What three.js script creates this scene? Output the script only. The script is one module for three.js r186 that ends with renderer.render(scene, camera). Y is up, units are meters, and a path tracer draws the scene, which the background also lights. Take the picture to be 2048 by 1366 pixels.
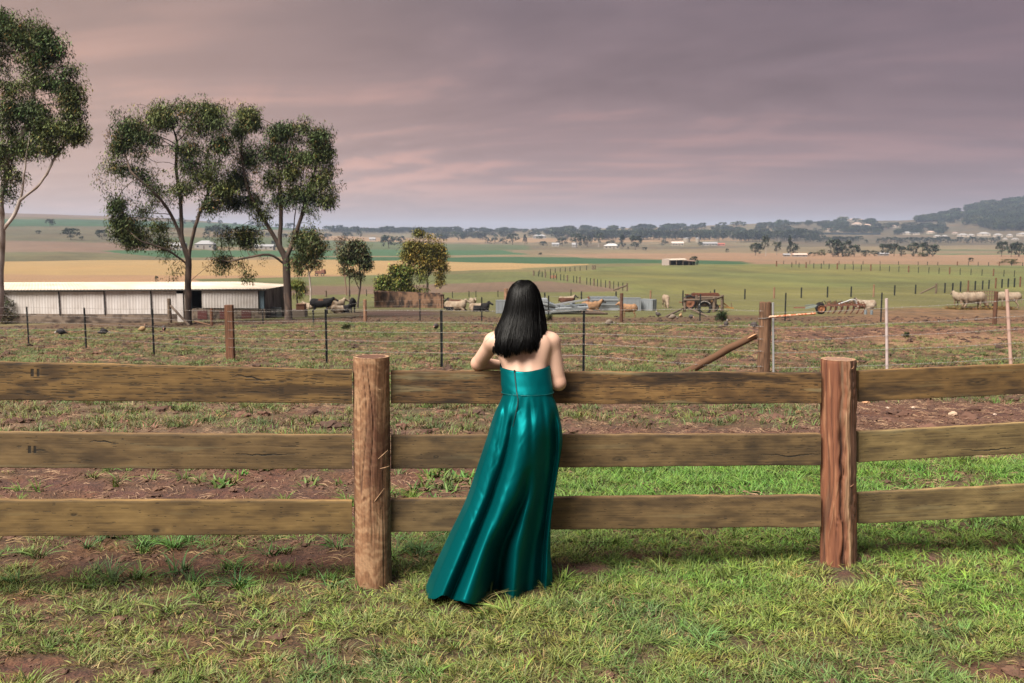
import * as THREE from 'three';
import { mergeGeometries } from 'three/addons/utils/BufferGeometryUtils.js';

// ---------------------------------------------------------------- camera, sky, sun, exposure
const F = 1900, PITCH = Math.atan((683 - 470) / F), EYE = 1.7, cP = Math.cos(PITCH), sP = Math.sin(PITCH);
const scene = new THREE.Scene();
const camera = new THREE.PerspectiveCamera(2 * Math.atan(683 / F) * 180 / Math.PI, 2048 / 1366, 0.05, 14000);
camera.position.set(0, EYE, 0);
camera.rotation.x = -PITCH;
camera.focus = 4.55; camera.userData.fStop = 9;
const renderer = new THREE.WebGLRenderer({ antialias: true });
renderer.setSize(1024, 683);
renderer.toneMapping = THREE.LinearToneMapping;
const EXPOSURE = 2.1;
renderer.toneMappingExposure = EXPOSURE;
renderer.shadowMap.enabled = true;
const SUN = new THREE.Vector3(-0.42, 0.85, 0.37).normalize();
const sun = new THREE.DirectionalLight(new THREE.Color(1.0, 0.925, 0.82), 4.6);
sun.name = 'sun';
sun.position.copy(SUN).multiplyScalar(60); sun.target.position.set(0, 0, -5);
sun.castShadow = true; sun.shadow.radius = 64; sun.shadow.mapSize.set(4096, 4096);
Object.assign(sun.shadow.camera, { left: -40, right: 40, top: 40, bottom: -40, near: 1, far: 200 });
scene.add(sun, sun.target);

// ---------------------------------------------------------------- numbers
const lerp = (a, b, t) => a + (b - a) * t, clamp = (x, a = 0, b = 1) => Math.min(b, Math.max(a, x));
const sstep = (a, b, x) => { const t = clamp((x - a) / (b - a)); return t * t * (3 - 2 * t); };
const gauss = (x) => Math.exp(-x * x);
function rngOf(seed) { let s = seed >>> 0; return () => { s = (s + 0x6d2b79f5) | 0; let t = Math.imul(s ^ (s >>> 15), 1 | s); t = (t + Math.imul(t ^ (t >>> 7), 61 | t)) ^ t; return ((t ^ (t >>> 14)) >>> 0) / 4294967296; }; }
const hash3 = (x, y, z) => { let h = Math.imul(x, 374761393) ^ Math.imul(y, 668265263) ^ Math.imul(z, 2147483647 ^ 0x5bd1e995); h = Math.imul(h ^ (h >>> 13), 1274126177); return ((h ^ (h >>> 16)) >>> 0) / 4294967296; };
function noise2(x, y, seed = 0) {                       // value noise, -1 .. 1
  const ix = Math.floor(x), iy = Math.floor(y), fx = x - ix, fy = y - iy, u = fx * fx * (3 - 2 * fx), v = fy * fy * (3 - 2 * fy);
  const a = hash3(ix, iy, seed), b = hash3(ix + 1, iy, seed), c = hash3(ix, iy + 1, seed), d = hash3(ix + 1, iy + 1, seed);
  return (a + (b - a) * u + (c - a) * v + (a - b - c + d) * u * v) * 2 - 1;
}
function noise3(x, y, z) {
  const iz = Math.floor(z), f = z - iz, w = f * f * (3 - 2 * f);
  return lerp(noise2(x, y, iz * 131 + 7), noise2(x, y, (iz + 1) * 131 + 7), w);
}
function fbm(x, y, oct = 4, seed = 0) { let s = 0, a = 0.5, n = 0; for (let i = 0; i < oct; i++) { s += a * noise2(x, y, seed + i * 17); n += a; x = x * 2.03 + 5.1; y = y * 2.03 + 1.7; a *= 0.5; } return s / n; }
const srgb = (r, g, b) => [r, g, b].map((c) => { c /= 255; return c <= 0.04045 ? c / 12.92 : ((c + 0.055) / 1.055) ** 2.4; });
function table(rows) {                                   // smooth interpolation through [x, y...] rows
  return (x, k = 1) => {
    if (x <= rows[0][0]) return rows[0][k];
    const n = rows.length; if (x >= rows[n - 1][0]) return rows[n - 1][k];
    let i = 0; while (rows[i + 1][0] < x) i++;
    const [x0, x1] = [rows[i][0], rows[i + 1][0]], y0 = rows[i][k], y1 = rows[i + 1][k], t = (x - x0) / (x1 - x0);
    const s = (y1 - y0) / (x1 - x0), sl = i ? (y0 - rows[i - 1][k]) / (x0 - rows[i - 1][0]) : s, sr = i + 2 < n ? (rows[i + 2][k] - y1) / (rows[i + 2][0] - x1) : s;
    const m0 = sl * s <= 0 ? 0 : 2 * sl * s / (sl + s), m1 = sr * s <= 0 ? 0 : 2 * sr * s / (sr + s), h = x1 - x0;
    return (2 * t ** 3 - 3 * t * t + 1) * y0 + (t ** 3 - 2 * t * t + t) * h * m0 + (3 * t * t - 2 * t ** 3) * y1 + (t ** 3 - t * t) * h * m1;
  };
}

// ---------------------------------------------------------------- sky: a dull mauve overcast evening deck, brighter low on the left
{
  const W = 4096, H = 2048, data = new Float32Array(W * H * 4);
  const cell = [                                          // display colours read off the sky: rows of height (sine of elevation), columns of bearing
    [0.000, [212, 179, 164], [178, 147, 140], [154, 127, 127]],
    [0.040, [211, 177, 160], [175, 144, 137], [149, 123, 125]],
    [0.090, [204, 170, 153], [163, 134, 131], [138, 115, 120]],
    [0.160, [188, 156, 142], [145, 122, 124], [125, 106, 114]],
    [0.240, [166, 141, 131], [127, 110, 116], [110, 95, 105]],
    [0.450, [146, 131, 128], [118, 106, 112], [100, 91, 100]],
    [1.000, [152, 142, 142], [142, 132, 134], [132, 122, 126]],  // zenith, out of view: made brighter to add skylight
  ].map(([s, ...c]) => [s, ...c.map((k) => srgb(...k))]);
  const pick = (s, b, k) => {
    let i = 0; while (i < cell.length - 2 && cell[i + 1][0] < s) i++;
    const t = clamp((s - cell[i][0]) / (cell[i + 1][0] - cell[i][0]));
    const col = (j) => (b < 0 ? lerp(cell[j][2][k], cell[j][1][k], -b) : lerp(cell[j][2][k], cell[j][3][k], b));
    return lerp(col(i), col(i + 1), t);
  };
  for (let row = 0; row < H; row++) {
    const up = ((row + 0.5) / H - 0.5) * Math.PI, y = Math.sin(up), cu = Math.cos(up);
    for (let col = 0; col < W; col++) {
      const a = ((col + 0.5) / W - 0.5) * 2 * Math.PI, x = Math.cos(a) * cu, z = Math.sin(a) * cu, o = (row * W + col) * 4;
      if (y < -0.02) { data[o] = 0.1; data[o + 1] = 0.09; data[o + 2] = 0.07; data[o + 3] = 1; continue; }
      const yy = Math.max(y, 0), bearing = Math.atan2(x, -z);            // 0 straight ahead, negative to the left
      const b = Math.sin(clamp(bearing, -1.25, 1.25) * 1.25) * 1.45;      // left .. right, fading evenly round to the back
      const bb = clamp(b / 0.85, -1, 1);
      const k = 1 / (yy + 0.11), cx = x * k, cz = z * k;
      const warp = fbm(cx * 0.35 + 3, cz * 0.35, 3, 40);
      const broad = fbm(cx * 0.55 + warp * 0.9, cz * 0.8 + warp * 0.5, 4, 3);
      const q = 0.9, wx = cx * q + cz * 0.44, wz = cz * q - cx * 0.44;    // streaks drift across at a slant
      const streak = fbm(wx * 0.6 + warp * 1.3, wz * 1.1 + warp * 1.6, 5, 11), fine = fbm(wx * 1.9 + warp * 2.6, wz * 3.6 - warp * 2.2, 6, 23);
      const wisp = fbm(wx * 4.2 + warp * 5 + fine * 0.8, wz * 6.5 - warp * 4, 4, 57);
      const low = sstep(0.012, 0.07, yy) * (1 - 0.55 * sstep(0.15, 0.4, yy));
      let m = 1 + (0.11 * broad + 0.09 * streak * (0.3 + 0.7 * low) + 0.15 * fine * (0.4 + 0.6 * low) + 0.085 * wisp) * sstep(0, 0.05, yy + 0.02);
      const pink = sstep(0.02, 0.5, streak * 0.6 + fine * 0.6 + wisp * 0.3 + 0.12 * broad) * low * sstep(0.3, 0.05, yy);
      const glow = Math.max(0, x * SUN.x + y * SUN.y + z * SUN.z), halo = 0.8 * glow ** 5 + 1.2 * glow ** 24; // thin-cloud glow round the unseen sun, added broad for fill light
      const c = [0, 1, 2].map((i) => pick(yy, bb, i) * m);
      const pk = pink * lerp(1, 0.55, sstep(0, 0.9, bb)); c[0] *= 1 + 0.30 * pk; c[1] *= 1 + 0.16 * pk; c[2] *= 1 + 0.07 * pk;
      for (let i = 0; i < 3; i++) data[o + i] = (c[i] + halo * [1, 0.9, 0.8][i]) / EXPOSURE;
      data[o + 3] = 1;
    }
  }
  const sky = new THREE.DataTexture(data, W, H, THREE.RGBAFormat, THREE.FloatType);
  sky.mapping = THREE.EquirectangularReflectionMapping; sky.magFilter = THREE.LinearFilter; sky.minFilter = THREE.LinearFilter; sky.needsUpdate = true;
  scene.background = sky; scene.environment = sky;
}
scene.fog = new THREE.FogExp2(new THREE.Color(0.60, 0.74, 1.0), 0.00013);

// ---------------------------------------------------------------- placing
const ray = (px, py) => { const cx = (px - 1024) / F, cy = -(py - 683) / F; return [cx, cy * cP - sP, -(cP + cy * sP)]; };
const at = (px, py, d) => { const r = ray(px, py), s = d / -r[2]; return new THREE.Vector3(r[0] * s, EYE + r[1] * s, -d); };   // the point d metres ahead on a line of sight
const profile = table([[0, 0], [4.9, 0], [6.5, -0.07], [8.5, -0.19], [11, -0.36], [16, -0.7], [20, -1.0], [27, -1.5], [38, -2.1], [48, -2.78], [62, -3.62], [75, -4.22], [100, -5.0], [135, -5.6], [170, -6.1], [250, -7.5], [400, -9.6], [600, -11.6], [900, -13], [1500, -13.4], [9000, -13.4]]);
const skyline = table([[-2600, 452], [-900, 430], [-200, 424], [0, 427], [200, 432], [330, 437], [480, 448], [640, 460], [900, 463], [1100, 459], [1300, 455], [1480, 449], [1640, 443], [1800, 441], [1880, 432], [1950, 414], [2048, 398], [2150, 384], [2350, 402], [2700, 440], [4200, 455]]);
const rise0 = table([[-400, 420], [0, 430], [300, 520], [640, 800], [1000, 1000], [2048, 1300], [2600, 1300]]);
function terrain(x, z) {                                 // height of the land
  const d = Math.hypot(x * 0.35, z), front = -z;
  let h = profile(Math.max(front, 0));
  if (front < 0) return h + 0.0;
  const px = 1024 + F * x / Math.max(front, 1);
  if (front > 30) h -= 0.55 * sstep(760, 120, px) * sstep(32, 58, front) * sstep(400, 120, front);
  if (front > 350) {
    const D = 2400, s = clamp(px, -2600, 4200), top = EYE + (470 - skyline(s)) / F * D + 13.4, d0 = rise0(s);
    const t = clamp((front - d0) / (D - d0), 0, 1);
    h += top * (px < 600 ? t ** 0.9 : t ** 1.5) * (front > D ? lerp(1, 0.55, sstep(D, 5000, front)) : 1);
    h += sstep(400, 1500, front) * 3 * fbm(x / 420, z / 420, 3, 91);
  }
  if (front > 60) h += 0.5 * sstep(60, 150, front) * fbm(x / 60 + 9, z / 60, 2, 77) * (1 - sstep(600, 1200, front));
  return h;
}
function G(px, py) {                                     // where a line of sight meets the land
  const r = ray(px, py); let s = 1.5, prev = s;
  while (s < 9000) { if (EYE + r[1] * s < terrain(r[0] * s, r[2] * s)) break; prev = s; s *= 1.01; }
  let a = prev, b = s; for (let i = 0; i < 30; i++) { const m = (a + b) / 2; if (EYE + r[1] * m < terrain(r[0] * m, r[2] * m)) b = m; else a = m; }
  return new THREE.Vector3(r[0] * b, terrain(r[0] * b, r[2] * b), r[2] * b);
}
const pxm = (p) => F / (-p.z * cP - (p.y - EYE) * sP);   // pixels of the photograph per metre there
const taken = new Map();
const numbered = (n) => { const k = taken.get(n) ?? 0; taken.set(n, k + 1); return k ? n + '_' + String(k).padStart(3, '0') : n; };
function tag(o, label, category, group) { o.userData.label = label; o.userData.category = category; if (group) o.userData.group = group; return o; }
function thing(name, label, category, pos = [0, 0, 0], turn = 0, group) {
  const o = new THREE.Group(); o.name = numbered(name); scene.add(o);
  if (pos.isVector3) o.position.copy(pos); else o.position.set(...pos);
  o.rotation.y = turn; return tag(o, label, category, group);
}
function part(name, geo, mat, parent, label) { const m = new THREE.Mesh(geo, mat); m.name = name; m.castShadow = m.receiveShadow = true; if (label) m.userData.label = label; parent.add(m); return m; }
function solo(name, geo, mat, label, category, group) { const m = new THREE.Mesh(geo, mat); m.name = numbered(name); m.castShadow = m.receiveShadow = true; scene.add(m); return tag(m, label, category, group); }
function setting(name, geo, mat, kind = 'structure') { const m = new THREE.Mesh(geo, mat); m.name = numbered(name); m.receiveShadow = m.castShadow = true; m.userData.kind = kind; scene.add(m); return m; }
const std = (rgb, roughness = 0.8, more = {}) => new THREE.MeshStandardMaterial({ color: new THREE.Color().setRGB(...rgb), roughness, ...more });
const vcol = (roughness = 0.85, more = {}) => new THREE.MeshStandardMaterial({ vertexColors: true, roughness, ...more });
// ---------------------------------------------------------------- geometry helpers
class MB {                                               // gathers shapes with a colour per vertex, then makes ONE geometry
  constructor() { this.p = []; this.n = []; this.c = []; this.i = []; this.uv = []; }
  add(g, m, col = [1, 1, 1], uv = false) {
    const P = g.attributes.position, N = g.attributes.normal, o = this.p.length / 3, v = new THREE.Vector3(), nm = m ? new THREE.Matrix3().getNormalMatrix(m) : null, C = g.attributes.color;
    for (let k = 0; k < P.count; k++) {
      v.fromBufferAttribute(P, k); if (m) v.applyMatrix4(m); this.p.push(v.x, v.y, v.z);
      v.fromBufferAttribute(N, k); if (nm) v.applyMatrix3(nm).normalize(); this.n.push(v.x, v.y, v.z);
      const cc = typeof col === 'function' ? col(this.p[this.p.length - 3], this.p[this.p.length - 2], this.p[this.p.length - 1]) : col;
      if (C) this.c.push(C.getX(k) * cc[0], C.getY(k) * cc[1], C.getZ(k) * cc[2]); else this.c.push(...cc);
    }
    const I = g.index; if (I) for (let k = 0; k < I.count; k++) this.i.push(I.getX(k) + o); else for (let k = 0; k < P.count; k++) this.i.push(o + k);
    return this;
  }
  box(x, y, z, w, h, l, col, ry = 0, rx = 0, rz = 0) { return this.add(UNIT, new THREE.Matrix4().compose(new THREE.Vector3(x, y, z), new THREE.Quaternion().setFromEuler(new THREE.Euler(rx, ry, rz, 'YXZ')), new THREE.Vector3(w, h, l)), col); }
  bar(a, b, w, h, col) {                                  // a beam between two points
    const d = new THREE.Vector3().subVectors(b, a), L = d.length(), q = new THREE.Quaternion().setFromUnitVectors(new THREE.Vector3(1, 0, 0), d.normalize());
    return this.add(UNIT, new THREE.Matrix4().compose(a.clone().add(b).multiplyScalar(0.5), q, new THREE.Vector3(L, h, w)), col);
  }
  tube(pts, rad, sides, col, wob = 0) { return this.add(tubeGeo(pts, rad, sides, wob), null, col); }
  get empty() { return !this.i.length; }
  geo() {
    const g = new THREE.BufferGeometry();
    g.setAttribute('position', new THREE.Float32BufferAttribute(this.p, 3)); g.setAttribute('normal', new THREE.Float32BufferAttribute(this.n, 3)); g.setAttribute('color', new THREE.Float32BufferAttribute(this.c, 3)); g.setIndex(this.i);
    return g;
  }
  build(name, mat, parent, label) { return part(name, this.geo(), mat, parent, label); }
}
const UNIT = new THREE.BoxGeometry(1, 1, 1);
function tubeGeo(pts, rad, sides = 6, wob = 0, cap = true) {        // a tube with its own radius at each point
  const n = pts.length, pos = [], idx = [], t = new THREE.Vector3(), u = new THREE.Vector3(), w = new THREE.Vector3(), ref = new THREE.Vector3();
  for (let k = 0; k < n; k++) {
    t.subVectors(pts[Math.min(n - 1, k + 1)], pts[Math.max(0, k - 1)]).normalize();
    if (k === 0) ref.set(Math.abs(t.y) > 0.9 ? 1 : 0, Math.abs(t.y) > 0.9 ? 0 : 1, 0); else ref.copy(u);
    u.copy(ref).addScaledVector(t, -ref.dot(t)).normalize(); w.crossVectors(t, u);
    const r = Array.isArray(rad) ? rad[k] : typeof rad === 'function' ? rad(k / (n - 1)) : rad;
    for (let s = 0; s < sides; s++) { const a = s / sides * 2 * Math.PI, rr = r * (1 + (wob ? wob * noise2(s * 1.7 + pts[0].x * 9, k * 0.6, 5) : 0)), c = Math.cos(a) * rr, q = Math.sin(a) * rr; pos.push(pts[k].x + u.x * c + w.x * q, pts[k].y + u.y * c + w.y * q, pts[k].z + u.z * c + w.z * q); }
  }
  for (let k = 0; k < n - 1; k++) for (let s = 0; s < sides; s++) { const a = k * sides + s, b = k * sides + (s + 1) % sides; idx.push(a, b, a + sides, b, b + sides, a + sides); }
  if (cap) for (const [k, f] of [[0, 1], [n - 1, 0]]) { const o = pos.length / 3; for (let s = 0; s < sides; s++) pos.push(...pos.slice((k * sides + s) * 3, (k * sides + s) * 3 + 3)); for (let s = 1; s < sides - 1; s++) f ? idx.push(o, o + s + 1, o + s) : idx.push(o, o + s, o + s + 1); }
  const g = new THREE.BufferGeometry(); g.setAttribute('position', new THREE.Float32BufferAttribute(pos, 3)); g.setIndex(idx); g.computeVertexNormals(); return g;
}
const V = (x, y, z) => new THREE.Vector3(x, y, z);
function gridGeo(nu, nv, fn, closed = false) {            // fn(u, v) -> Vector3 over a grid, with uv
  const pos = [], uv = [], idx = [], W = nu + 1;
  for (let j = 0; j <= nv; j++) for (let i = 0; i <= nu; i++) { const p = fn(i / nu, j / nv); pos.push(p.x, p.y, p.z); uv.push(i / nu, j / nv); }
  for (let j = 0; j < nv; j++) for (let i = 0; i < nu; i++) { const a = j * W + i; idx.push(a, a + 1, a + W, a + 1, a + W + 1, a + W); }
  const g = new THREE.BufferGeometry(); g.setAttribute('position', new THREE.Float32BufferAttribute(pos, 3)); g.setAttribute('uv', new THREE.Float32BufferAttribute(uv, 2)); g.setIndex(idx); g.computeVertexNormals();
  if (closed) { const N = g.attributes.normal; for (let j = 0; j <= nv; j++) { const a = j * W, b = a + nu, v = V(N.getX(a) + N.getX(b), N.getY(a) + N.getY(b), N.getZ(a) + N.getZ(b)).normalize(); N.setXYZ(a, v.x, v.y, v.z); N.setXYZ(b, v.x, v.y, v.z); } }
  return g;
}
// ---------------------------------------------------------------- smooth bodies from distance fields (surface nets)
const smin = (a, b, k) => { const h = Math.max(k - Math.abs(a - b), 0) / k; return Math.min(a, b) - h * h * k * 0.25; };
const smax = (a, b, k) => -smin(-a, -b, k);
const cap = (p, a, b, ra, rb) => { const bx = b[0] - a[0], by = b[1] - a[1], bz = b[2] - a[2], px = p[0] - a[0], py = p[1] - a[1], pz = p[2] - a[2], t = clamp((px * bx + py * by + pz * bz) / (bx * bx + by * by + bz * bz)); return Math.hypot(px - bx * t, py - by * t, pz - bz * t) - lerp(ra, rb, t); };
const ell = (p, c, r) => { const x = (p[0] - c[0]), y = (p[1] - c[1]), z = (p[2] - c[2]), k0 = Math.hypot(x / r[0], y / r[1], z / r[2]), k1 = Math.hypot(x / r[0] ** 2, y / r[1] ** 2, z / r[2] ** 2); return k1 < 1e-9 ? -Math.min(...r) : k0 * (k0 - 1) / k1; };
function surfNet(f, lo, hi, cell, color) {
  const n = [0, 1, 2].map((i) => Math.ceil((hi[i] - lo[i]) / cell) + 1), [nx, ny, nz] = n, A = new Float32Array(nx * ny * nz), id = new Int32Array(nx * ny * nz).fill(-1), p = [0, 0, 0];
  for (let k = 0, o = 0; k < nz; k++) for (let j = 0; j < ny; j++) for (let i = 0; i < nx; i++, o++) { p[0] = lo[0] + i * cell; p[1] = lo[1] + j * cell; p[2] = lo[2] + k * cell; A[o] = f(p); }
  const pos = [], nor = [], col = [], idx = [], S = [1, nx, nx * ny], corner = [0, 1, nx, nx + 1, nx * ny, nx * ny + 1, nx * ny + nx, nx * ny + nx + 1];
  const edges = [[0, 1], [2, 3], [4, 5], [6, 7], [0, 2], [1, 3], [4, 6], [5, 7], [0, 4], [1, 5], [2, 6], [3, 7]], e = cell * 0.4;
  for (let k = 0; k < nz - 1; k++) for (let j = 0; j < ny - 1; j++) for (let i = 0; i < nx - 1; i++) {
    const o = i + j * nx + k * nx * ny; let m = 0; for (let c = 0; c < 8; c++) if (A[o + corner[c]] < 0) m |= 1 << c;
    if (m === 0 || m === 255) continue;
    let x = 0, y = 0, z = 0, q = 0;
    for (const [a, b] of edges) { const fa = A[o + corner[a]], fb = A[o + corner[b]]; if ((fa < 0) === (fb < 0)) continue; const t = fa / (fa - fb); x += lerp(a & 1, b & 1, t); y += lerp((a >> 1) & 1, (b >> 1) & 1, t); z += lerp((a >> 2) & 1, (b >> 2) & 1, t); q++; }
    id[o] = pos.length / 3; const X = lo[0] + (i + x / q) * cell, Y = lo[1] + (j + y / q) * cell, Z = lo[2] + (k + z / q) * cell; pos.push(X, Y, Z);
    const gx = f([X + e, Y, Z]) - f([X - e, Y, Z]), gy = f([X, Y + e, Z]) - f([X, Y - e, Z]), gz = f([X, Y, Z + e]) - f([X, Y, Z - e]), L = Math.hypot(gx, gy, gz) || 1; nor.push(gx / L, gy / L, gz / L);
    if (color) col.push(...color(X, Y, Z, [gx / L, gy / L, gz / L]));
  }
  for (let k = 1; k < nz - 1; k++) for (let j = 1; j < ny - 1; j++) for (let i = 1; i < nx - 1; i++) {
    const o = i + j * nx + k * nx * ny, s = A[o] < 0;
    for (let ax = 0; ax < 3; ax++) {
      if ((A[o + S[ax]] < 0) === s) continue;
      const u = S[(ax + 1) % 3], v = S[(ax + 2) % 3], a = id[o], b = id[o - u], c = id[o - u - v], d = id[o - v];
      if (a < 0 || b < 0 || c < 0 || d < 0) continue;
      s ? idx.push(a, b, c, a, c, d) : idx.push(a, c, b, a, d, c);
    }
  }
  const g = new THREE.BufferGeometry(); g.setAttribute('position', new THREE.Float32BufferAttribute(pos, 3)); g.setAttribute('normal', new THREE.Float32BufferAttribute(nor, 3)); if (color) g.setAttribute('color', new THREE.Float32BufferAttribute(col, 3)); g.setIndex(idx); return g;
}
// ---------------------------------------------------------------- textures
function tex(w, h, fn, srgbMap = true) {                  // fn(u, v, out) in 0..255
  const d = new Uint8Array(w * h * 4), o = [0, 0, 0];
  for (let y = 0, k = 0; y < h; y++) for (let x = 0; x < w; x++, k += 4) { fn(x / w, y / h, o); d[k] = clamp(o[0], 0, 255); d[k + 1] = clamp(o[1], 0, 255); d[k + 2] = clamp(o[2], 0, 255); d[k + 3] = 255; }
  const t = new THREE.DataTexture(d, w, h); t.wrapS = t.wrapT = THREE.RepeatWrapping; t.magFilter = THREE.LinearFilter; t.minFilter = THREE.LinearMipmapLinearFilter; t.generateMipmaps = true; t.colorSpace = srgbMap ? THREE.SRGBColorSpace : THREE.NoColorSpace; t.needsUpdate = true; return t;
}
function tileNoise(x, y, per, seed) {                     // value noise that repeats every per cells
  const ix = Math.floor(x), iy = Math.floor(y), fx = x - ix, fy = y - iy, u = fx * fx * (3 - 2 * fx), v = fy * fy * (3 - 2 * fy), m = (k) => ((k % per) + per) % per;
  return lerp(lerp(hash3(m(ix), m(iy), seed), hash3(m(ix + 1), m(iy), seed), u), lerp(hash3(m(ix), m(iy + 1), seed), hash3(m(ix + 1), m(iy + 1), seed), u), v) * 2 - 1;
}
// ---------------------------------------------------------------- the ground: one sheet out to the hills
const inPoly = (x, z, q) => { let c = false; for (let i = 0, j = q.length - 1; i < q.length; j = i++) if ((q[i].z > z) !== (q[j].z > z) && x < (q[j].x - q[i].x) * (z - q[i].z) / (q[j].z - q[i].z) + q[i].x) c = !c; return c; };
const FIELDS = [];                                        // far paddocks as polygons on the land, later ones on top
const field = (rgb, vary, ...px) => { const q = px.map(([x, y]) => G(x, y)); FIELDS.push({ q, rgb, vary, x0: Math.min(...q.map((p) => p.x)), x1: Math.max(...q.map((p) => p.x)), z0: Math.min(...q.map((p) => p.z)), z1: Math.max(...q.map((p) => p.z)) }); };
const OLIVE = [0.15, 0.135, 0.055], TAN = [0.27, 0.17, 0.09], GOLD = [0.37, 0.245, 0.105], CROP = [0.022, 0.085, 0.026], MAUVE = [0.15, 0.095, 0.07], PASTURE = [0.135, 0.145, 0.04], DRY = [0.2, 0.15, 0.08], SOIL = [0.085, 0.042, 0.026];
const R1 = (x, y) => [x / 2.926, 380 + y / 2.926], R2 = (x, y) => [560 + x / 3.793, 420 + y / 3.793], R3 = (x, y) => [1050 + x / 3.7236, 420 + y / 3.7236], R4 = (x, y) => [1500 + x / 3.595, 380 + y / 3.595];
field(DRY, 0.25, [-400, 474], [2500, 480], [2500, 512], [-400, 528]);
field([0.17, 0.11, 0.075], 0.15, [-400, 440], [330, 440], [330, 428], [-400, 424]);
field([0.03, 0.09, 0.035], 0.3, [-300, 444], [330, 443], [900, 462], [900, 458], [330, 455], [-300, 462]);
field([0.12, 0.105, 0.06], 0.35, [-300, 459], [330, 455], [430, 500], [-300, 486]);
field([0.19, 0.125, 0.09], 0.22, [-300, 484], [240, 486], [420, 512], [200, 516], [-300, 514]);
field([0.14, 0.12, 0.055], 0.4, [-300, 511], [400, 514], [430, 531], [-300, 529]);
field([0.30, 0.19, 0.10], 0.12, [620, 470], [1500, 474], [1500, 482], [620, 481]);
field([0.075, 0.10, 0.03], 0.25, [300, 476], [640, 480], [1060, 490], [1060, 500], [640, 498], [300, 492]);
field([0.035, 0.11, 0.035], 0.12, [180, 502], [700, 499], [1010, 500], [1060, 509], [640, 513], [300, 513]);
field(GOLD, 0.1, [-500, 528], [300, 520], [720, 517], [1180, 524], [1180, 531], [760, 549], [420, 560], [-500, 561]);
field([0.33, 0.20, 0.11], 0.1, [-500, 549], [420, 551], [700, 549], [700, 556], [420, 572], [-500, 572]);
field(CROP, 0.06, [560, 514], [1150, 515], [1480, 523.5], [1484, 529], [1100, 528], [640, 519]);
field([0.28, 0.17, 0.10], 0.15, [1080, 508], [1300, 506.5], [1800, 508], [2500, 510], [2500, 527], [1500, 528], [1480, 522], [1160, 514]);
field([0.075, 0.10, 0.035], 0.2, [1850, 499], [2500, 500], [2500, 502.5], [1850, 501.5]);
field([0.05, 0.12, 0.04], 0.1, [1870, 507.5], [2500, 508], [2500, 510.5], [1870, 509.5]);
field([0.12, 0.13, 0.042], 0.3, [380, 560], [700, 552], [1120, 543], [1120, 564], [800, 568], [560, 574], [380, 580]);
field(PASTURE, 0.42, [1100, 543], [1200, 534], [1330, 530], [1560, 528], [2600, 530], [2600, 604], [1280, 604], [1240, 580], [1085, 552]);
field([0.16, 0.105, 0.07], 0.28, [420, 578], [760, 572], [1070, 561], [1230, 583], [1060, 588], [700, 590], [420, 597]);
field([0.135, 0.14, 0.042], 0.3, [300, 596], [700, 589], [1240, 585], [2600, 602], [2600, 640], [300, 655]);
const trackY = table([[-300, 668], [0, 657], [200, 650], [420, 648], [620, 642], [900, 638], [1200, 640], [1500, 637], [1750, 638], [2048, 640], [2500, 640]]);
const px_ = (x, z) => 1024 + F * x / Math.max(-z, 0.5);
const py_ = (x, y, z) => { const d = -z * cP - (y - EYE) * sP; return 683 - F * ((y - EYE) * cP - z * -sP * -1 * -1) / d; };
function lookY(x, y, z) { const dy = y - EYE, dz = z, yy = dy * cP - dz * sP, zz = dy * sP + dz * cP; return 683 + F * yy / zz; }  // row of the photograph of a point
// share of bare earth on the near ground
const spots = [[1165, 1140, 0.16, 0.09, 0.9], [1270, 1113, 0.22, 0.08, 0.7], [60, 1325, 0.22, 0.14, 0.95], [170, 1350, 0.25, 0.1, 0.85], [580, 1285, 0.3, 0.035, 0.7], [770, 1280, 0.26, 0.03, 0.55], [1060, 1310, 0.08, 0.05, 0.7], [2020, 1340, 0.22, 0.12, 0.95], [1850, 1335, 0.14, 0.05, 0.45], [60, 1200, 0.2, 0.07, 0.75], [640, 1330, 0.12, 0.04, 0.5], [1820, 1100, 0.24, 0.05, 0.6], [790, 1165, 0.07, 0.06, 0.8],
  [2000, 1120, 0.2, 0.06, 0.4], [400, 1290, 0.2, 0.05, 0.5], [1500, 1330, 0.12, 0.03, 0.3], [1690, 1150, 0.12, 0.04, 0.8]].map(([x, y, a, b, k]) => { const p = G(x, y); return [p.x, p.z, a, b, k]; });
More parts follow.
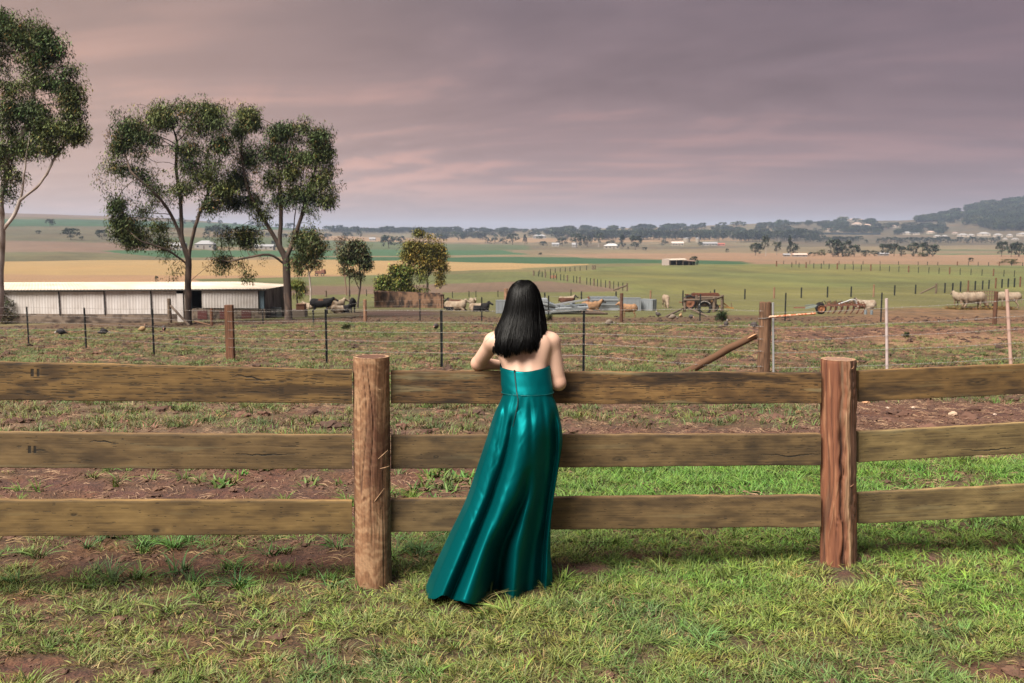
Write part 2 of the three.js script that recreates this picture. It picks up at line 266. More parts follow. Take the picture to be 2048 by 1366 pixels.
function bare(x, z) {
  const d = -z, t = px_(x, z); let s;
  const fine = fbm(x * 2.6, z * 2.6, 3, 31), mid = fbm(x * 0.9 + 3, z * 0.9, 3, 32);
  if (d < 4.75) s = 0.08 + (0.45 - 0.3 * sstep(800, 1300, t)) * sstep(0.12, 0.5, mid) + 0.1 * sstep(0.1, 0.5, fine) + 0.3 * sstep(600, 100, t) * sstep(4.35, 4.75, d);
  else if (d < 5.6) s = lerp(0.74, 0.12, sstep(620, 1150, t)) + 0.5 * mid;
  else if (d < 8.1) s = lerp(0.93, 0.04, sstep(900, 1180, t)) + 0.3 * fine + 0.5 * sstep(0.1, 0.5, mid) + 0.3 * sstep(6.9, 8.1, d) * sstep(1100, 1400, t) + (t > 1640 ? 0.0 : 0);
  else if (d < 11.8) s = lerp(0.74, 0.68, sstep(700, 1100, t)) + 0.35 * sstep(1600, 1760, t) + 0.38 * mid + 0.4 * gauss((d - 8.9) / 0.7) * sstep(1050, 1250, t);
  else s = 0.6 + 0.08 * sstep(700, 1700, t) + 0.35 * sstep(1250, 1600, t) * sstep(24, 34, d) * sstep(46, 36, d) + 0.45 * mid + 0.25 * fbm(x * 0.35, z * 0.22, 3, 35);
  if (d > 12 && d < 60) { const py = lookY(x, terrain(x, z), z), dr = sstep(0, 1, 1.5 - Math.hypot((t - 1960) / 200, (py - 680) / 12) + 0.6 * mid), ha = sstep(1560, 1720, t) * sstep(17, 11, Math.abs(py - 634)), rd = sstep(1.3, 0.6, Math.abs(py - trackY(t)) / 6 + 0.4 * mid); s = Math.max(s, 0.95 * dr, 0.92 * ha, 0.9 * rd); }
  if (d > 7.4 && d < 11) s = lerp(s, 1.0, 0.9 * sstep(1640, 1780, t) * sstep(7.4, 8, d) * sstep(11, 10.4, d));
  if (d < 5.6) for (const [a, b, u, w, k] of spots) { const q = gauss(Math.hypot((x - a) / u, (z - b) / w)); s = Math.max(s, k * q * (1.25 + 0.7 * fine)); }
  return clamp(s);
}
function micro(x, z, b) {                                 // lumps, clods, small hollows
  const d = Math.hypot(x, z);
  if (d > 120) return 0;
  let h = 0.02 * fbm(x * 1.1, z * 1.1, 3, 51) + 0.05 * sstep(8, 20, d) * fbm(x * 0.4, z * 0.4, 2, 52);
  if (d < 40) { const n = fbm(x * 7, z * 7, 3, 53); h += b * (0.018 * n + 0.014 * Math.max(0, noise2(x * 13, z * 13, 54)) ** 2 + (d < 14 ? 0.006 * noise2(x * 31, z * 31, 55) : 0)); }
  return h * sstep(120, 60, d);
}
const groundY = (x, z) => { const b = -z < 50 ? bare(x, z) : 0; return terrain(x, z) + micro(x, z, b); };
function groundColour(x, z, y) {
  const d = -z, r = Math.hypot(x, z);
  const n1 = fbm(x * 0.5, z * 0.5, 3, 61), n2 = fbm(x * 6, z * 6, 2, 62);
  const b = d < 62 ? bare(x, z) : 0.4;
  let soil = [lerp(0.07, 0.142, 0.5 + 0.5 * n2), lerp(0.029, 0.056, 0.5 + 0.5 * n2), lerp(0.02, 0.033, 0.5 + 0.5 * n1)];
  const t = px_(x, z), py = lookY(x, y, z);
  const litter = sstep(0.0, 0.6, fbm(x * 3, z * 3, 3, 63) + 0.3) * (d > 8 && d < 14 ? 0.55 * sstep(1100, 700, t) + 0.12 : d > 14 ? 0.28 : 0.06);
  soil = soil.map((c, i) => lerp(c, [0.25, 0.15, 0.105][i], litter));
  const turf = [lerp(0.065, 0.11, 0.5 + 0.5 * n1), lerp(0.078, 0.12, 0.5 + 0.5 * n1), 0.03];
  let c = soil.map((s, i) => lerp(s, turf[i], (1 - b) * (d < 6 ? 0.55 : 0.85)));
  // dry straw patch and trampled strip on the right, red earth along the second fence
  const dryP = sstep(0, 1, 1.6 - Math.hypot((t - 1960) / 190, (py - 680) / 12) + 0.6 * n1);
  if (d > 12 && d < 40 && dryP > 0) c = c.map((k, i) => lerp(k, [0.30, 0.18, 0.10][i], 0.85 * clamp(dryP)));
  if (d > 20 && d < 120) {
    const dy = py - trackY(t), w = 5 + 3 * sstep(1100, 1600, t) + 5 * sstep(1500, 1800, t);
    let red = sstep(1.25, 0.5, Math.abs(dy) / w + 0.5 * fbm(x * 0.5, z * 0.5, 3, 64));
    if (t < 620) red *= 0.8;
    c = c.map((k, i) => lerp(k, [0.105, 0.048, 0.027][i] * (1 + 0.3 * n2), 0.9 * red));
    const hay = 0;
    c = c.map((k, i) => lerp(k, [0.2, 0.105, 0.045][i] * (1 + 0.25 * n2), hay));
    const mound = gauss(Math.hypot((t - 800) / 130, (py - 627) / 8)) * 1.3;
    c = c.map((k, i) => lerp(k, [0.075, 0.036, 0.026][i], clamp(mound)));
  }
  if (d > 45) {
    const jit = Math.min(d * 0.02, 4), X = x + jit * 1.6 * fbm(x / 22, z / 22, 3, 71), Z = z + jit * 3 * fbm(x / 30, z / 30, 3, 72);
    let far = OLIVE, vary = 0.35;
    if (d > 900) { far = t > 1550 ? [0.10, 0.075, 0.038] : [0.15, 0.115, 0.06]; vary = 0.5; }
    for (const f of FIELDS) if (X >= f.x0 && X <= f.x1 && Z >= f.z0 && Z <= f.z1 && inPoly(X, Z, f.q)) { far = f.rgb; vary = f.vary; }
    const v = 1 + vary * (0.9 * fbm(x / 14, z / 30, 4, 73) + 0.55 * fbm(x / 3, z / 7, 2, 74)) + vary * 0.9 * sstep(150, 500, d) * fbm(x / 110, z / 160, 3, 75);
    const mix = sstep(47, 56, d + 8 * n1), hue = vary * 0.5 * fbm(x / 26, z / 50, 3, 76);
    c = c.map((k, i) => lerp(k, far[i] * v * (1 + hue * [1, 0, -0.4][i]), mix));
    if (d < 130) { const dy = py - trackY(t), w = 6, red = 0.8 * sstep(1.2, 0.5, Math.abs(dy) / w + 0.5 * fbm(x * 0.4, z * 0.4, 3, 64)); c = c.map((k, i) => lerp(k, [0.105, 0.048, 0.027][i], red)); const mound = gauss(Math.hypot((t - 800) / 130, (py - 627) / 8)) * 1.3; c = c.map((k, i) => lerp(k, [0.075, 0.036, 0.026][i], clamp(mound))); }
  }
  if (d > 20 && d < 130) { const ha = sstep(1580, 1780, t) * sstep(20, 11, Math.abs(py - 632) + 6 * n1) * 0.9; c = c.map((k, i) => lerp(k, [0.19, 0.1, 0.05][i] * (1 + 0.45 * n2 + 0.75 * fbm(x * 1.6, z * 0.9, 3, 69)), ha)); }
  return c;
}
{
  const rr = []; for (let r = 0.5; r < 2.9; r += 0.12) rr.push(r);
  for (let r = 2.9; r < 26; r *= 1.0048) rr.push(r); for (let r = 26; r < 700; r *= 1.0075) rr.push(r); for (let r = 700; r < 6500; r *= 1.016) rr.push(r);
  const th = []; for (let a = -0.66; a <= 0.66; a += 0.0034) th.push(a); for (let a = 0.70; a < 2 * Math.PI - 0.66; a += 0.09) th.push(a);
  const n = th.length, pos = new Float32Array((rr.length * n + 1) * 3), col = new Float32Array(pos.length), uv = new Float32Array((rr.length * n + 1) * 2), idx = [];
  const put = (k, x, z) => { const b = -z < 60 ? bare(x, z) : 0, y = terrain(x, z) + micro(x, z, b), c = groundColour(x, z, y); pos.set([x, y, z], k * 3); col.set(c, k * 3); uv.set([x, z], k * 2); };
  rr.forEach((r, j) => th.forEach((a, i) => put(j * n + i, Math.sin(a) * r, -Math.cos(a) * r)));
  const c0 = rr.length * n; put(c0, 0, 0);
  for (let i = 0; i < n; i++) { const i2 = (i + 1) % n; idx.push(c0, i2, i); for (let j = 0; j < rr.length - 1; j++) { const a = j * n + i, b = j * n + i2; idx.push(a, b, a + n, b, b + n, a + n); } }
  const g = new THREE.BufferGeometry(); g.setAttribute('position', new THREE.BufferAttribute(pos, 3)); g.setAttribute('color', new THREE.BufferAttribute(col, 3)); g.setAttribute('uv', new THREE.BufferAttribute(uv, 2)); g.setIndex(idx); g.computeVertexNormals();
  const grain = tex(1024, 1024, (u, v, o) => { let s = 0; for (const [p, a] of [[8, 0.25], [32, 0.3], [96, 0.5], [256, 0.6]]) s += a * tileNoise(u * p, v * p, p, p); const k = 205 + 62 * s; o[0] = k; o[1] = k * (0.99 + 0.02 * s); o[2] = k * 0.97; });
  grain.repeat.set(1 / 1.7, 1 / 1.7);
  const bump = grain.clone(); bump.colorSpace = THREE.NoColorSpace; bump.needsUpdate = true;
  setting('ground', g, new THREE.MeshStandardMaterial({ vertexColors: true, map: grain, bumpMap: bump, bumpScale: 0.02, roughness: 0.97 }));
}
// ---------------------------------------------------------------- the timber fence in front
{
  const fence = thing('wooden_fence', 'three-rail timber fence with round log posts, which the person in the green gown leans on', 'fence');
  const board = (seed, base, dark, pale, opt = {}) => {    // weathered hardwood: long grain, saw marks, stains
    const map = tex(1024, 176, (u, v, o) => {
      const x = u * 2.3, y = v * 0.4, w = 0.006 * fbm(x * 2.2, y * 9 + seed, 3, seed), yy = y + w;
      const grain = fbm(x * 5, yy * 190, 4, seed + 1), fleck = noise2(x * 26, yy * 520, seed + 2), broad = fbm(x * 1.5, y * 5, 3, seed + 3), patch = fbm(x * 3.5 + 7, y * 16, 4, seed + 4);
      const saw = opt.saw ? Math.sin((x * 1 + 0.35 * y + 0.35 * Math.sin(y * 9)) * 330 + 3 * broad) * 0.5 * sstep(-0.1, 0.4, fbm(x * 2.2, y * 2, 2, seed + 9)) : 0;
      let k = 0.46 + 0.24 * grain + 0.3 * broad + 0.34 * fbm(x * 13, y * 30, 4, seed + 21) + 0.09 * saw;
      for (let i = 0; i < 3; i++) o[i] = k < 0.5 ? lerp(dark[i], base[i], clamp(k * 2)) : lerp(base[i], pale[i], clamp(k * 2 - 1));
      const st = sstep(0.12, 0.5, patch + 0.35 * broad) * (opt.stain ?? 0.5); for (let i = 0; i < 3; i++) o[i] = lerp(o[i], dark[i] * [0.75, 0.7, 0.7][i], st);
      if (fleck > 0.62 - (opt.fleck ?? -0.22) && grain < 0.25) for (let i = 0; i < 3; i++) o[i] *= 0.55;
      const grey = sstep(0.3, 0.62, fbm(x * 2.6 + 31, y * 30, 4, seed + 6)) * (opt.grey ?? 0.25); for (let i = 0; i < 3; i++) o[i] = lerp(o[i], [128, 124, 98][i], grey);
      for (const [ku, kv, kr] of opt.knots ?? []) { const dx = (u - ku) * 2.3, dy = (v - kv) * 0.4, q = Math.hypot(dx * 0.4, dy) / (kr * 0.6); if (q < 2.2) { const r = 0.45 + 0.3 * Math.sin(q * 5 + 5 * grain); for (let i = 0; i < 3; i++) o[i] = lerp(o[i], lerp(dark[i] * 0.45, base[i], r), gauss(q * 0.75)); } }
      if (v > 0.415 && v < 0.525) for (let i = 0; i < 3; i++) o[i] = o[i] * 1.06 + [12, 8, 5][i];  // top face: sunlit brightness painted into the colour
      for (const [cu, cv, cl] of opt.cracks ?? []) { const dx = (u - cu) * 2.3, dy = (v - cv) * 0.4 - 0.012 * noise2(x * 9, 3, seed) - 0.004 * noise2(x * 40, 5, seed); if (Math.abs(dx) < cl && Math.abs(dy) < 0.0035 * (1 - Math.abs(dx) / cl)) for (let i = 0; i < 3; i++) o[i] *= 0.25; }
      for (const [cu, cv] of opt.nails ?? []) { const dx = Math.abs((u - cu) * 2.3), dy = (cv - v) * 0.4; if (dx < 0.006 && dy > -0.004 && dy < 0.03) for (let i = 0; i < 3; i++) o[i] *= 0.35; }
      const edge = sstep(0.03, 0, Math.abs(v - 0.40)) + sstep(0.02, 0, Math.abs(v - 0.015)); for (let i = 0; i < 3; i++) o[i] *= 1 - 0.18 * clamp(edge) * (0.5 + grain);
    });
    const bump = map.clone(); bump.colorSpace = THREE.NoColorSpace; bump.needsUpdate = true;
    return new THREE.MeshStandardMaterial({ map, bumpMap: bump, bumpScale: 0.004, roughness: 0.78 });
  };
  const H = 0.784, depth = (x) => { const e = table([[-330, 352], [0, 343], [705, 326], [780, 322], [1643, 307], [1713, 304.5], [2048, 298], [2640, 288]])(x); return F * H / e * 0.985; };
  const rail = (x0, a0, b0, x1, a1, b1, mat, seed) => {    // between two columns of the photograph: its upper and lower edge there
    const T0 = at(x0, a0, depth(x0)), B0 = at(x0, b0, depth(x0)), T1 = at(x1, a1, depth(x1)), B1 = at(x1, b1, depth(x1)), th = 0.038;
    const cs = [[1, 0, 0], [1, 0.04, 0.02], [1, 0.96, 0.40], [0.9, 1, 0.42], [-0.9, 1, 0.52], [-1, 0.96, 0.55], [-1, 0.04, 0.93], [-0.9, 0, 0.95], [0.9, 0, 0.995], [1, 0.02, 1]], N = 64, pos = [], uv = [], idx = [];
    cs[0] = [1, 0.02, 0.005]; const M = cs.length;
    for (let i = 0; i <= N; i++) for (const [f, y, v] of cs) {
      const u = i / N, T = T0.clone().lerp(T1, u), B = B0.clone().lerp(B1, u), p = B.clone().lerp(T, y), dir = T1.clone().sub(T0).setY(0).normalize(), out = V(dir.z, 0, -dir.x).multiplyScalar(-1);
      const wob = 0.002 * noise2(u * 14, seed) + 0.0016 * noise2(u * 60, seed + 3);
      p.y += (y > 0.5 ? 1 : -1) * wob + 0.003 * Math.sin(u * 3.1 + seed);
      p.addScaledVector(out, f * th / 2 + 0.004 * noise2(u * 3 + seed, 1)); pos.push(p.x, p.y, p.z); uv.push(u, v);
    }
    for (let i = 0; i < N; i++) for (let k = 0; k < M - 1; k++) { const a = i * M + k, b = a + M; idx.push(a, b, a + 1, a + 1, b, b + 1); }
    for (let k = 1; k < M - 2; k++) idx.push(0, k, k + 1, N * M, N * M + k + 1, N * M + k);
    let g = new THREE.BufferGeometry(); g.setAttribute('position', new THREE.Float32BufferAttribute(pos, 3)); g.setAttribute('uv', new THREE.Float32BufferAttribute(uv, 2)); g.setIndex(idx);
    g = g.toNonIndexed(); g.computeVertexNormals();
    const n = g.attributes.normal, q = g.attributes.position, mid = T0.clone().add(B0).multiplyScalar(0.5); void n; void q; void mid;
    return part('rail', g, mat, fence);
  };
  const olive = [[104, 80, 45], [54, 40, 23], [138, 110, 66]], brown = [[96, 77, 50], [52, 41, 27], [126, 104, 70]], grey = [[106, 90, 58], [62, 50, 32], [140, 120, 80]];
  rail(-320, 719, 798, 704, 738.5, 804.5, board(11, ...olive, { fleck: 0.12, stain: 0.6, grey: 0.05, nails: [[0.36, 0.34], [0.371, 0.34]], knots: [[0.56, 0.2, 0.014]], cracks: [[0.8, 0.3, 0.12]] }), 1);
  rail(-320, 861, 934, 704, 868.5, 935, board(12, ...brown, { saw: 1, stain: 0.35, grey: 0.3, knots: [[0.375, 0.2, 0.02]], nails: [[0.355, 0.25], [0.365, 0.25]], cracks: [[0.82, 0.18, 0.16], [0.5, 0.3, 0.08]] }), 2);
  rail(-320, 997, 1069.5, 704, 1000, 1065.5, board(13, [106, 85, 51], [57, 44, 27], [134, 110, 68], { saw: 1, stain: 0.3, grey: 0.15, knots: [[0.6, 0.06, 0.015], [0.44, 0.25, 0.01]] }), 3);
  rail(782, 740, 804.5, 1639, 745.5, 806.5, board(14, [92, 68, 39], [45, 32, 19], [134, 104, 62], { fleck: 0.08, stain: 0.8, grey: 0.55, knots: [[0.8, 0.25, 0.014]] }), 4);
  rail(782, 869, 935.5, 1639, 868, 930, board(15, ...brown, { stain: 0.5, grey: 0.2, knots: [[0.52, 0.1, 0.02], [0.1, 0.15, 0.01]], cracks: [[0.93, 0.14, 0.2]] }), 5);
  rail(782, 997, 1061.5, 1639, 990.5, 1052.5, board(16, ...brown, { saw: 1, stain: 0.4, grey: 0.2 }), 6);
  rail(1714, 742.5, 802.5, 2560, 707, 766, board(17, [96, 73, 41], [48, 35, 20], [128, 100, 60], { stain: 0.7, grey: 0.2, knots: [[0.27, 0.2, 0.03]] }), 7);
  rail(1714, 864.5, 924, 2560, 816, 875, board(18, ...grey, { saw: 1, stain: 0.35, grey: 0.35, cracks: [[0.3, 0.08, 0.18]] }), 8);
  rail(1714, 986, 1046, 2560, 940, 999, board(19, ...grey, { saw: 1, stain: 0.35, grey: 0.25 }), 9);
  // log posts: skin with checks and stains, worn pale wood, sawn top with rings
  const log = (xt, yt, xb, yb, w0, w1, seed, kind, label) => {
    const d = depth(xt), top = at(xt, yt, d), base = at(xb, yb, d); base.y -= 0.12;
    const k = pxm(top), r1 = w0 / 2 / k, r0 = w1 / 2 / k, NU = 150, NV = 230, L = top.y - base.y, col = [];
    const seam = (t) => -0.1 + 0.07 * Math.sin(t * 6 + 1) + 0.05 * noise2(t * 9, seed) + 0.12 * sstep(0.2, 0, t);   // where the second post is split, as a fraction across its front
    const surf = (u, v) => {
      const a = u * 2 * Math.PI, front = Math.sin(a), across = -Math.cos(a), t = v, y = t * L;   // across: -1 left .. 1 right
      const gx = u * 26, n = fbm(gx, y * 5, 4, seed), fib = noise2(u * 150, y * 14 + noise2(u * 9, y * 3, seed) * 2, seed + 1), lump = fbm(Math.cos(a) * 1.6 + 5, y * 2.5 + Math.sin(a) * 1.6, 3, seed + 2);
      const slash = kind === 1 ? sstep(0.72, 0.9, noise2(u * 22 + y * 9, y * 34 - u * 30, seed + 5)) * sstep(0.1, 0.5, fbm(u * 6, y * 3, 2, seed + 6)) : 0;
      const check = sstep(0.12, 0.0, Math.abs(noise2(u * 17 + 0.5 * noise2(y * 3, u * 4, seed), y * 0.7, seed + 3))) * sstep(0.05, 0.4, noise2(u * 8, y * 1.6, seed + 4));
      let r = lerp(r0, r1, Math.sqrt(t)) * (1 + 0.035 * lump) + 0.0018 * n + 0.0012 * fib - 0.006 * check - 0.004 * slash, c;
      if (kind === 1) {
        const stain = sstep(-0.18, 0.35, fbm(u * 7 + 3, y * 2.4, 4, seed + 7) + 0.55 * gauss((t - 0.66) / 0.2) - 0.30 + 0.16 * across);
        const ring = clamp(0.5 + 0.8 * noise2(u * 9, y * 62 + 2.5 * noise2(u * 14, y * 5, seed), seed + 8) + 0.4 * noise2(u * 60, y * 90, seed + 9)), spk = noise2(u * 110, y * 170, seed + 10);
        const pale = [0.28, 0.146, 0.074], mid = [0.18, 0.08, 0.036], dk = [0.1, 0.036, 0.017], kk = 0.5 + 0.5 * n;
        c = pale.map((p, i) => lerp(lerp(p, mid[i], clamp(kk * 1.3 - 0.1 + 0.35 * fib)), dk[i], clamp(stain * 0.85 + 0.1 * fib)));
        c = c.map((p, i) => lerp(p * 0.82, [0.44, 0.285, 0.165][i], 0.42 * ring * ring * (1 - 0.75 * stain))).map((p) => p * (1 + 0.22 * spk)).map((p, i) => lerp(p, [0.06, 0.025, 0.014][i], clamp(check * 0.9 + slash * 0.55)));
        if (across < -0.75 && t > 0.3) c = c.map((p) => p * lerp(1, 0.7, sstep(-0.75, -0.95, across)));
      } else {
        const s = across - seam(t) + 0.07 * noise2(t * 22, u * 4, seed) + 0.05 * fib * (t < 0.6 ? 1 : 0.5), wd = 0.15 * (0.75 + 0.45 * noise2(t * 7, 3, seed)), str = lerp(0.75, 1, sstep(0.40, 0.5, t)) * lerp(1, 0.5, sstep(0.68, 0.74, t)) * sstep(0.0, 0.06, t), deep = front > 0 ? clamp(gauss(s / wd) * str * 1.15) : 0;
        const heart = front > 0 ? gauss((s - 0.36) / 0.15) * clamp(0.6 + 0.7 * noise2(t * 6 + 1, 5, seed)) + 0.8 * gauss((s - 0.02) / 0.07) * sstep(0.72, 0.78, t) : 0, rough = sstep(0.1, 0.5, s), shred = Math.abs(fib) * 0.006 * sstep(-0.15, 0.15, s) * (front > 0 ? 1 : 0.3);
        r += -0.024 * deep + shred + 0.005 * heart - 0.007 * sstep(0.45, 0.65, s) * (0.5 + 0.7 * n) + 0.002 * sstep(0.1, -0.1, s + 0.2) * gauss((s + 0.2) / 0.05);
        const bark = [0.2, 0.076, 0.037], bark2 = [0.11, 0.036, 0.018], kk = clamp(0.3 + 0.9 * n + 0.35 * fib);
        c = bark.map((p, i) => lerp(p, bark2[i], kk));
        c = c.map((p, i) => lerp(p, [0.33, 0.16, 0.085][i], 0.7 * sstep(0.1, 0.5, fbm(u * 34, y * 6, 3, seed + 12)) * sstep(0.1, -0.1, s)));
        c = c.map((p, i) => lerp(p, [0.105, 0.06, 0.04][i], 0.85 * rough * clamp(0.75 + 0.6 * fib)));
        c = c.map((p, i) => lerp(p, [0.36, 0.225, 0.13][i], clamp(heart * (0.75 + 0.6 * fib + 0.4 * n))));
        c = c.map((p, i) => lerp(p, [0.028, 0.011, 0.007][i], clamp(deep * (1.05 + 0.5 * fib) + check * 0.7 + 0.5 * rough * sstep(0.35, 0.7, noise2(u * 70, y * 5, seed + 15)))));
      }
      if (t < 0.16) { const mud = sstep(0.16, 0.1, t + 0.03 * n); c = c.map((p, i) => lerp(p, [0.1, 0.05, 0.03][i], 0.55 * mud)); }
      col.push(...c); const R = r * (t > 0.992 ? 0.985 : 1), ax = base.clone().lerp(top, t); return V(ax.x - Math.cos(a) * R, ax.y, ax.z + Math.sin(a) * R);
    };
    const g = gridGeo(NU, NV, (u, v) => surf(u, v), true); g.setAttribute('color', new THREE.Float32BufferAttribute(col, 3));
    const post = part('post', g, vcol(0.82), fence, label);
    const pos = [], cc = [], idx = [], RN = 26, SN = 150, P = g.attributes.position;
    for (let j = 0; j <= RN; j++) for (let i = 0; i <= SN; i++) {
      const q = j / RN, e = NV * (NU + 1) + i, ex = P.getX(e) - top.x, ez = P.getZ(e) - top.z, rag = 0.004 * fbm(i * 0.2, q * 4, 3, seed) * q + 0.0022 * noise2(i * 0.9, j, seed) * sstep(0.8, 1, q);
      pos.push(top.x + ex * q, top.y + rag * (j < RN ? 1 : 0) + 0.0005, top.z + ez * q);
      const ring = 0.5 + 0.5 * Math.sin(q * 46 + 3 * fbm(i * 0.05, q * 3, 2, seed)), heart = sstep(0.86, 0.8, q + 0.04 * noise2(i * 0.3, 2, seed)), a = kind === 1 ? [0.085, 0.034, 0.021] : [0.22, 0.12, 0.08], b = kind === 1 ? [0.16, 0.075, 0.045] : [0.33, 0.2, 0.14];
      cc.push(...a.map((p, k2) => lerp([0.36, 0.22, 0.13][k2], lerp(p, b[k2], ring), heart) * (0.75 + 0.35 * noise2(i * 0.6, j * 1.1, seed + 4))));
    }
    for (let j = 0; j < RN; j++) for (let i = 0; i < SN; i++) { const a = j * (SN + 1) + i, b = a + SN + 1; idx.push(a, a + 1, b, a + 1, b + 1, b); }
    const cg = new THREE.BufferGeometry(); cg.setAttribute('position', new THREE.Float32BufferAttribute(pos, 3)); cg.setAttribute('color', new THREE.Float32BufferAttribute(cc, 3)); cg.setIndex(idx); cg.computeVertexNormals();
    part('sawn_end', cg, vcol(0.85), post);
    if (kind === 1) {                                      // lifted splinters on the right of its front
      const put = (px, py, qx, qy) => { const sp = new MB(), A = at(px, py, d - r0 * 0.86), B = at(qx, qy, d - r0 * 0.72); const M = A.clone().lerp(B, 0.5); M.z += 0.012; sp.tube([A, M, B], [0.001, 0.0022, 0.0008], 5, [0.3, 0.18, 0.1]); sp.build('splinter', vcol(0.8), post); };
      put(756, 918, 776, 900); put(760, 937, 779, 932); put(736, 1020, 769, 976); put(757, 778, 764, 779);
    } else {
      for (const [a, b, c2, d2] of [[1690, 845, 1700, 800], [1693, 975, 1708, 968], [1658, 1068, 1668, 1010], [1700, 740, 1708, 732], [1688, 985, 1693, 1010], [1672, 1000, 1676, 950]]) { const sp = new MB(), A = at(a, b, d - r0 * 0.85), B = at(c2, d2, d - r0 * 0.8), M = A.clone().lerp(B, 0.5); M.z += 0.012; sp.tube([A, M, B], [0.001, 0.0025, 0.001], 5, [0.22, 0.11, 0.06]); sp.build('loose_bark', vcol(0.85), post); }
    }
  };
  log(742, 713, 747, 1186, 72, 77, 21, 1, 'pale tan peeled log post with red-brown stains, left of the person');
  log(1676.5, 718, 1678, 1150, 68, 74, 33, 2, 'red-brown log post with a dark split down its front');
}
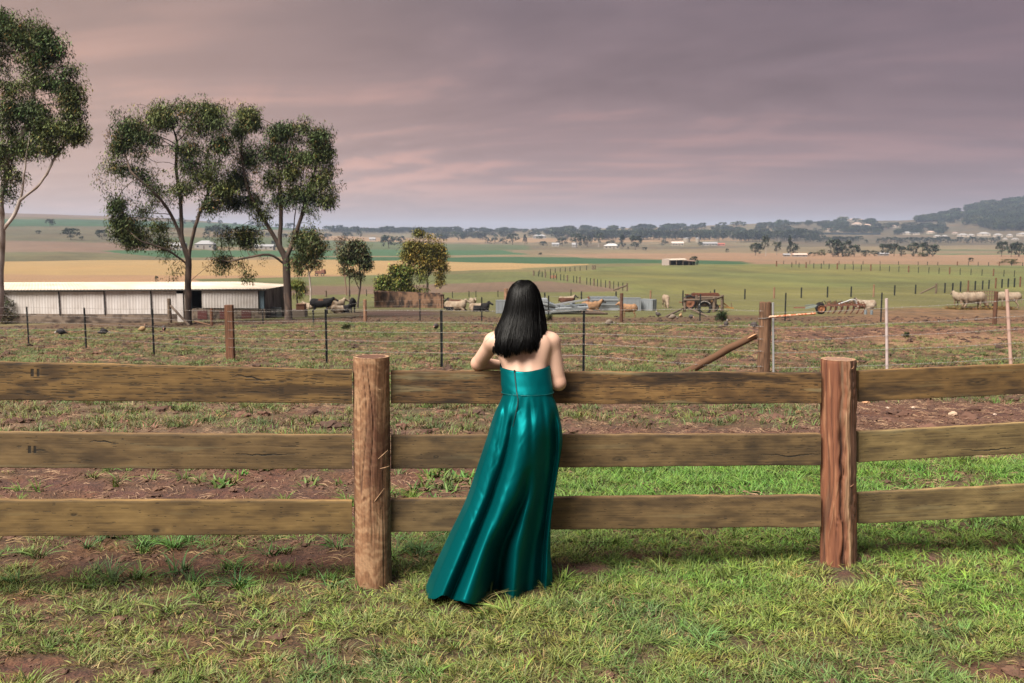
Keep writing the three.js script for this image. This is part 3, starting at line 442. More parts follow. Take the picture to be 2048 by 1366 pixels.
// ---------------------------------------------------------------- the person leaning on the fence
const SKIN = [0.53, 0.34, 0.255];
{
  const yOf = (py, d) => at(1050, py, d).y, A = (px, py, d) => { const p = at(px, py, d); return [p.x, p.y, p.z]; };
  // torso rows: row of the photograph, left edge, right edge, depth of its middle, half depth
  const rows = [[650, 1018, 1072, 4.535, 0.045], [664, 996, 1086, 4.53, 0.062], [680, 990, 1097, 4.52, 0.078], [700, 992.5, 1096, 4.505, 0.088], [720, 998, 1097, 4.49, 0.092], [737, 1003, 1098, 4.475, 0.092], [765, 1005, 1101, 4.45, 0.091], [790, 1006.5, 1104.5, 4.432, 0.092], [825, 1006, 1106, 4.432, 0.096], [860, 1009, 1105, 4.435, 0.096], [900, 1018, 1098, 4.44, 0.085]]
    .map(([y, l, r, d, h]) => { const a = at(l, y, d), b = at(r, y, d); return [a.y, (a.x + b.x) / 2, (b.x - a.x) / 2, -d, h]; }).reverse();
  const T = table(rows), cx = (y) => T(y, 1), rx = (y) => T(y, 2), cz = (y) => T(y, 3), rz = (y) => T(y, 4);
  const torsoBack = (x, y) => { const q = clamp((x - cx(y)) / rx(y), -0.98, 0.98); return cz(y) + rz(y) * Math.sqrt(1 - q * q); };
  const yLo = rows[0][0], yHi = rows[rows.length - 1][0];
  const shL = A(987, 684, 4.515), shR = A(1101, 684, 4.51), elL = A(956, 727, 4.605), elR = A(1117, 766, 4.50), wrL = A(1016, 731, 4.69), wrR = A(1078, 719, 4.67), neck0 = A(1049, 664, 4.53), neck1 = A(1048, 628, 4.56), head = A(1047, 603, 4.585);
  const hipL = A(1036, 850, 4.44), hipR = A(1078, 850, 4.44), knL = A(1030, 1020, 4.47), knR = A(1066, 1020, 4.47), ft = (x) => { const p = at(x, 1185, 4.50); return [p.x, 0.05, -4.5]; }, ftL = ft(1020), ftR = ft(1060);
  const bladeL = A(1014, 694, 4.455), bladeR = A(1082, 696, 4.455);
  const spine0 = [cx(yHi - 0.02), yHi - 0.04, torsoBack(cx(yHi), yHi - 0.04) + 0.012], spine1 = [cx(yOf(760, 4.4)), yOf(760, 4.4), torsoBack(cx(1), yOf(760, 4.4)) + 0.012];
  const handOf = (wr, dir, up) => {                          // palm and five bent fingers, their joints and radii
    const d = V(...dir).normalize(), u = V(...up).normalize(), s = new THREE.Vector3().crossVectors(d, u), P = (a, b, c) => V(...wr).addScaledVector(d, a).addScaledVector(s, b).addScaledVector(u, c).toArray(), bones = [];
    for (let f = 0; f < 4; f++) { const b = (f - 1.5) * 0.019, L = [0.066, 0.074, 0.069, 0.054][f]; bones.push([P(0.015, b * 0.6, 0), P(0.078, b, 0.004), 0.012, 0.0095], [P(0.078, b, 0.004), P(0.078 + L * 0.5, b * 1.05, 0.0), 0.0095, 0.0085], [P(0.078 + L * 0.5, b * 1.05, 0), P(0.078 + L * 0.95, b * 1.05, -0.016), 0.0085, 0.007]); }
    bones.push([P(0.018, 0.02, 0), P(0.052, 0.048, -0.006), 0.013, 0.010], [P(0.052, 0.048, -0.006), P(0.086, 0.055, -0.012), 0.010, 0.0075]);
    return bones;
  };
  const hands = [...handOf(wrL, [1, 0.02, -0.12], [0, 1, 0.05]), ...handOf(wrR, [-0.85, -0.1, -0.4], [0, 1, -0.1])];
  const bodyF = (p) => {
    const y = p[1]; let t;
    const yc = clamp(y, yLo, yHi), q = Math.hypot((p[0] - cx(yc)) / (rx(yc) - 0.004), (p[2] - cz(yc)) / (rz(yc) - 0.004));
    t = (q - 1) * Math.min(rx(yc), rz(yc)) * 0.9; if (y > yHi) t = Math.max(t, 0) + (y - yHi); if (y < yLo) t = smax(t, yLo - y, 0.03);
    if (y > 1.0) {
      t = smin(t, cap(p, shL, shR, 0.036, 0.036), 0.04);
      t = smin(t, cap(p, [neck0[0] - 0.035, neck0[1] - 0.02, neck0[2]], shL, 0.042, 0.036), 0.03); t = smin(t, cap(p, [neck0[0] + 0.035, neck0[1] - 0.02, neck0[2]], shR, 0.042, 0.036), 0.03);
      t = smin(t, ell(p, bladeL, [0.04, 0.062, 0.022]), 0.04); t = smin(t, ell(p, bladeR, [0.04, 0.062, 0.022]), 0.04);
      t = smax(t, -cap(p, spine0, spine1, 0.010, 0.012), 0.03);
      t = smin(t, cap(p, neck0, neck1, 0.052, 0.047), 0.05);
      let h = ell(p, head, [0.071, 0.098, 0.088]);
      h = smin(h, ell(p, [head[0], head[1] - 0.06, head[2] - 0.03], [0.052, 0.055, 0.06]), 0.04);
      h = smin(h, cap(p, [head[0], head[1] - 0.008, head[2] - 0.086], [head[0], head[1] - 0.036, head[2] - 0.103], 0.008, 0.012), 0.014);
      h = smin(h, ell(p, [head[0], head[1] - 0.066, head[2] - 0.083], [0.022, 0.007, 0.009]), 0.008);
      for (const s of [-1, 1]) { h = smin(h, ell(p, [head[0] + s * 0.073, head[1] - 0.015, head[2] + 0.01], [0.009, 0.03, 0.018]), 0.008); h = smax(h, -ell(p, [head[0] + s * 0.03, head[1] - 0.002, head[2] - 0.095], [0.016, 0.011, 0.012]), 0.012); h = smin(h, ell(p, [head[0] + s * 0.03, head[1] - 0.003, head[2] - 0.079], [0.011, 0.011, 0.011]), 0.003); }
      t = smin(t, h, 0.025);
    }
    let a = smin(cap(p, shL, elL, 0.041, 0.033), cap(p, elL, wrL, 0.033, 0.022), 0.016), b = smin(cap(p, shR, elR, 0.045, 0.035), cap(p, elR, wrR, 0.034, 0.022), 0.016);
    t = smin(t, a, 0.016); t = smin(t, b, 0.016);
    if (y > 0.9) for (const [u, v, r0, r1] of hands) { if (Math.abs(p[0] - u[0]) + Math.abs(p[2] - u[2]) < 0.2) t = smin(t, cap(p, u, v, r0, r1), 0.006); }
    if (y < 0.9) { let l = smin(cap(p, hipL, knL, 0.062, 0.045), cap(p, knL, ftL, 0.048, 0.034), 0.03), r = smin(cap(p, hipR, knR, 0.062, 0.045), cap(p, knR, ftR, 0.048, 0.034), 0.03); l = smin(l, cap(p, ftL, [ftL[0], 0.03, ftL[2] - 0.15], 0.032, 0.024), 0.03); r = smin(r, cap(p, ftR, [ftR[0], 0.03, ftR[2] - 0.15], 0.032, 0.024), 0.03); t = smin(t, smin(l, r, 0.01), 0.05); }
    return t;
  };
  const flush = (x, y, z) => { const n = fbm(x * 14, y * 14 + z * 9, 3, 5) + 0.6 * fbm(x * 60, y * 60 + z * 40, 2, 6), e = Math.min(Math.hypot(x - elL[0], y - elL[1], z - elL[2]), Math.hypot(x - elR[0], y - elR[1], z - elR[2])), k = gauss(e / 0.045) * 0.8, s = 1 + 0.05 * n; return [SKIN[0] * s * (1 - 0.02 * k), SKIN[1] * s * (1 - 0.2 * k), SKIN[2] * s * (1 - 0.24 * k)]; };
  const skin = new THREE.MeshPhysicalMaterial({ vertexColors: true, roughness: 0.52, sheen: 0.25, sheenColor: new THREE.Color(1, 0.75, 0.65), sheenRoughness: 0.5 });
  const upper = surfNet((p) => bodyF(p), [-0.28, 0.885, -4.85], [0.34, 1.56, -4.32], 0.0075, flush), lower = surfNet((p) => bodyF(p), [-0.25, -0.03, -4.75], [0.35, 0.90, -4.2], 0.016, flush);
  const body = solo('person', mergeGeometries([upper, lower]), skin, 'person with long black hair in a teal satin gown leaning on the top rail', 'person');

  // gown: boned bodice
  const satin = new THREE.MeshPhysicalMaterial({ color: new THREE.Color().setRGB(0.0006, 0.094, 0.104), metalness: 0.6, roughness: 0.46, specularIntensity: 0.35, specularColor: new THREE.Color(0.25, 1, 1), anisotropy: 0.4, anisotropyRotation: Math.PI / 2, side: THREE.DoubleSide });
  const yWaist = yOf(791, 4.34);
  const topEdge = (a) => {                                     // upper edge round the body; a = 0 right, pi/2 back
    const s = Math.cos(a), back = Math.sin(a) > 0, px = lerp(1050, 1050 + 48, s); void px;
    if (back) return yOf(lerp(742.5, 736, Math.abs(s) ** 1.6) - 1.5 * s - 1.2 * Math.exp(-(((s + 0.36) / 0.05) ** 2)) * 0, 4.39);
    return yOf(736, 4.45) + 0.06 * Math.sin(-a) ** 1;
  };
  const ring = (y, a, o) => { const s = Math.cos(a), c = Math.sin(a), bust = c < 0 ? 0.035 * gauss((y - yOf(735, 4.45)) / 0.06) * -c * (0.7 + 0.3 * Math.abs(Math.sin(2 * a))) : 0; return V(cx(y) + s * (rx(y) + o), y, cz(y) + c * (rz(y) + o + bust)); };
  const bodice = gridGeo(150, 44, (u, v) => {
    const a = -u * 2 * Math.PI + 0.2, y1 = topEdge(((a % (2 * Math.PI)) + 2 * Math.PI) % (2 * Math.PI)), y = lerp(yWaist - 0.004, y1, v), s = Math.cos(a);
    const wr = 0.0012 * noise2(s * 5 + y * 10, y * 26, 4) + 0.0012 * gauss((v - 0.06) / 0.09) * noise2(s * 10, v * 5, 8);
    return ring(y, a, 0.0065 + wr + 0.004 * (v > 0.97 ? -1 : 0) * 0.5);
  }, true);
  const bodiceIn = gridGeo(150, 6, (u, v) => { const a = u * 2 * Math.PI, y1 = topEdge(a), y = lerp(y1 - 0.05, y1, v); return ring(y, a, lerp(0.001, 0.0055, v)); }, true);
  const gown = part('bodice', mergeGeometries([bodice, bodiceIn]), satin, body, 'strapless fitted bodice of the teal gown');

  // gown: full skirt swept to the left, with deep folds
  const L = table([[791, 1005], [804, 1000], [827, 989], [873, 974.5], [929, 956], [996, 933], [1078, 894], [1150, 861], [1195, 843]]), R = table([[791, 1105.5], [812, 1114], [837, 1120], [860, 1124], [880, 1125], [909, 1121.5], [950, 1115], [1001, 1107], [1052, 1101.5], [1103, 1101], [1150, 1105], [1195, 1103]]);
  const hem = table([[-1.2, 1191], [-1, 1192], [-0.9, 1197], [-0.8, 1200], [-0.72, 1196], [-0.66, 1189], [-0.56, 1194], [-0.44, 1200], [-0.3, 1206], [-0.1, 1209], [0.1, 1211], [0.3, 1207], [0.5, 1204], [0.62, 1200], [0.72, 1193], [0.85, 1195], [1, 1192], [1.2, 1190]]);
  const Z = (zx, zy) => [820 + zx / 1.952, 540 + zy / 1.952];
  const folds = [                                             // each fold: points along it in a magnified crop, then width (photo px) and height (m) at its top and foot
    [[[352, 520], [316, 640], [256, 830], [178, 1050], [96, 1280]], 20, 54, 0.008, 0.075],
    [[[404, 560], [390, 660], [334, 850], [256, 1050], [160, 1285]], 6, 13, -0.012, -0.095],
    [[[440, 600], [416, 760], [356, 930], [292, 1090], [222, 1290]], 26, 46, 0.012, 0.085],
    [[[466, 760], [450, 860], [402, 980], [354, 1100], [326, 1300]], 7, 26, 0.0, -0.20],
    [[[478, 560], [470, 780], [446, 960], [424, 1100], [402, 1290]], 32, 32, 0.016, 0.055],
    [[[530, 640], [522, 820], [492, 1000], [466, 1140], [446, 1290]], 12, 15, -0.008, -0.06],
    [[[566, 560], [560, 760], [536, 960], [512, 1100], [500, 1290]], 7, 10, -0.022, -0.06],
    [[[588, 570], [588, 700], [566, 860], [542, 1010], [530, 1290]], 8, 11, 0.024, 0.04],
    [[[574, 610], [574, 720], [556, 860], [530, 1030], [514, 1250]], 3.5, 5, -0.02, -0.03],
    [[[372, 505], [364, 580], [350, 660], [336, 760], [322, 860]], 5, 10, -0.007, 0.0],
    [[[468, 505], [472, 560], [474, 620], [474, 700], [474, 800]], 5, 12, -0.008, 0.0],
    [[[516, 505], [524, 560], [530, 640], [532, 700], [534, 800]], 5, 10, -0.007, 0.0],
  ].map(([pts, w0, w1, a0, a1]) => { const q = pts.map(([x, y]) => Z(x, y)); return { x: table(q.map(([x, y]) => [y, x])), y0: q[0][1], w0, w1, a0, a1 }; });
  const dMid = table([[791, 4.432], [825, 4.428], [880, 4.43], [1000, 4.445], [1200, 4.475]]), dHalf = table([[791, 0.097], [825, 0.110], [870, 0.120], [950, 0.142], [1080, 0.195], [1200, 0.262]]);
  const creases = [[232, 890, 252, 1010], [236, 985, 228, 1020], [262, 840, 300, 905], [296, 800, 318, 880], [246, 930, 290, 960], [300, 930, 318, 1000], [365, 515, 352, 545], [378, 512, 372, 560], [430, 640, 446, 720], [455, 900, 440, 980], [150, 1150, 172, 1180], [330, 700, 350, 760], [420, 520, 444, 575], [500, 540, 492, 620], [410, 560, 432, 540], [500, 760, 512, 860], [200, 1040, 232, 1090], [360, 880, 340, 940]].map(([a, b, c, d]) => [...Z(a, b), ...Z(c, d)]);
  const creased = (x, y) => { let s = 0; creases.forEach(([a, b, c, d], i) => { const u = c - a, v = d - b, l = u * u + v * v, t = ((x - a) * u + (y - b) * v) / l; if (t < -0.2 || t > 1.2) return; const e = ((x - a) * v - (y - b) * u) / Math.sqrt(l); s += (i % 2 ? 1 : -1) * 0.0014 * gauss(e / 2.6) * gauss((t - 0.5) / 0.5); }); return s; };
  const skirtP = (px, py, q) => {                             // a point of its back: q -1 left .. 1 right
    const d0 = dMid(py), h = dHalf(py), t = (py - 791) / 409; let bulge = h * lerp(Math.sqrt(Math.max(0, 1 - Math.abs(q) ** 2.3)), q < -0.12 ? Math.sqrt(Math.max(0, 1 - (Math.abs(q + 0.12) / 0.88) ** 1.8)) : Math.max(0, 1 - ((q + 0.12) / 1.12) ** 1.35), sstep(0.02, 0.4, t)), f = 0;
    for (const s of folds) { const along = clamp((py - s.y0) / (1200 - s.y0)), on = sstep(-14, 26, py - s.y0), w = lerp(s.w0, s.w1, along), dx = (px - s.x(py)) / w; f += 1.3 * on * lerp(s.a0, s.a1, along ** 0.9) * gauss(dx) * (s.a0 < 0 ? 1 : 0.9); }
    const edge = sstep(1.0, 0.86, Math.abs(q));
    const pl = 0.0024 * Math.sin(q * 13 + 2.2 * noise2(q * 3, 2)) * gauss((py - 804) / 22) * edge;                                   // gathers at the waist seam
    const wr = (0.0018 * noise2(px * 0.034 + py * 0.012, py * 0.009 - px * 0.03, 3) + 0.0006 * noise2(px * 0.16 + py * 0.1, py * 0.045, 6) * sstep(0.35, 0.1, Math.abs(t - 0.32))) * edge;
    const crinkle = 0.0022 * gauss((px - lerp(985, 1008, 0.5)) / 34) * gauss((py - 905) / 100) * noise2(px * 0.11 - py * 0.05, py * 0.03 + px * 0.05, 9);
    return d0 - bulge - f * edge - pl - wr - crinkle - creased(px, py);
  };
  const NS = 300, NT = 170, back = 0.62;
  const skirtGeo = (off) => gridGeo(NS, NT, (u, v) => {
    if (u <= back) {
      const w = u / back, q = -Math.cos(w * Math.PI) * 1, qq = Math.sign(q) * Math.abs(q) ** 0.9, e = hem(q) + 2.2 * noise2(q * 14, 3, 2), py = lerp(789.5, e, v), px = lerp(L(py), R(py), (qq + 1) / 2);
      const p = at(px, py, skirtP(px, py, qq)); if (off) p.z -= off; if (v > 0.97 && !off) p.z += 0.0; return p;
    }
    const w = (u - back) / (1 - back), q = Math.cos(w * Math.PI), e = hem(q), py = lerp(789.5, e, v), px = lerp(L(py), R(py), (q + 1) / 2), d = dMid(py) + dHalf(py) * 0.78 * Math.sin(w * Math.PI) * (1 + 0.12 * Math.sin(w * 16) * v), p = at(px, py, d); p.z += off; 
    const flat = at(px, py, dMid(py)); p.y = flat.y; p.x = lerp(p.x, flat.x, 0.8); if (p.z < -4.632) p.z = lerp(p.z, -4.632, 0.9); return p;
  }, true);
  const skirt = part('skirt', skirtGeo(0), satin, body, 'long full skirt of the teal gown with deep folds, trailing to the left');
  part('lining', skirtGeo(0.006), std([0.004, 0.05, 0.05], 0.6, { side: THREE.DoubleSide }), skirt);

  // zip and seams
  const zp = table([[739, 1028.5], [765, 1031.5], [790, 1034.5], [800, 1036], [830, 1031], [858, 1025]]), zpts = [], seam = [];
  for (let y = 741; y <= 856; y += 4) { const x = zp(y); let p; if (y < 788) { const w = at(x, y, 4.385); p = V(w.x, w.y, torsoBack(w.x, w.y) + 0.0085); } else { p = at(x, y, skirtP(x, y, (x - L(y)) / (R(y) - L(y)) * 2 - 1) - 0.002); } zpts.push(p); }
  const zip = part('zip', tubeGeo(zpts, 0.0032, 6), std([0.001, 0.03, 0.032], 0.5), gown);
  { const m = new MB(), a = zpts[0]; m.box(a.x + 0.001, a.y - 0.004, a.z + 0.004, 0.008, 0.014, 0.004, [0.002, 0.02, 0.022]); m.build('zip_pull', vcol(0.4), gown); void zip; }
  for (let k = 0; k <= 60; k++) { const a = lerp(-0.25, Math.PI + 0.25, k / 60); seam.push(ring(yWaist, a, 0.0075)); }
  part('waist_seam', tubeGeo(seam, 0.0022, 6), std([0.001, 0.10, 0.105], 0.5, { metalness: 0.5 }), gown);

  // hair: a dark mass under two thousand fine locks
const hairRows = [[559.0, 1046, 1052, 4.575, 0.010], [562, 1034, 1062, 4.575, 0.045], [567, 1027, 1067.5, 4.575, 0.068], [575, 1021, 1073.5, 4.573, 0.086], [585, 1017, 1078, 4.57, 0.098], [604, 1012, 1083, 4.562, 0.108], [625, 1007, 1087, 4.553, 0.112], [646, 998, 1090, 4.54, 0.118], [667, 990, 1092.5, 4.525, 0.126], [682, 986, 1092, 4.515, 0.132], [697, 985, 1089, 4.505, 0.132], [714, 987, 1086, 4.498, 0.126]];
  const hr = hairRows.map(([y, l, r, d, h]) => [y, l, r, d, h]), HT = table(hr);
  const tip = table([[-1, 698], [-0.86, 701], [-0.72, 706], [-0.5, 710], [-0.3, 712.5], [-0.1, 709], [0.15, 704.5], [0.4, 702], [0.62, 694], [0.82, 680], [1, 668]]);
  const hull = (py, q, k) => {                                // q -1 .. 1 across the back; beyond that round the sides
    const a = q * Math.PI / 2, s = Math.sin(clamp(a, -2.2, 2.2)), c = Math.cos(clamp(a, -2.2, 2.2)), l = HT(py, 1), r = HT(py, 2), d = HT(py, 3), h = HT(py, 4);
    return at((l + r) / 2 + s * (r - l) / 2 * k, py, d - c * h * k);
  };
  const shell = gridGeo(72, 40, (u, v) => { const q = lerp(-1.35, 1.35, u), e = tip(clamp(q, -1, 1)) - 9, py = lerp(560, e, v ** 0.9); return hull(py, q, 0.93 - 0.05 * v); });
  const hairMat = new THREE.MeshPhysicalMaterial({ vertexColors: true, roughness: 0.40, specularIntensity: 0.2, side: THREE.DoubleSide });
  { const n = shell.attributes.position.count; shell.setAttribute('color', new THREE.Float32BufferAttribute(new Float32Array(n * 3).fill(0.0015), 3)); shell.deleteAttribute('uv'); }
  const rnd = rngOf(77), hm = new MB();
  for (let i = 0; i < 3000; i++) {
    const q0 = (rnd() * 2 - 1) * 1.28, e = tip(clamp(q0, -1, 1)) + (rnd() - 0.55) * 13 - (rnd() < 0.2 ? rnd() * 28 : 0), layer = 0.95 + 0.075 * rnd() + 0.02 * noise2(q0 * 24, 8, 3), ph = rnd() * 6.28, amp = 0.015 + 0.05 * rnd(), clump = noise2(q0 * 11, 4, 2), pts = [], N = 17, start = rnd() < 0.75 ? 560.2 + rnd() * 3 : 566 + rnd() * 40;
    for (let k = 0; k <= N; k++) {
      const t = k / N, py = lerp(start, e, t), spread = sstep(0, 0.16, (py - 559) / 150), q = q0 * lerp(0.55, 1, spread) + amp * Math.sin(t * 5 + ph) * t + 0.05 * clump * Math.sin(t * 4 + clump * 3) * t + 0.06 * noise2(q0 * 6, t * 3, 9) * t + 0.10 * noise2(q0 * 8, 2, 19) * sstep(0.72, 1, t);
      const curl = t > 0.8 ? (-0.06 + 0.09 * noise2(q0 * 7, 9, 5)) * ((t - 0.8) / 0.2) ** 2 : 0, wave = 0.035 * noise2(q0 * 6, t * 3.4, 3) * sstep(0.2, 0.6, t) + 0.012 * noise2(q0 * 30, t * 6, 7) * t;
      pts.push(hull(py, q, layer + curl + wave + 0.02 * clump * t));
    }
    const w = 0.0012 + 0.0016 * rnd(), g = tubeGeo(pts, (t) => w * (t > 0.8 ? 1 - 0.8 * (t - 0.8) / 0.2 : 1), 3, 0, false), k = 0.0012 + 0.004 * rnd() ** 3;
    hm.add(g, null, [k, k * 0.96, k * 1.0]);
  }
  for (let i = 0; i < 90; i++) { const q0 = (rnd() < 0.6 ? (rnd() < 0.5 ? -1 : 1) * (0.85 + 0.35 * rnd()) : rnd() * 2 - 1), y0 = 566 + rnd() * 60, y1 = Math.min(y0 + 40 + rnd() * 90, tip(clamp(q0, -1, 1)) + 4 + rnd() * 9), ph = rnd() * 6.28, pts = [], out = 0.02 + 0.07 * rnd() ** 2; for (let k = 0; k <= 10; k++) { const t = k / 10; pts.push(hull(lerp(y0, y1, t), q0 + 0.05 * Math.sin(t * 4 + ph) * t, 0.99 + out * Math.sin(t * 3.1) + 0.02 * t)); } hm.tube(pts, (t) => 0.0006 * (1 - 0.6 * t), 3, [0.005, 0.005, 0.005]); }
  for (const [pts, r] of [[[[996, 640], [991, 652], [990, 668]], 0.0006], [[[1085, 620], [1089, 640], [1088, 660]], 0.0007], [[[1002, 628], [990, 645], [984, 662]], 0.0006], [[[995, 655], [983, 672], [970, 684]], 0.0005], [[[1084, 640], [1091, 655], [1090, 672]], 0.0006]]) hm.tube(pts.map(([x, y]) => at(x, y, 4.46)), r, 4, [0.006, 0.006, 0.006]);
  part('hair', mergeGeometries([shell, hm.geo()]), hairMat, body, 'long straight black hair to the middle of the back');
}
// ---------------------------------------------------------------- grass, weeds, straw and clods that nobody could count
function bladeClump(seed, n, spread, l0, l1, w, arch, lean, segs = 3) {
  const r = rngOf(seed), pos = [], nor = [], col = [], idx = [];
  for (let k = 0; k < n; k++) {
    const a = r() * 6.283, q = Math.sqrt(r()) * spread, bx = Math.cos(a) * q, bz = Math.sin(a) * q, dir = a + (r() - 0.5) * 2.4, L = lerp(l0, l1, r()), A = arch * (0.35 + r()), s0 = lean * (0.3 + r() * 0.9), dx = Math.cos(dir), dz = Math.sin(dir), ww = w * (0.7 + 0.6 * r()), tw = (r() - 0.5) * 1.2, o = pos.length / 3, tone = 0.5 + 0.9 * r();
    const nx = -dz * Math.cos(tw), nz = dx * Math.cos(tw);
    for (let i = 0; i <= segs; i++) {
      const t = i / segs, up = L * (t * (1 - 0.35 * A * t) * Math.cos(s0)), out = L * (Math.sin(s0) * t + A * t * t * 0.7), h = ww * (1 - t) ** 0.6 * (i === segs ? 0 : 1) * 0.5;
      const x = bx + dx * out, z = bz + dz * out, y = up * (1 - 0.25 * A * t) - 0.006;
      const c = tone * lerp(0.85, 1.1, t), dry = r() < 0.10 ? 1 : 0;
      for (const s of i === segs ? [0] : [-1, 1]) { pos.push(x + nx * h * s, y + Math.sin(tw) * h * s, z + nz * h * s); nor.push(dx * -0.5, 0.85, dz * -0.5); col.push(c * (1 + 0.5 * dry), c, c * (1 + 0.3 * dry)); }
    }
    for (let i = 0; i < segs; i++) { const b = o + i * 2; if (i < segs - 1) idx.push(b, b + 1, b + 2, b + 1, b + 3, b + 2); else idx.push(b, b + 1, b + 2); }
  }
  const g = new THREE.BufferGeometry(); g.setAttribute('position', new THREE.Float32BufferAttribute(pos, 3)); g.setAttribute('color', new THREE.Float32BufferAttribute(col, 3)); g.setIndex(idx); g.computeVertexNormals(); return g;
}
const bladeMat = new THREE.MeshPhysicalMaterial({ vertexColors: true, roughness: 0.62, specularIntensity: 0.6, transmission: 0.22, thickness: 0, side: THREE.DoubleSide });
function scatter(name, geos, mat, list) {                 // list of [x, y, z, scale, turn, tilt, rgb, sx]
  const buckets = geos.map(() => []); list.forEach((e, i) => buckets[i % geos.length].push(e));
  const M = new THREE.Matrix4(), Q = new THREE.Quaternion(), E = new THREE.Euler(), C = new THREE.Color();
  buckets.forEach((b, k) => {
    if (!b.length) return; const m = new THREE.InstancedMesh(geos[k], mat, b.length); m.name = numbered(name); m.userData.kind = 'stuff'; m.castShadow = m.receiveShadow = true;
    b.forEach(([x, y, z, s, t, tl, c, sy], i) => { E.set(tl * Math.cos(t * 3), t, tl * Math.sin(t * 3)); Q.setFromEuler(E); M.compose(V(x, y, z), Q, V(s, s * (sy ?? 1), s)); m.setMatrixAt(i, M); C.setRGB(...c); m.setColorAt(i, C); });
    scene.add(m);
  });
}
{
  const rnd = rngOf(501), lawn = [], tuft = [], mead = [], weed = [];
  const skirtFree = (x, z) => { const p = px_(x, z); return !(z > -4.56 && z < -4.30 && p > 862 && p < 1100 && z > lerp(-4.44, -4.36, 0)); };
  const clodList = [], posts2 = [[742, 1186], [1678, 1150]].map(([a, b]) => G(a, b)), nearPost = (x, z) => posts2.some((p) => Math.abs(x - p.x) < 0.12 && z > p.z - 0.25 && z < p.z + 0.2);
  const put = (list, d0, d1, per, keep, size, colour, tilt = 0.2, sy) => {
    const area = 0.82 * (d1 * d1 - d0 * d0), n = Math.round(area * per);
    for (let i = 0; i < n; i++) {
      const d = Math.sqrt(lerp(d0 * d0, d1 * d1, rnd())), x = (rnd() * 2 - 1) * 0.82 * d, z = -d, b = bare(x, z);
      if (rnd() > keep(b, x, z, d)) continue;
      if (!skirtFree(x, z) || (list !== clodList && nearPost(x, z) && rnd() < 0.7)) continue;
      lists: list.push([x, groundY(x, z), z, size(x, z) * (0.75 + 0.5 * rnd()), rnd() * 6.283, (rnd() - 0.5) * 2 * tilt, colour(x, z, b), sy]);
    }
  };
  const mixc = (a, b, t) => a.map((k, i) => lerp(k, b[i], clamp(t)));
  const G1 = [0.09, 0.165, 0.028], G2 = [0.165, 0.21, 0.045], G3 = [0.28, 0.24, 0.1], G4 = [0.05, 0.135, 0.04], BR = [0.11, 0.2, 0.03];
  const lawnC = (x, z) => {
    const n = fbm(x * 1.3, z * 1.3, 3, 81), m = fbm(x * 5, z * 5, 2, 82), d = -z, t = px_(x, z), blue = sstep(0.15, 0.5, fbm(x * 1.7 + 9, z * 1.7, 3, 83));
    let c = mixc(G1, G2, 0.5 + 0.9 * n + 0.5 * m + 0.25 * sstep(4.6, 3.8, d)); c = mixc(c, [0.14, 0.25, 0.038], 0.7 * sstep(1150, 1650, t) * sstep(0.3, -0.3, n)); c = mixc(c, G4, blue * 0.55);
    if (d > 4.8) c = mixc(c, BR, 0.6 * sstep(1000, 1300, t)); if (d > 5.8 && d < 7.4) c = mixc(c, [0.085, 0.19, 0.025], 0.7 * sstep(1050, 1200, t));
    return mixc(c, G3, (rnd() < 0.13 - 0.08 * sstep(900, 1500, t) ? 0.8 : 0) * sstep(5, 4.4, d) + (0.3 - 0.2 * sstep(900, 1500, t)) * rnd() * rnd()).map((k) => k * (0.88 + 0.42 * rnd()) * (1 + 0.1 * sstep(900, 1600, t)));
  };
  const thick = (b) => clamp(1.12 - 1.3 * b) ** 1.3;
  put(lawn, 2.7, 4.2, 760, (b) => thick(b), () => 0.82, lawnC, 0.25);
  put(lawn, 4.2, 5.4, 760, (b) => thick(b), () => 0.82, lawnC, 0.22);
  put(lawn, 5.4, 8.2, 420, (b) => thick(b) * 0.95, () => 1.05, lawnC, 0.25);
  put(tuft, 3.0, 4.8, 26, (b, x, z) => thick(b) * (0.3 + sstep(0, 0.5, fbm(x * 1.2, z * 1.2, 2, 85))), () => 0.8, lawnC, 0.3);
  put(tuft, 4.4, 5.6, 60, (b, x, z) => (0.15 + sstep(0.0, 0.45, fbm(x * 2.1, z * 2.1, 3, 86))) * sstep(1200, 800, px_(x, z)) * (b > 0.9 ? 0.15 : 0.85), () => 0.85, (x, z) => mixc(G1, G4, rnd()).map((k) => k * (0.85 + 0.45 * rnd())), 0.3);
  put(tuft, 5.8, 8.2, 26, (b, x, z) => (0.12 + sstep(0.1, 0.4, fbm(x * 1.5, z * 1.5, 3, 87))) * (b < 0.2 ? 0.4 : 0.8), () => 0.8, (x, z) => mixc(G1, BR, rnd()).map((k) => k * (0.75 + 0.5 * rnd())), 0.3);
  const meadC = (x, z) => { const n = fbm(x * 0.35, z * 0.35, 3, 88); let c = mixc([0.09, 0.125, 0.03], [0.15, 0.165, 0.045], 0.5 + 0.8 * n + 0.4 * (rnd() - 0.5)); c = mixc(c, [0.06, 0.12, 0.035], rnd() * 0.4); return (rnd() < 0.08 ? [0.24, 0.17, 0.085] : c).map((k) => k * (0.75 + 0.5 * rnd())); };
  put(mead, 8.2, 14, 150, (b, x, z) => clamp(1.2 - 1.25 * b) * (0.25 + 0.75 * sstep(-0.1, 0.35, fbm(x * 2, z * 2, 3, 89))), () => 0.95, meadC, 0.25);
  put(mead, 14, 26, 60, (b, x, z) => clamp(1.25 - 1.3 * b) * (0.3 + 0.7 * sstep(-0.15, 0.3, fbm(x * 1.2, z * 1.2, 3, 90))), () => 1.15, meadC, 0.25, 0.85);
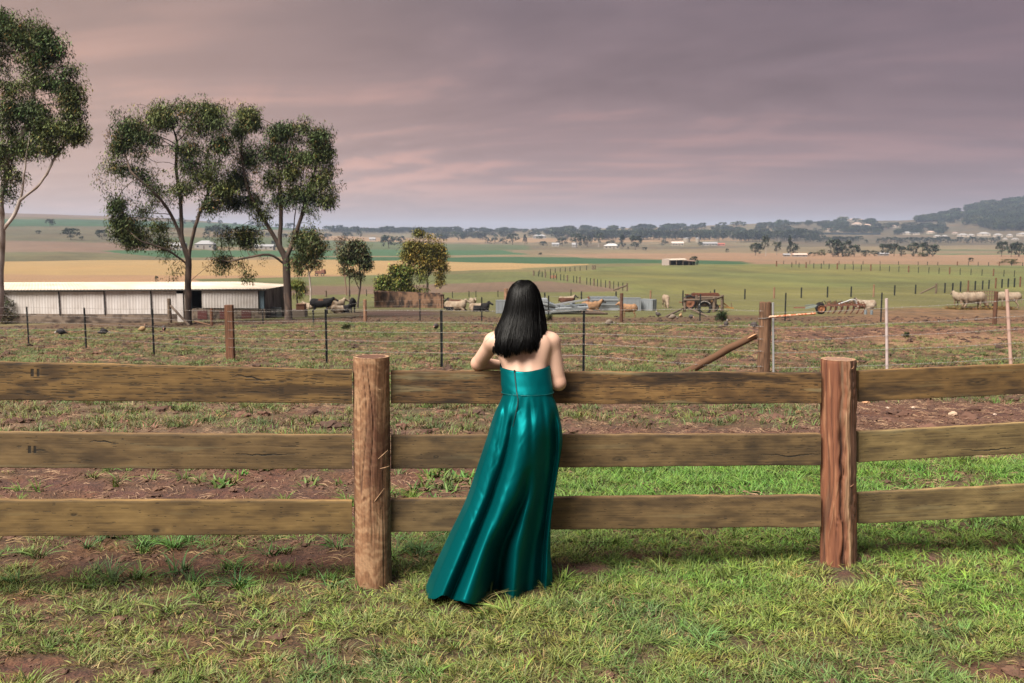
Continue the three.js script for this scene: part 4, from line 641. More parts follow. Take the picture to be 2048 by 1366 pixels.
  put(mead, 26, 50, 26, (b, x, z) => clamp(1.3 - 1.3 * b) * (0.35 + 0.65 * sstep(-0.2, 0.3, fbm(x * 0.8, z * 0.8, 3, 91))) * (lookY(x, terrain(x, z), z) > trackY(px_(x, z)) + 4 || rnd() < 0.3 ? 1 : 0.12), () => 1.45, meadC, 0.2, 0.7);
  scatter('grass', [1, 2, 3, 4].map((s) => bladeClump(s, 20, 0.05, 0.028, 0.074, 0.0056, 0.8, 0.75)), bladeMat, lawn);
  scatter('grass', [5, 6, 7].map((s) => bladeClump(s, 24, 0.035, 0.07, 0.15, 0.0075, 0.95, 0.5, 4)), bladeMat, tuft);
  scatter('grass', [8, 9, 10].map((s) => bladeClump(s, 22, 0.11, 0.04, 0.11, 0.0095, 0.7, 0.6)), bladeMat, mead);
  // broad-leaved weeds by the fence, straw litter, clods and dung
  for (const [x, y, n, s] of [[905, 965, 20, 0.8], [870, 985, 8, 0.9], [430, 965, 6, 0.9], [500, 945, 4, 0.8], [1290, 945, 6, 0.7], [640, 965, 4, 0.7]]) { const p = G(x, y); for (let i = 0; i < n; i++) { const X = p.x + (rnd() - 0.5) * 0.5 * s, Z2 = p.z + (rnd() - 0.5) * 0.5 * s; weed.push([X, groundY(X, Z2), Z2, 0.8 + 0.5 * rnd(), rnd() * 6.28, 0.3 * (rnd() - 0.5), [0.075, 0.13, 0.026].map((k) => k * (0.6 + 0.8 * rnd()))]); } }
  scatter('weed', [11, 12].map((s) => bladeClump(s, 14, 0.05, 0.04, 0.09, 0.017, 0.8, 0.7, 4)), bladeMat, weed);
  const straw = [], clod = [], lump = [];
  put(straw, 2.9, 5.6, 55, (b) => 0.2 + 0.8 * b, () => 0.8, () => mixc([0.34, 0.235, 0.12], [0.2, 0.12, 0.07], rnd()), 0.15);
  put(straw, 5.6, 14, 46, (b) => 0.1 + 0.9 * b, (x, z) => 0.9, () => mixc([0.36, 0.24, 0.15], [0.18, 0.1, 0.065], rnd()), 0.12);
  put(straw, 14, 44, 7, (b) => 0.15 + 0.85 * b, () => 2.2, () => mixc([0.33, 0.2, 0.12], [0.15, 0.07, 0.045], rnd()), 0.1);
  const st = new MB(), r2 = rngOf(9); for (let i = 0; i < 4; i++) { const a = r2() * 6.28, x = (r2() - 0.5) * 0.16, z = (r2() - 0.5) * 0.16, l = 0.025 + 0.035 * r2(); st.tube([V(x - Math.cos(a) * l, 0.002, z - Math.sin(a) * l), V(x, 0.008 + 0.006 * r2(), z), V(x + Math.cos(a) * l, 0.003, z + Math.sin(a) * l)], [0.0012, 0.0022, 0.0012], 4, [1, 1, 1]); }
  scatter('straw', [st.geo()], vcol(0.9), straw);
  const rock = (seed, j) => { const g = new THREE.IcosahedronGeometry(1, 2), P = g.attributes.position; for (let i = 0; i < P.count; i++) { const x = P.getX(i), y = P.getY(i), z = P.getZ(i), k = 1 + j * noise3(x * 1.6 + seed * 9, y * 1.6, z * 1.6) + j * 0.5 * noise3(x * 4 + seed, y * 4, z * 4); P.setXYZ(i, x * k, y * k * 0.62, z * k); } g.computeVertexNormals(); g.setAttribute('color', new THREE.Float32BufferAttribute(new Float32Array(P.count * 3).fill(1), 3)); return g; };
  put(clod, 2.9, 14, 110, (b) => b ** 1.5, () => 0.009 + 0.020 * rnd() ** 4, () => mixc([0.065, 0.033, 0.022], [0.115, 0.06, 0.037], rnd()), 0.3);
  put(clod, 8.5, 16, 5, (b) => b, () => 0.03 + 0.05 * rnd() ** 3, () => mixc([0.06, 0.03, 0.02], [0.12, 0.06, 0.04], rnd()), 0.3);
  put(clod, 14, 62, 2.2, (b) => 0.15 + 0.85 * b, () => 0.035 + 0.075 * rnd() ** 3, () => mixc([0.035, 0.02, 0.015], [0.12, 0.06, 0.038], rnd() ** 2), 0.3);
  for (const [x, y, s] of [[628, 830, 0.07], [660, 858, 0.09], [680, 860, 0.06], [690, 857, 0.05], [955, 830, 0.06], [1300, 852, 0.05], [545, 860, 0.05]]) { const p = G(x, y); clod.push([p.x, groundY(p.x, p.z) + 0.01, p.z, s, x, 0.1, [0.06, 0.032, 0.022]]); }
  scatter('clod', [rock(1, 0.5), rock(2, 0.7), rock(3, 0.6)], vcol(0.95), clod);
  for (const [x, y, s, c] of [[1733, 808, 0.045, [0.4, 0.22, 0.12]], [1905, 829, 0.05, [0.38, 0.27, 0.19]], [1827, 818, 0.025, [0.45, 0.34, 0.26]], [1775, 819, 0.02, [0.4, 0.3, 0.24]], [1990, 830, 0.02, [0.4, 0.3, 0.24]]]) { const p = G(x, y); lump.push([p.x, groundY(p.x, p.z) + s * 0.25, p.z, s, x, 0.2, c]); }
  scatter('pebble', [rock(4, 0.35)], vcol(0.8), lump);
}
// ---------------------------------------------------------------- paddock fences of steel pickets, timber posts and wire
const steelBlack = std([0.012, 0.016, 0.018], 0.55, { metalness: 0.3 }), wireMat = std([0.24, 0.225, 0.21], 0.5, { metalness: 0.3 }), galv = std([0.36, 0.37, 0.38], 0.5, { metalness: 0.45 });
const barkTex = (() => { const t = tex(256, 256, (u, v, o) => { const g = 0.55 * tileNoise(u * 40, v * 5, 40, 3) + 0.45 * tileNoise(u * 90, v * 16, 90, 4) + 0.35 * tileNoise(u * 8, v * 3, 8, 5); const k = 190 + 70 * g; o[0] = k; o[1] = k * 0.98; o[2] = k * 0.96; }); return t; })();
const barkBump = (() => { const t = barkTex.clone(); t.colorSpace = THREE.NoColorSpace; t.needsUpdate = true; return t; })();
const timber = (rgb) => new THREE.MeshStandardMaterial({ color: new THREE.Color().setRGB(...rgb), map: barkTex, bumpMap: barkBump, bumpScale: 0.006, roughness: 0.88 });
const woodRed = timber([0.24, 0.11, 0.06]), woodGrey = timber([0.23, 0.17, 0.125]), woodBrown = timber([0.17, 0.075, 0.04]), woodPale = timber([0.42, 0.24, 0.15]), woodDark = timber([0.12, 0.075, 0.05]);
const WOOD = { w: woodRed, g: woodGrey, b: woodBrown, k: woodPale, d: woodDark };
function roundPost(base, h, r, seed = 1, lean = 0, sides = 14) {   // a rough round post, its sawn top a little uneven
  const g = new THREE.CylinderGeometry(r * 0.96, r * 1.04, h + 0.25, sides, 6), P = g.attributes.position;
  for (let i = 0; i < P.count; i++) { const x = P.getX(i), y = P.getY(i), z = P.getZ(i), k = 1 + 0.07 * noise3(x * 14 + seed, y * 2.5, z * 14); P.setXYZ(i, x * k + lean * y, y + (y > h * 0.5 ? 0.012 * noise2(x * 30 + seed, z * 30) : 0), z * k); }
  g.translate(base.x, base.y + h / 2 - 0.125, base.z); g.computeVertexNormals(); return g;
}
function squarePost(base, h, w, lean = 0) { const g = new THREE.BoxGeometry(w, h + 0.2, w * 0.9, 1, 4, 1), P = g.attributes.position; for (let i = 0; i < P.count; i++) P.setXYZ(i, P.getX(i) * (1 + 0.03 * Math.sin(P.getY(i) * 9 + base.x)) + lean * P.getY(i), P.getY(i), P.getZ(i)); g.translate(base.x, base.y + h / 2 - 0.1, base.z); g.computeVertexNormals(); return g; }
function picket(base, h, w, lean = 0, ry = 0.3) { const m = new MB(); for (let k = 0; k < 3; k++) { const a = ry + k * 2.094, q = w * 0.36; m.box(base.x + Math.cos(a) * q * 0.5, base.y + h / 2 - 0.1, base.z - Math.sin(a) * q * 0.5, q * 1.25, h + 0.2, w * 0.2, [1, 1, 1], a, 0, 0); } const g = m.geo(), P = g.attributes.position; if (lean) for (let i = 0; i < P.count; i++) P.setX(i, P.getX(i) + lean * (P.getY(i) - base.y)); g.deleteAttribute('color'); return g; }
const sagged = (a, b, sag, n = 6) => { const p = []; for (let i = 0; i <= n; i++) { const t = i / n, q = a.clone().lerp(b, t); q.y -= sag * 4 * t * (1 - t); p.push(q); } return p; };
function fenceLine(name, label, posts, fr, o = {}) {        // posts: [column, top row, foot row, kind, width in photo px, depth?]
  const f = thing(name, label, 'fence', [0, 0, 0], 0, o.group), P = posts.map(([x, t, b, k, w, d]) => { const p = d ? at(x, b, d) : G(x, b); return { p, h: (b - t) / pxm(p), k: k ?? 'p', w: (w ?? 3.6) / pxm(p), x, b }; });
  for (const q of P) {
    if (q.k === 'p') part('picket', picket(q.p, q.h, Math.max(q.w, o.thick ?? 0.05), o.lean ?? 0, q.x), steelBlack, f);
    else part('post', o.square ? squarePost(q.p, q.h, q.w) : roundPost(q.p, q.h, q.w / 2, q.x), WOOD[q.k], f);
  }
  for (const k of fr) {
    const pts = []; P.forEach((q, i) => { const a = q.p.clone(); a.y += q.h * (q.k === 'p' ? k : k * (o.woodK ?? 0.94)); a.z += q.w * 0.5 + 0.012; if (i) { const b = pts[pts.length - 1]; sagged(b, a, (o.sag ?? 0.012) * (1 + 0.6 * noise2(i, k * 9)), 4).slice(1).forEach((v) => pts.push(v)); } else pts.push(a); });
    (o.extra?.[k] ?? []).forEach((v) => pts.push(v));
    const geos = [tubeGeo(pts, o.wire ?? 0.0028, 5)];
    part('wire', geos[0], wireMat, f);
    if (o.barbs) { const m = new MB(); for (let i = 0; i < pts.length - 1; i++) { const L = pts[i].distanceTo(pts[i + 1]), n = Math.floor(L / 0.13); for (let j = 0; j < n; j++) { const v = pts[i].clone().lerp(pts[i + 1], (j + 0.5) / n); m.box(v.x, v.y, v.z, 0.010, 0.02, 0.008, [0.3, 0.28, 0.27], 0.4, 0, 0.6 * (j % 2 ? 1 : -1)); } } const b = m.build('barb', vcol(0.5, { metalness: 0.3 }), f.children[f.children.length - 1]); b.userData.kind = 'stuff'; }
  }
  return { f, P };
}
const FR = [0.99, 0.79, 0.62, 0.455, 0.275];
{ // the nearest wire fence, its strainer and log brace
  const sx = 1527, SD = 16.1, ends = { 0.99: 621.5, 0.79: 652.5, 0.62: 677.8, 0.455: 702, 0.275: 732.5 }, extra = {};
  for (const k of FR) extra[k] = [at(1400, lerp(ends[k], 0, 0) - 3.2, 16.55), at(1515, ends[k], SD - 0.02), at(1527, ends[k] + 0.5, SD - 0.17)];
  const { f } = fenceLine('wire_fence', 'nearest wire fence of black steel pickets running to the strainer post with a log brace', [[-62, 612, 688], [58, 613, 693], [172.5, 615, 698], [308, 616.5, 710], [461.5, 609.7, 720.7, 'w', 15], [653.5, 617.5, 730], [883.5, 619, 738], [1166.5, 618.7, 745]], FR, { thick: 0.062, square: true, barbs: true, woodK: 0.9, extra });
  const sp = at(sx, 744, SD), h = (744 - 604) / pxm(sp), g = roundPost(sp, h, 12.3 / pxm(sp), 5, 0, 28);
  const st = part('strainer_post', g, timber([0.235, 0.13, 0.075]), f, 'thick round brown strainer post'); void st;
  const a = at(1512, 670, SD - 0.02), b = at(1340, 762, 16.9), n = 10, pts = []; for (let i = 0; i <= n; i++) { const p = a.clone().lerp(b, i / n); p.y += 0.02 * noise2(i * 0.7, 3) ; pts.push(p); }
  const br = part('brace', tubeGeo(pts, (t) => 0.064 * (1 + 0.05 * noise2(t * 9, 4)), 16, 0.12), timber([0.23, 0.115, 0.06]), f, 'log brace leaning from the ground to the strainer post');
  { const c = a.clone().lerp(b, 0.045), m = new MB(), e = new THREE.SphereGeometry(1, 16, 10), q = new THREE.Quaternion().setFromUnitVectors(V(1, 0, 0), b.clone().sub(a).normalize()); m.add(e, new THREE.Matrix4().compose(c.add(V(-0.012, 0.022, 0.048)), q, V(0.095, 0.04, 0.014)), [0.5, 0.29, 0.16]); m.build('cut_face', vcol(0.8), br); }
  const tie = []; for (let i = 0; i <= 20; i++) { const t = i / 20 * Math.PI; tie.push(V(sp.x - Math.cos(t) * 0.112, at(1527, 637 - 4 * i / 20, SD).y, sp.z + Math.sin(t) * 0.112)); } part('tie_wire', tubeGeo(tie, 0.005, 5), wireMat, f);
}
{ // wire gate on the right
  const gate = thing('wire_gate', 'slack wire gate of white poles and five wires right of the strainer post', 'gate'), white = std([0.42, 0.35, 0.34], 0.55), pink = std([0.42, 0.28, 0.23], 0.6);
  const D = (x) => lerp(16.05, 15.3, (x - 1547) / 480), pole = (x0, y0, x1, y1, w, mat, label) => { const a = at(x0, y0, D(x0)), b = at(x1, y1, D(x1)), r = w / 2 / pxm(a), d = b.clone().sub(a).normalize(); part('pole', tubeGeo([a, a.clone().addScaledVector(d, 0.02), a.clone().lerp(b, 0.5), b.clone().addScaledVector(d, 0.15)], r, 12), mat, gate, label); };
  pole(1546, 605, 1547, 748, 4.6, galv, 'grey steel pole of the gate'); pole(1773, 597, 1774, 744, 6, white); pole(2013.5, 579, 2022, 738, 7, pink, 'pinkish white pole of the gate'); pole(2290, 561, 2300, 728, 7, white);
  const rows = [[626, 616.4, 601, 586], [656.8, 647, 633.7, 619], [682.6, 671.5, 659, 646], [706, 698.5, 686.8, 674], [736, 730, 717, 705]];
  for (const [k, r] of rows.entries()) { const p = [at(1547, r[0], D(1547) - 0.03), at(1660, (r[0] + r[1]) / 2 + 1.2, D(1660)), at(1773, r[1], D(1773) - 0.035), at(1895, (r[1] + r[2]) / 2 + 1.3, D(1895)), at(2018, r[2], D(2018) - 0.035), at(2295, r[3], D(2290) - 0.03)], w = part('wire', tubeGeo(new THREE.CatmullRomCurve3(p).getPoints(40), 0.003, 5), wireMat, gate); const m = new MB(), c = new THREE.CatmullRomCurve3(p); for (let i = 0; i < 40; i++) { const v = c.getPointAt((i + 0.5) / 40); m.box(v.x, v.y, v.z, 0.010, 0.02, 0.008, [0.3, 0.28, 0.27], 0.4, 0, i % 2 ? 0.6 : -0.6); } m.build('barb', vcol(0.5, { metalness: 0.3 }), w).userData.kind = 'stuff'; void k; }
  const rust = tex(256, 32, (u, v, o) => { const n = 0.6 * tileNoise(u * 32, v * 4, 32, 8) + 0.4 * tileNoise(u * 90, v * 9, 90, 9), k = sstep(-0.05, 0.25, n + 0.55 * (u - 0.55)); o[0] = lerp(150, 205, k); o[1] = lerp(76, 170, k); o[2] = lerp(42, 145, k); });
  const bar = gridGeo(10, 40, (u, v) => { const p = at(1538, 633.8, 15.95).lerp(at(1631, 627, 15.8), v), a = u * 6.283; return V(p.x, p.y + Math.sin(a) * 0.017, p.z + Math.cos(a) * 0.017); }, true); { const uv = bar.attributes.uv; for (let i = 0; i < uv.count; i++) uv.setXY(i, 1 - uv.getY(i), uv.getX(i)); }
  part('latch_bar', bar, new THREE.MeshStandardMaterial({ map: rust, roughness: 0.85, side: THREE.DoubleSide }), gate, 'rusty latch bar tied to the strainer post');
}
fenceLine('wire_fence', 'second wire fence across the paddock along the strip of red earth', [[-60, 612, 648], [20, 611, 646], [104.6, 607.8, 642.6], [181, 604.8, 643], [227, 606.6, 642], [340, 597, 645, 'g', 8], [424, 617.5, 651.7, 'w', 6], [526, 617.5, 648], [627, 619, 646], [730.5, 599, 644.5, 'k', 7], [840, 598, 643], [963.4, 594, 643], [1097, 591, 641], [1242.6, 586.5, 643.7, 'b', 7], [1400, 588, 641.6], [1570, 585.6, 642], [1761.5, 585, 644], [1988.7, 583, 650, 'b', 8], [2240, 580, 656]], [0.97, 0.76, 0.55, 0.35], { thick: 0.075, wire: 0.003, sag: 0.02 });
{ const m = thing('timber_brace', 'grey log leaning against the corner post in front of the white shed', 'brace'), a = at(342, 612, G(340, 645).z * -1 - 0.1), b = G(379, 652); part('log', tubeGeo([a, a.clone().lerp(b, 0.5), b], 0.075, 10, 0.1), woodGrey, m);
  const m2 = thing('timber_brace', 'thin pale pole lying slanted by the short post before the shed', 'brace'), c = at(388, 642, G(424, 652).z * -1), d = at(420, 650, G(424, 652).z * -1); part('log', tubeGeo([c, d], 0.04, 8, 0.1), woodPale, m2); }
fenceLine('wire_fence', 'third wire fence behind the panel stacks and the cattle', [[1012, 577, 605, 'k', 8], [1089.5, 585, 604], [1162.8, 583, 602], [1232, 583, 601], [1301, 581, 600, 'k', 3.4], [1365.6, 581, 600], [1428.7, 579, 599], [1489.6, 578, 598.6], [1548, 574.6, 597, 'k', 3.6], [1602.4, 575, 596], [1654.7, 573, 595], [1702, 573, 594], [1747, 569, 594, 'k', 3.4], [1789, 570.5, 591], [1831, 569, 588], [1872, 567, 587, 'g', 4], [1889.5, 566, 586], [1905, 566, 585], [1920.6, 563, 583.5], [1936, 561, 582, 'w', 3.2], [1950, 562, 580.5], [1965, 561, 579], [1977.6, 560, 578], [1991, 556, 577, 'w', 3.2], [2003.5, 558, 576], [2016, 557, 575], [2028.5, 556, 574.5], [2040, 553, 574, 'w', 3.2], [2090, 551, 572]], [0.9, 0.6, 0.3], { thick: 0.05, wire: 0.003, sag: 0.02 });
{ const m = thing('timber_brace', 'grey strut leaning on the corner post of the third wire fence', 'brace'), dd = -G(1872, 587).z, a = at(1870, 573, dd), b = at(1838, 588, dd); part('log', tubeGeo([a, b], 0.09, 8, 0.1), woodGrey, m); }
const zrow = (list, f) => list.map((e) => f(...[].concat(e)));
fenceLine('wire_fence', 'far diagonal fence coming down the slope to a corner post with a strut', zrow([[65, 1], 100, 128, [152, 1], 190, 214, 235, 265, 290, [315, 1], 362, 385, [408, 1], 460, 487, [513, 1], 540, 565, 600, [630, 1], 660, 695, 728, [760, 1]], (x, w) => { const t = (x - 65) / 695, [px, top] = R3(x, lerp(450, 545, t)), [, b] = R3(x, lerp(489, 606, t)); return [px, top, b, w ? 'g' : 'p', w ? 3.2 : 2]; }), [0.85, 0.5], { thick: 0.045, wire: 0.003 });
{ const m = thing('timber_brace', 'grey strut at the corner of the far diagonal fence', 'brace'), [cx, cy] = R3(760, 606), dd = -G(cx, cy).z, a = at(...R3(756, 562), dd), b = at(...R3(657, 597), dd); part('log', tubeGeo([a, b], 0.1, 8, 0.1), woodGrey, m); }
fenceLine('wire_fence', 'far fence rising right from the bend of the diagonal fence to the green pasture edge', zrow([110, 150, 190, 225, 262, 300, 335, 372, 410, 458, [505, 1], [520, 1]], (x, w) => { const t = (x - 80) / 440, [px, top] = R3(x, lerp(448, 410, t)), [, b] = R3(x, lerp(482, 442, t)); return [px, top, b, w ? 'g' : 'p', w ? 3 : 1.8]; }), [0.85, 0.5], { thick: 0.05, wire: 0.003 });
fenceLine('wire_fence', 'long far fence across the green pasture on the right', zrow([[190, 1], 300, 352, [403, 1], 458, 512, 568, [627, 1], 682, 742, 800, [868, 1], 935, 1002, 1070, [1140, 1], 1210, 1285, 1358, [1435, 1], 1510, 1588, 1667, [1750, 1], 1825, 1900, [2010, 1]], (x, w) => { const t = (x - 190) / 1710, [px, top] = R4(x, lerp(516, 578, t) - (w ? 6 : 0)), [, b] = R4(x, lerp(551, 626, t)); return [px, top, b, w ? 'w' : 'p', w ? 2.6 : 1.7]; }), [0.85, 0.5], { thick: 0.045, wire: 0.003 });
fenceLine('wire_fence', 'farthest faint fence along the tan field edge on the right', zrow([242, 330, 430, 530, 640, 740, 812, 935, 1067, 1208, 1275, 1350, [1490, 1], 1570, 1640, 1715, [1792, 1], 1880, 1960], (x, w) => { const t = (x - 242) / 1700, [px, top] = R4(x, lerp(507, 520, t) - (w ? 3 : 0)), [, b] = R4(x, lerp(533, 547, t)); return [px, top, b, w ? 'w' : 'p', w ? 2.4 : 1.5]; }), [0.85], { thick: 0.05, wire: 0.004 });
fenceLine('wire_fence', 'low fence behind the trough along the brown ploughed strip', zrow([[604, 596], [652, 594], [700, 593], [733, 592], [905, 596], [938, 595], [952, 594], [996, 594], [1055, 592], [1142, 592]], (x, b) => [x, b - 13, b, x === 652 ? 'g' : 'p', x === 652 ? 4 : 2]), [0.85, 0.5], { thick: 0.045, wire: 0.003 });
// ---------------------------------------------------------------- cattle, sheep and guinea fowl
// every animal: one smooth body, facing +x, its feet at y = 0
const leg4 = (p, x, z, top, kn, hk, bx, r) => { let t = cap(p, [x, top, z], [x + kn, top * 0.55, z], r * 1.7, r * 1.05); t = smin(t, cap(p, [x + kn, top * 0.55, z], [x + hk, top * 0.28, z], r * 1.0, r * 0.8), 0.05); t = smin(t, cap(p, [x + hk, top * 0.28, z], [x + bx, 0.045, z], r * 0.75, r * 0.72), 0.04); return smin(t, ell(p, [x + bx + 0.02, 0.035, z], [r * 1.15, 0.04, r]), 0.02); };
function cowField(pose, turnHead = 0) {
  const lying = pose === 'lie', B = lying ? 0.42 : 0.98, tail = [-0.86, B + 0.2, 0], sh = [0.62, B + 0.04, 0], hip = [-0.62, B + 0.05, 0];
  const headAt = pose === 'graze' ? [1.22, 0.3, turnHead * 0.5] : lying ? [1.05, 0.86, turnHead * 0.35] : [1.2, 1.34, turnHead * 0.45], dir = pose === 'graze' ? [0.42, -0.9, turnHead * 0.3] : [0.86 * Math.cos(turnHead), -0.42, Math.sin(turnHead) * 0.9], L = Math.hypot(...dir), dn = dir.map((k) => k / L), muz = headAt.map((k, i) => k + dn[i] * 0.34), poll = headAt.map((k, i) => k - dn[i] * 0.1), side = [-dn[2], 0, dn[0]], sl = Math.hypot(...side) || 1, sd = side.map((k) => k / sl);
  return (p) => {
    let t = ell(p, [0.05, B - 0.02, 0], [0.78, 0.36, 0.34]);
    t = smin(t, ell(p, sh, [0.36, 0.39, 0.27]), 0.16); t = smin(t, ell(p, hip, [0.36, 0.36, 0.28]), 0.16); t = smin(t, cap(p, [-0.7, B + 0.27, 0], [0.5, B + 0.28, 0], 0.1, 0.11), 0.12); t = smin(t, ell(p, [-0.1, B - 0.2, 0], [0.5, 0.22, 0.28]), 0.1);
    t = smin(t, cap(p, [0.74, B + 0.12, 0], poll, 0.24, 0.14), 0.16);
    let h = cap(p, poll, muz, 0.125, 0.078); h = smin(h, ell(p, muz, [0.08, 0.075, 0.085]), 0.05); t = smin(t, h, 0.06);
    for (const s of [-1, 1]) { const e = poll.map((k, i) => k + sd[i] * 0.2 * s + (i === 1 ? 0.02 : 0)), e0 = poll.map((k, i) => k + sd[i] * 0.09 * s + (i === 1 ? 0.04 : 0)); t = smin(t, cap(p, e0, e, 0.045, 0.03), 0.03); }
    t = smin(t, cap(p, tail, [-0.98, B - 0.1, 0.02], 0.04, 0.025), 0.05); t = smin(t, cap(p, [-0.98, B - 0.1, 0.02], [-0.97, Math.max(0.12, B - 0.55), 0.03], 0.025, 0.045), 0.03);
    if (!lying) {
      for (const s of [-1, 1]) { t = smin(t, leg4(p, 0.56, s * 0.15, B - 0.12, 0.0, -0.01, 0.0, 0.062), 0.07); t = smin(t, leg4(p, -0.62, s * 0.16, B - 0.08, 0.08, -0.1, -0.06, 0.066), 0.08); }
      t = smin(t, ell(p, [-0.42, B - 0.36, 0], [0.14, 0.09, 0.12]), 0.06);
    } else {
      for (const s of [-1, 1]) { t = smin(t, cap(p, [0.6, 0.26, s * 0.2], [0.92, 0.1, s * 0.22], 0.09, 0.06), 0.07); t = smin(t, cap(p, [0.92, 0.1, s * 0.22], [0.66, 0.06, s * 0.2], 0.055, 0.05), 0.04); t = smin(t, ell(p, [-0.42, 0.24, s * 0.28], [0.36, 0.24, 0.14]), 0.1); t = smin(t, cap(p, [-0.3, 0.09, s * 0.36], [0.12, 0.06, s * 0.38], 0.07, 0.05), 0.05); }
    }
    return t;
  };
}
const hide = (base, patches) => (x, y, z) => { const n = fbm(x * 3 + 5, y * 3 + z * 2, 3, 4), m = fbm(x * 14, y * 14 + z * 9, 2, 6); let c = base; for (const [q, lo, f] of patches) if (f(x, y, z) + 0.35 * n > lo) c = q; const dirt = clamp(sstep(0.05, 0.5, fbm(x * 2.2 + 9, y * 2.6 + z, 3, 14)) * 0.5 + sstep(0.5, 0.15, y) * 0.35); return c.map((k, i) => lerp(k, Math.min(k, [0.14, 0.085, 0.05][i]), dirt) * (1 + 0.28 * m)); };
const WHITE = [0.235, 0.185, 0.138], BLACK = [0.012, 0.011, 0.012], COWBROWN = [0.07, 0.032, 0.02], CREAM = [0.22, 0.15, 0.1], TANW = [0.25, 0.142, 0.078];
const boxOf = { stand: [[-1.15, -0.02, -0.6], [1.75, 1.65, 0.6]], graze: [[-1.15, -0.02, -0.6], [1.75, 1.5, 0.6]], lie: [[-1.15, -0.02, -0.65], [1.6, 1.15, 0.65]] };
const coat = new THREE.MeshPhysicalMaterial({ vertexColors: true, roughness: 0.8, specularIntensity: 0.25 });
const cowGeo = (pose, colour, turn = 0) => surfNet(cowField(pose, turn), boxOf[pose][0], boxOf[pose][1], 0.034, colour);
function animal(name, geo, label, category, px, py, turn, scale, group) { const p = G(px, py), m = solo(name, geo, coat, label, category, group); m.position.copy(p); m.position.y = groundY(p.x, p.z) - 0.01; m.rotation.y = turn; m.scale.setScalar(scale); return m; }
{
  const cattle = 'cattle in the paddock', d2r = Math.PI / 180;
  const faceW = (x, y) => (x > 1.12 ? 1 : -1);
  animal('cow', cowGeo('stand', hide(BLACK, [[COWBROWN, 0.9, (x, y) => (y > 1.2 ? 0.8 : 0)], [WHITE, 0.9, (x, y) => (y < 0.62 && Math.abs(x + 0.1) < 0.3 ? 0.9 : 0)]])), 'black cow standing side-on in the shade left of the trough', 'cow', 642, 627.5, 0.06, 0.82, cattle);
  animal('cow', cowGeo('lie', hide(WHITE, [[CREAM, 0.55, (x) => -x]]), 0.5), 'white cow resting upright just behind the black cow', 'cow', 672, 619, 55 * d2r, 0.9, cattle);
  animal('calf', cowGeo('lie', hide(WHITE, [])), 'small white calf lying behind the black cow at its tail', 'calf', 617, 617, 150 * d2r, 0.62, cattle);
  animal('cow', cowGeo('lie', hide(WHITE, [[BLACK, 0.3, (x) => x * 1.2]]), 0.2), 'white cow with black forequarters lying between two black cows', 'cow', 681, 626, 12 * d2r, 0.72, cattle);
  animal('cow', cowGeo('stand', hide(BLACK, []), 0.2), 'black cow standing front-on under the small tree', 'cow', 706, 625, -78 * d2r, 0.78, cattle);
  animal('cow', cowGeo('lie', hide(COWBROWN, [[WHITE, 0.3, (x, y) => (y < 0.3 ? 0.6 : x < -0.5 ? 0.7 : 0)], [BLACK, 0.3, (x) => x - 0.5]]), 0.3), 'dark brown cow lying behind two white ones right of the trough', 'cow', 913, 613, 170 * d2r, 0.78, cattle);
  animal('cow', cowGeo('lie', hide(WHITE, [[BLACK, 0.35, (x, y) => (y < 0.35 && x < 0 ? 0.6 : 0)]]), -0.2), 'white cow lying low beside the right end of the trough', 'cow', 910, 621, -18 * d2r, 0.92, cattle);
  animal('calf', cowGeo('stand', hide(WHITE, [[BLACK, 0.5, (x, y, z) => (x > 1.05 && Math.abs(z) > 0.12 ? 1 : 0)]]), 0), 'white calf with black ears facing the camera', 'calf', 945, 617, -70 * d2r, 0.62, cattle);
  animal('cow', cowGeo('lie', hide(BLACK, [[WHITE, 0.35, (x, y) => (x < -0.5 || (y > 0.62 && x < 0.2) ? 0.7 : -0.2)]]), 0.2), 'black cow with a white rump lying left of the person', 'cow', 958, 623, -8 * d2r, 0.8, cattle);
  animal('cow', cowGeo('lie', hide(COWBROWN, [[WHITE, 0.4, (x, y) => (y > 0.66 ? 0.7 : 0)], [BLACK, 0.3, (x) => x - 0.6]]), 0.2), 'brown and white cow lying behind the jumbled grey panels', 'cow', 1133, 606, 2 * d2r, 0.8, cattle);
  animal('cow', cowGeo('lie', hide([0.09, 0.035, 0.02], [])), 'red-brown cow half hidden between the panel pile and the stack', 'cow', 1176, 610, 80 * d2r, 0.7, cattle);
  animal('cow', cowGeo('graze', hide(WHITE, [[CREAM, 0.4, (x, y) => (y < 0.7 ? 0.35 : 0)]]), 0.0), 'large dirty white cow grazing side-on at the hay on the right', 'cow', 1944, 619, 3 * d2r, 1.02, cattle);
  animal('cow', cowGeo('stand', hide(WHITE, [[CREAM, 0.4, (x, y) => (y < 0.7 ? 0.4 : 0)]]), 0.1), 'white cow standing end-on behind the large grazing cow', 'cow', 1919, 615, 98 * d2r, 0.92, cattle);
  animal('cow', cowGeo('graze', hide(WHITE, [[BLACK, 0.5, (x, y) => (x > 1.2 && y < 0.3 ? 0.8 : 0)]]), 0.2), 'white cow grazing toward the left at the right edge of the hay', 'cow', 2018, 615, 158 * d2r, 0.95, cattle);
  animal('cow', cowGeo('lie', hide([0.26, 0.215, 0.17], [[BLACK, 0.6, (x, y) => (x > 0.95 && y > 0.92 ? 1 : 0)]]), -0.3), 'white cow lying behind the cultivator with its head raised', 'cow', 1731, 617, 172 * d2r, 0.88, cattle);
  animal('cow', cowGeo('graze', hide([0.25, 0.19, 0.14], []), 0), 'pale cow grazing head-on right of the panel stacks', 'cow', 1331, 615, -88 * d2r, 0.78, cattle);
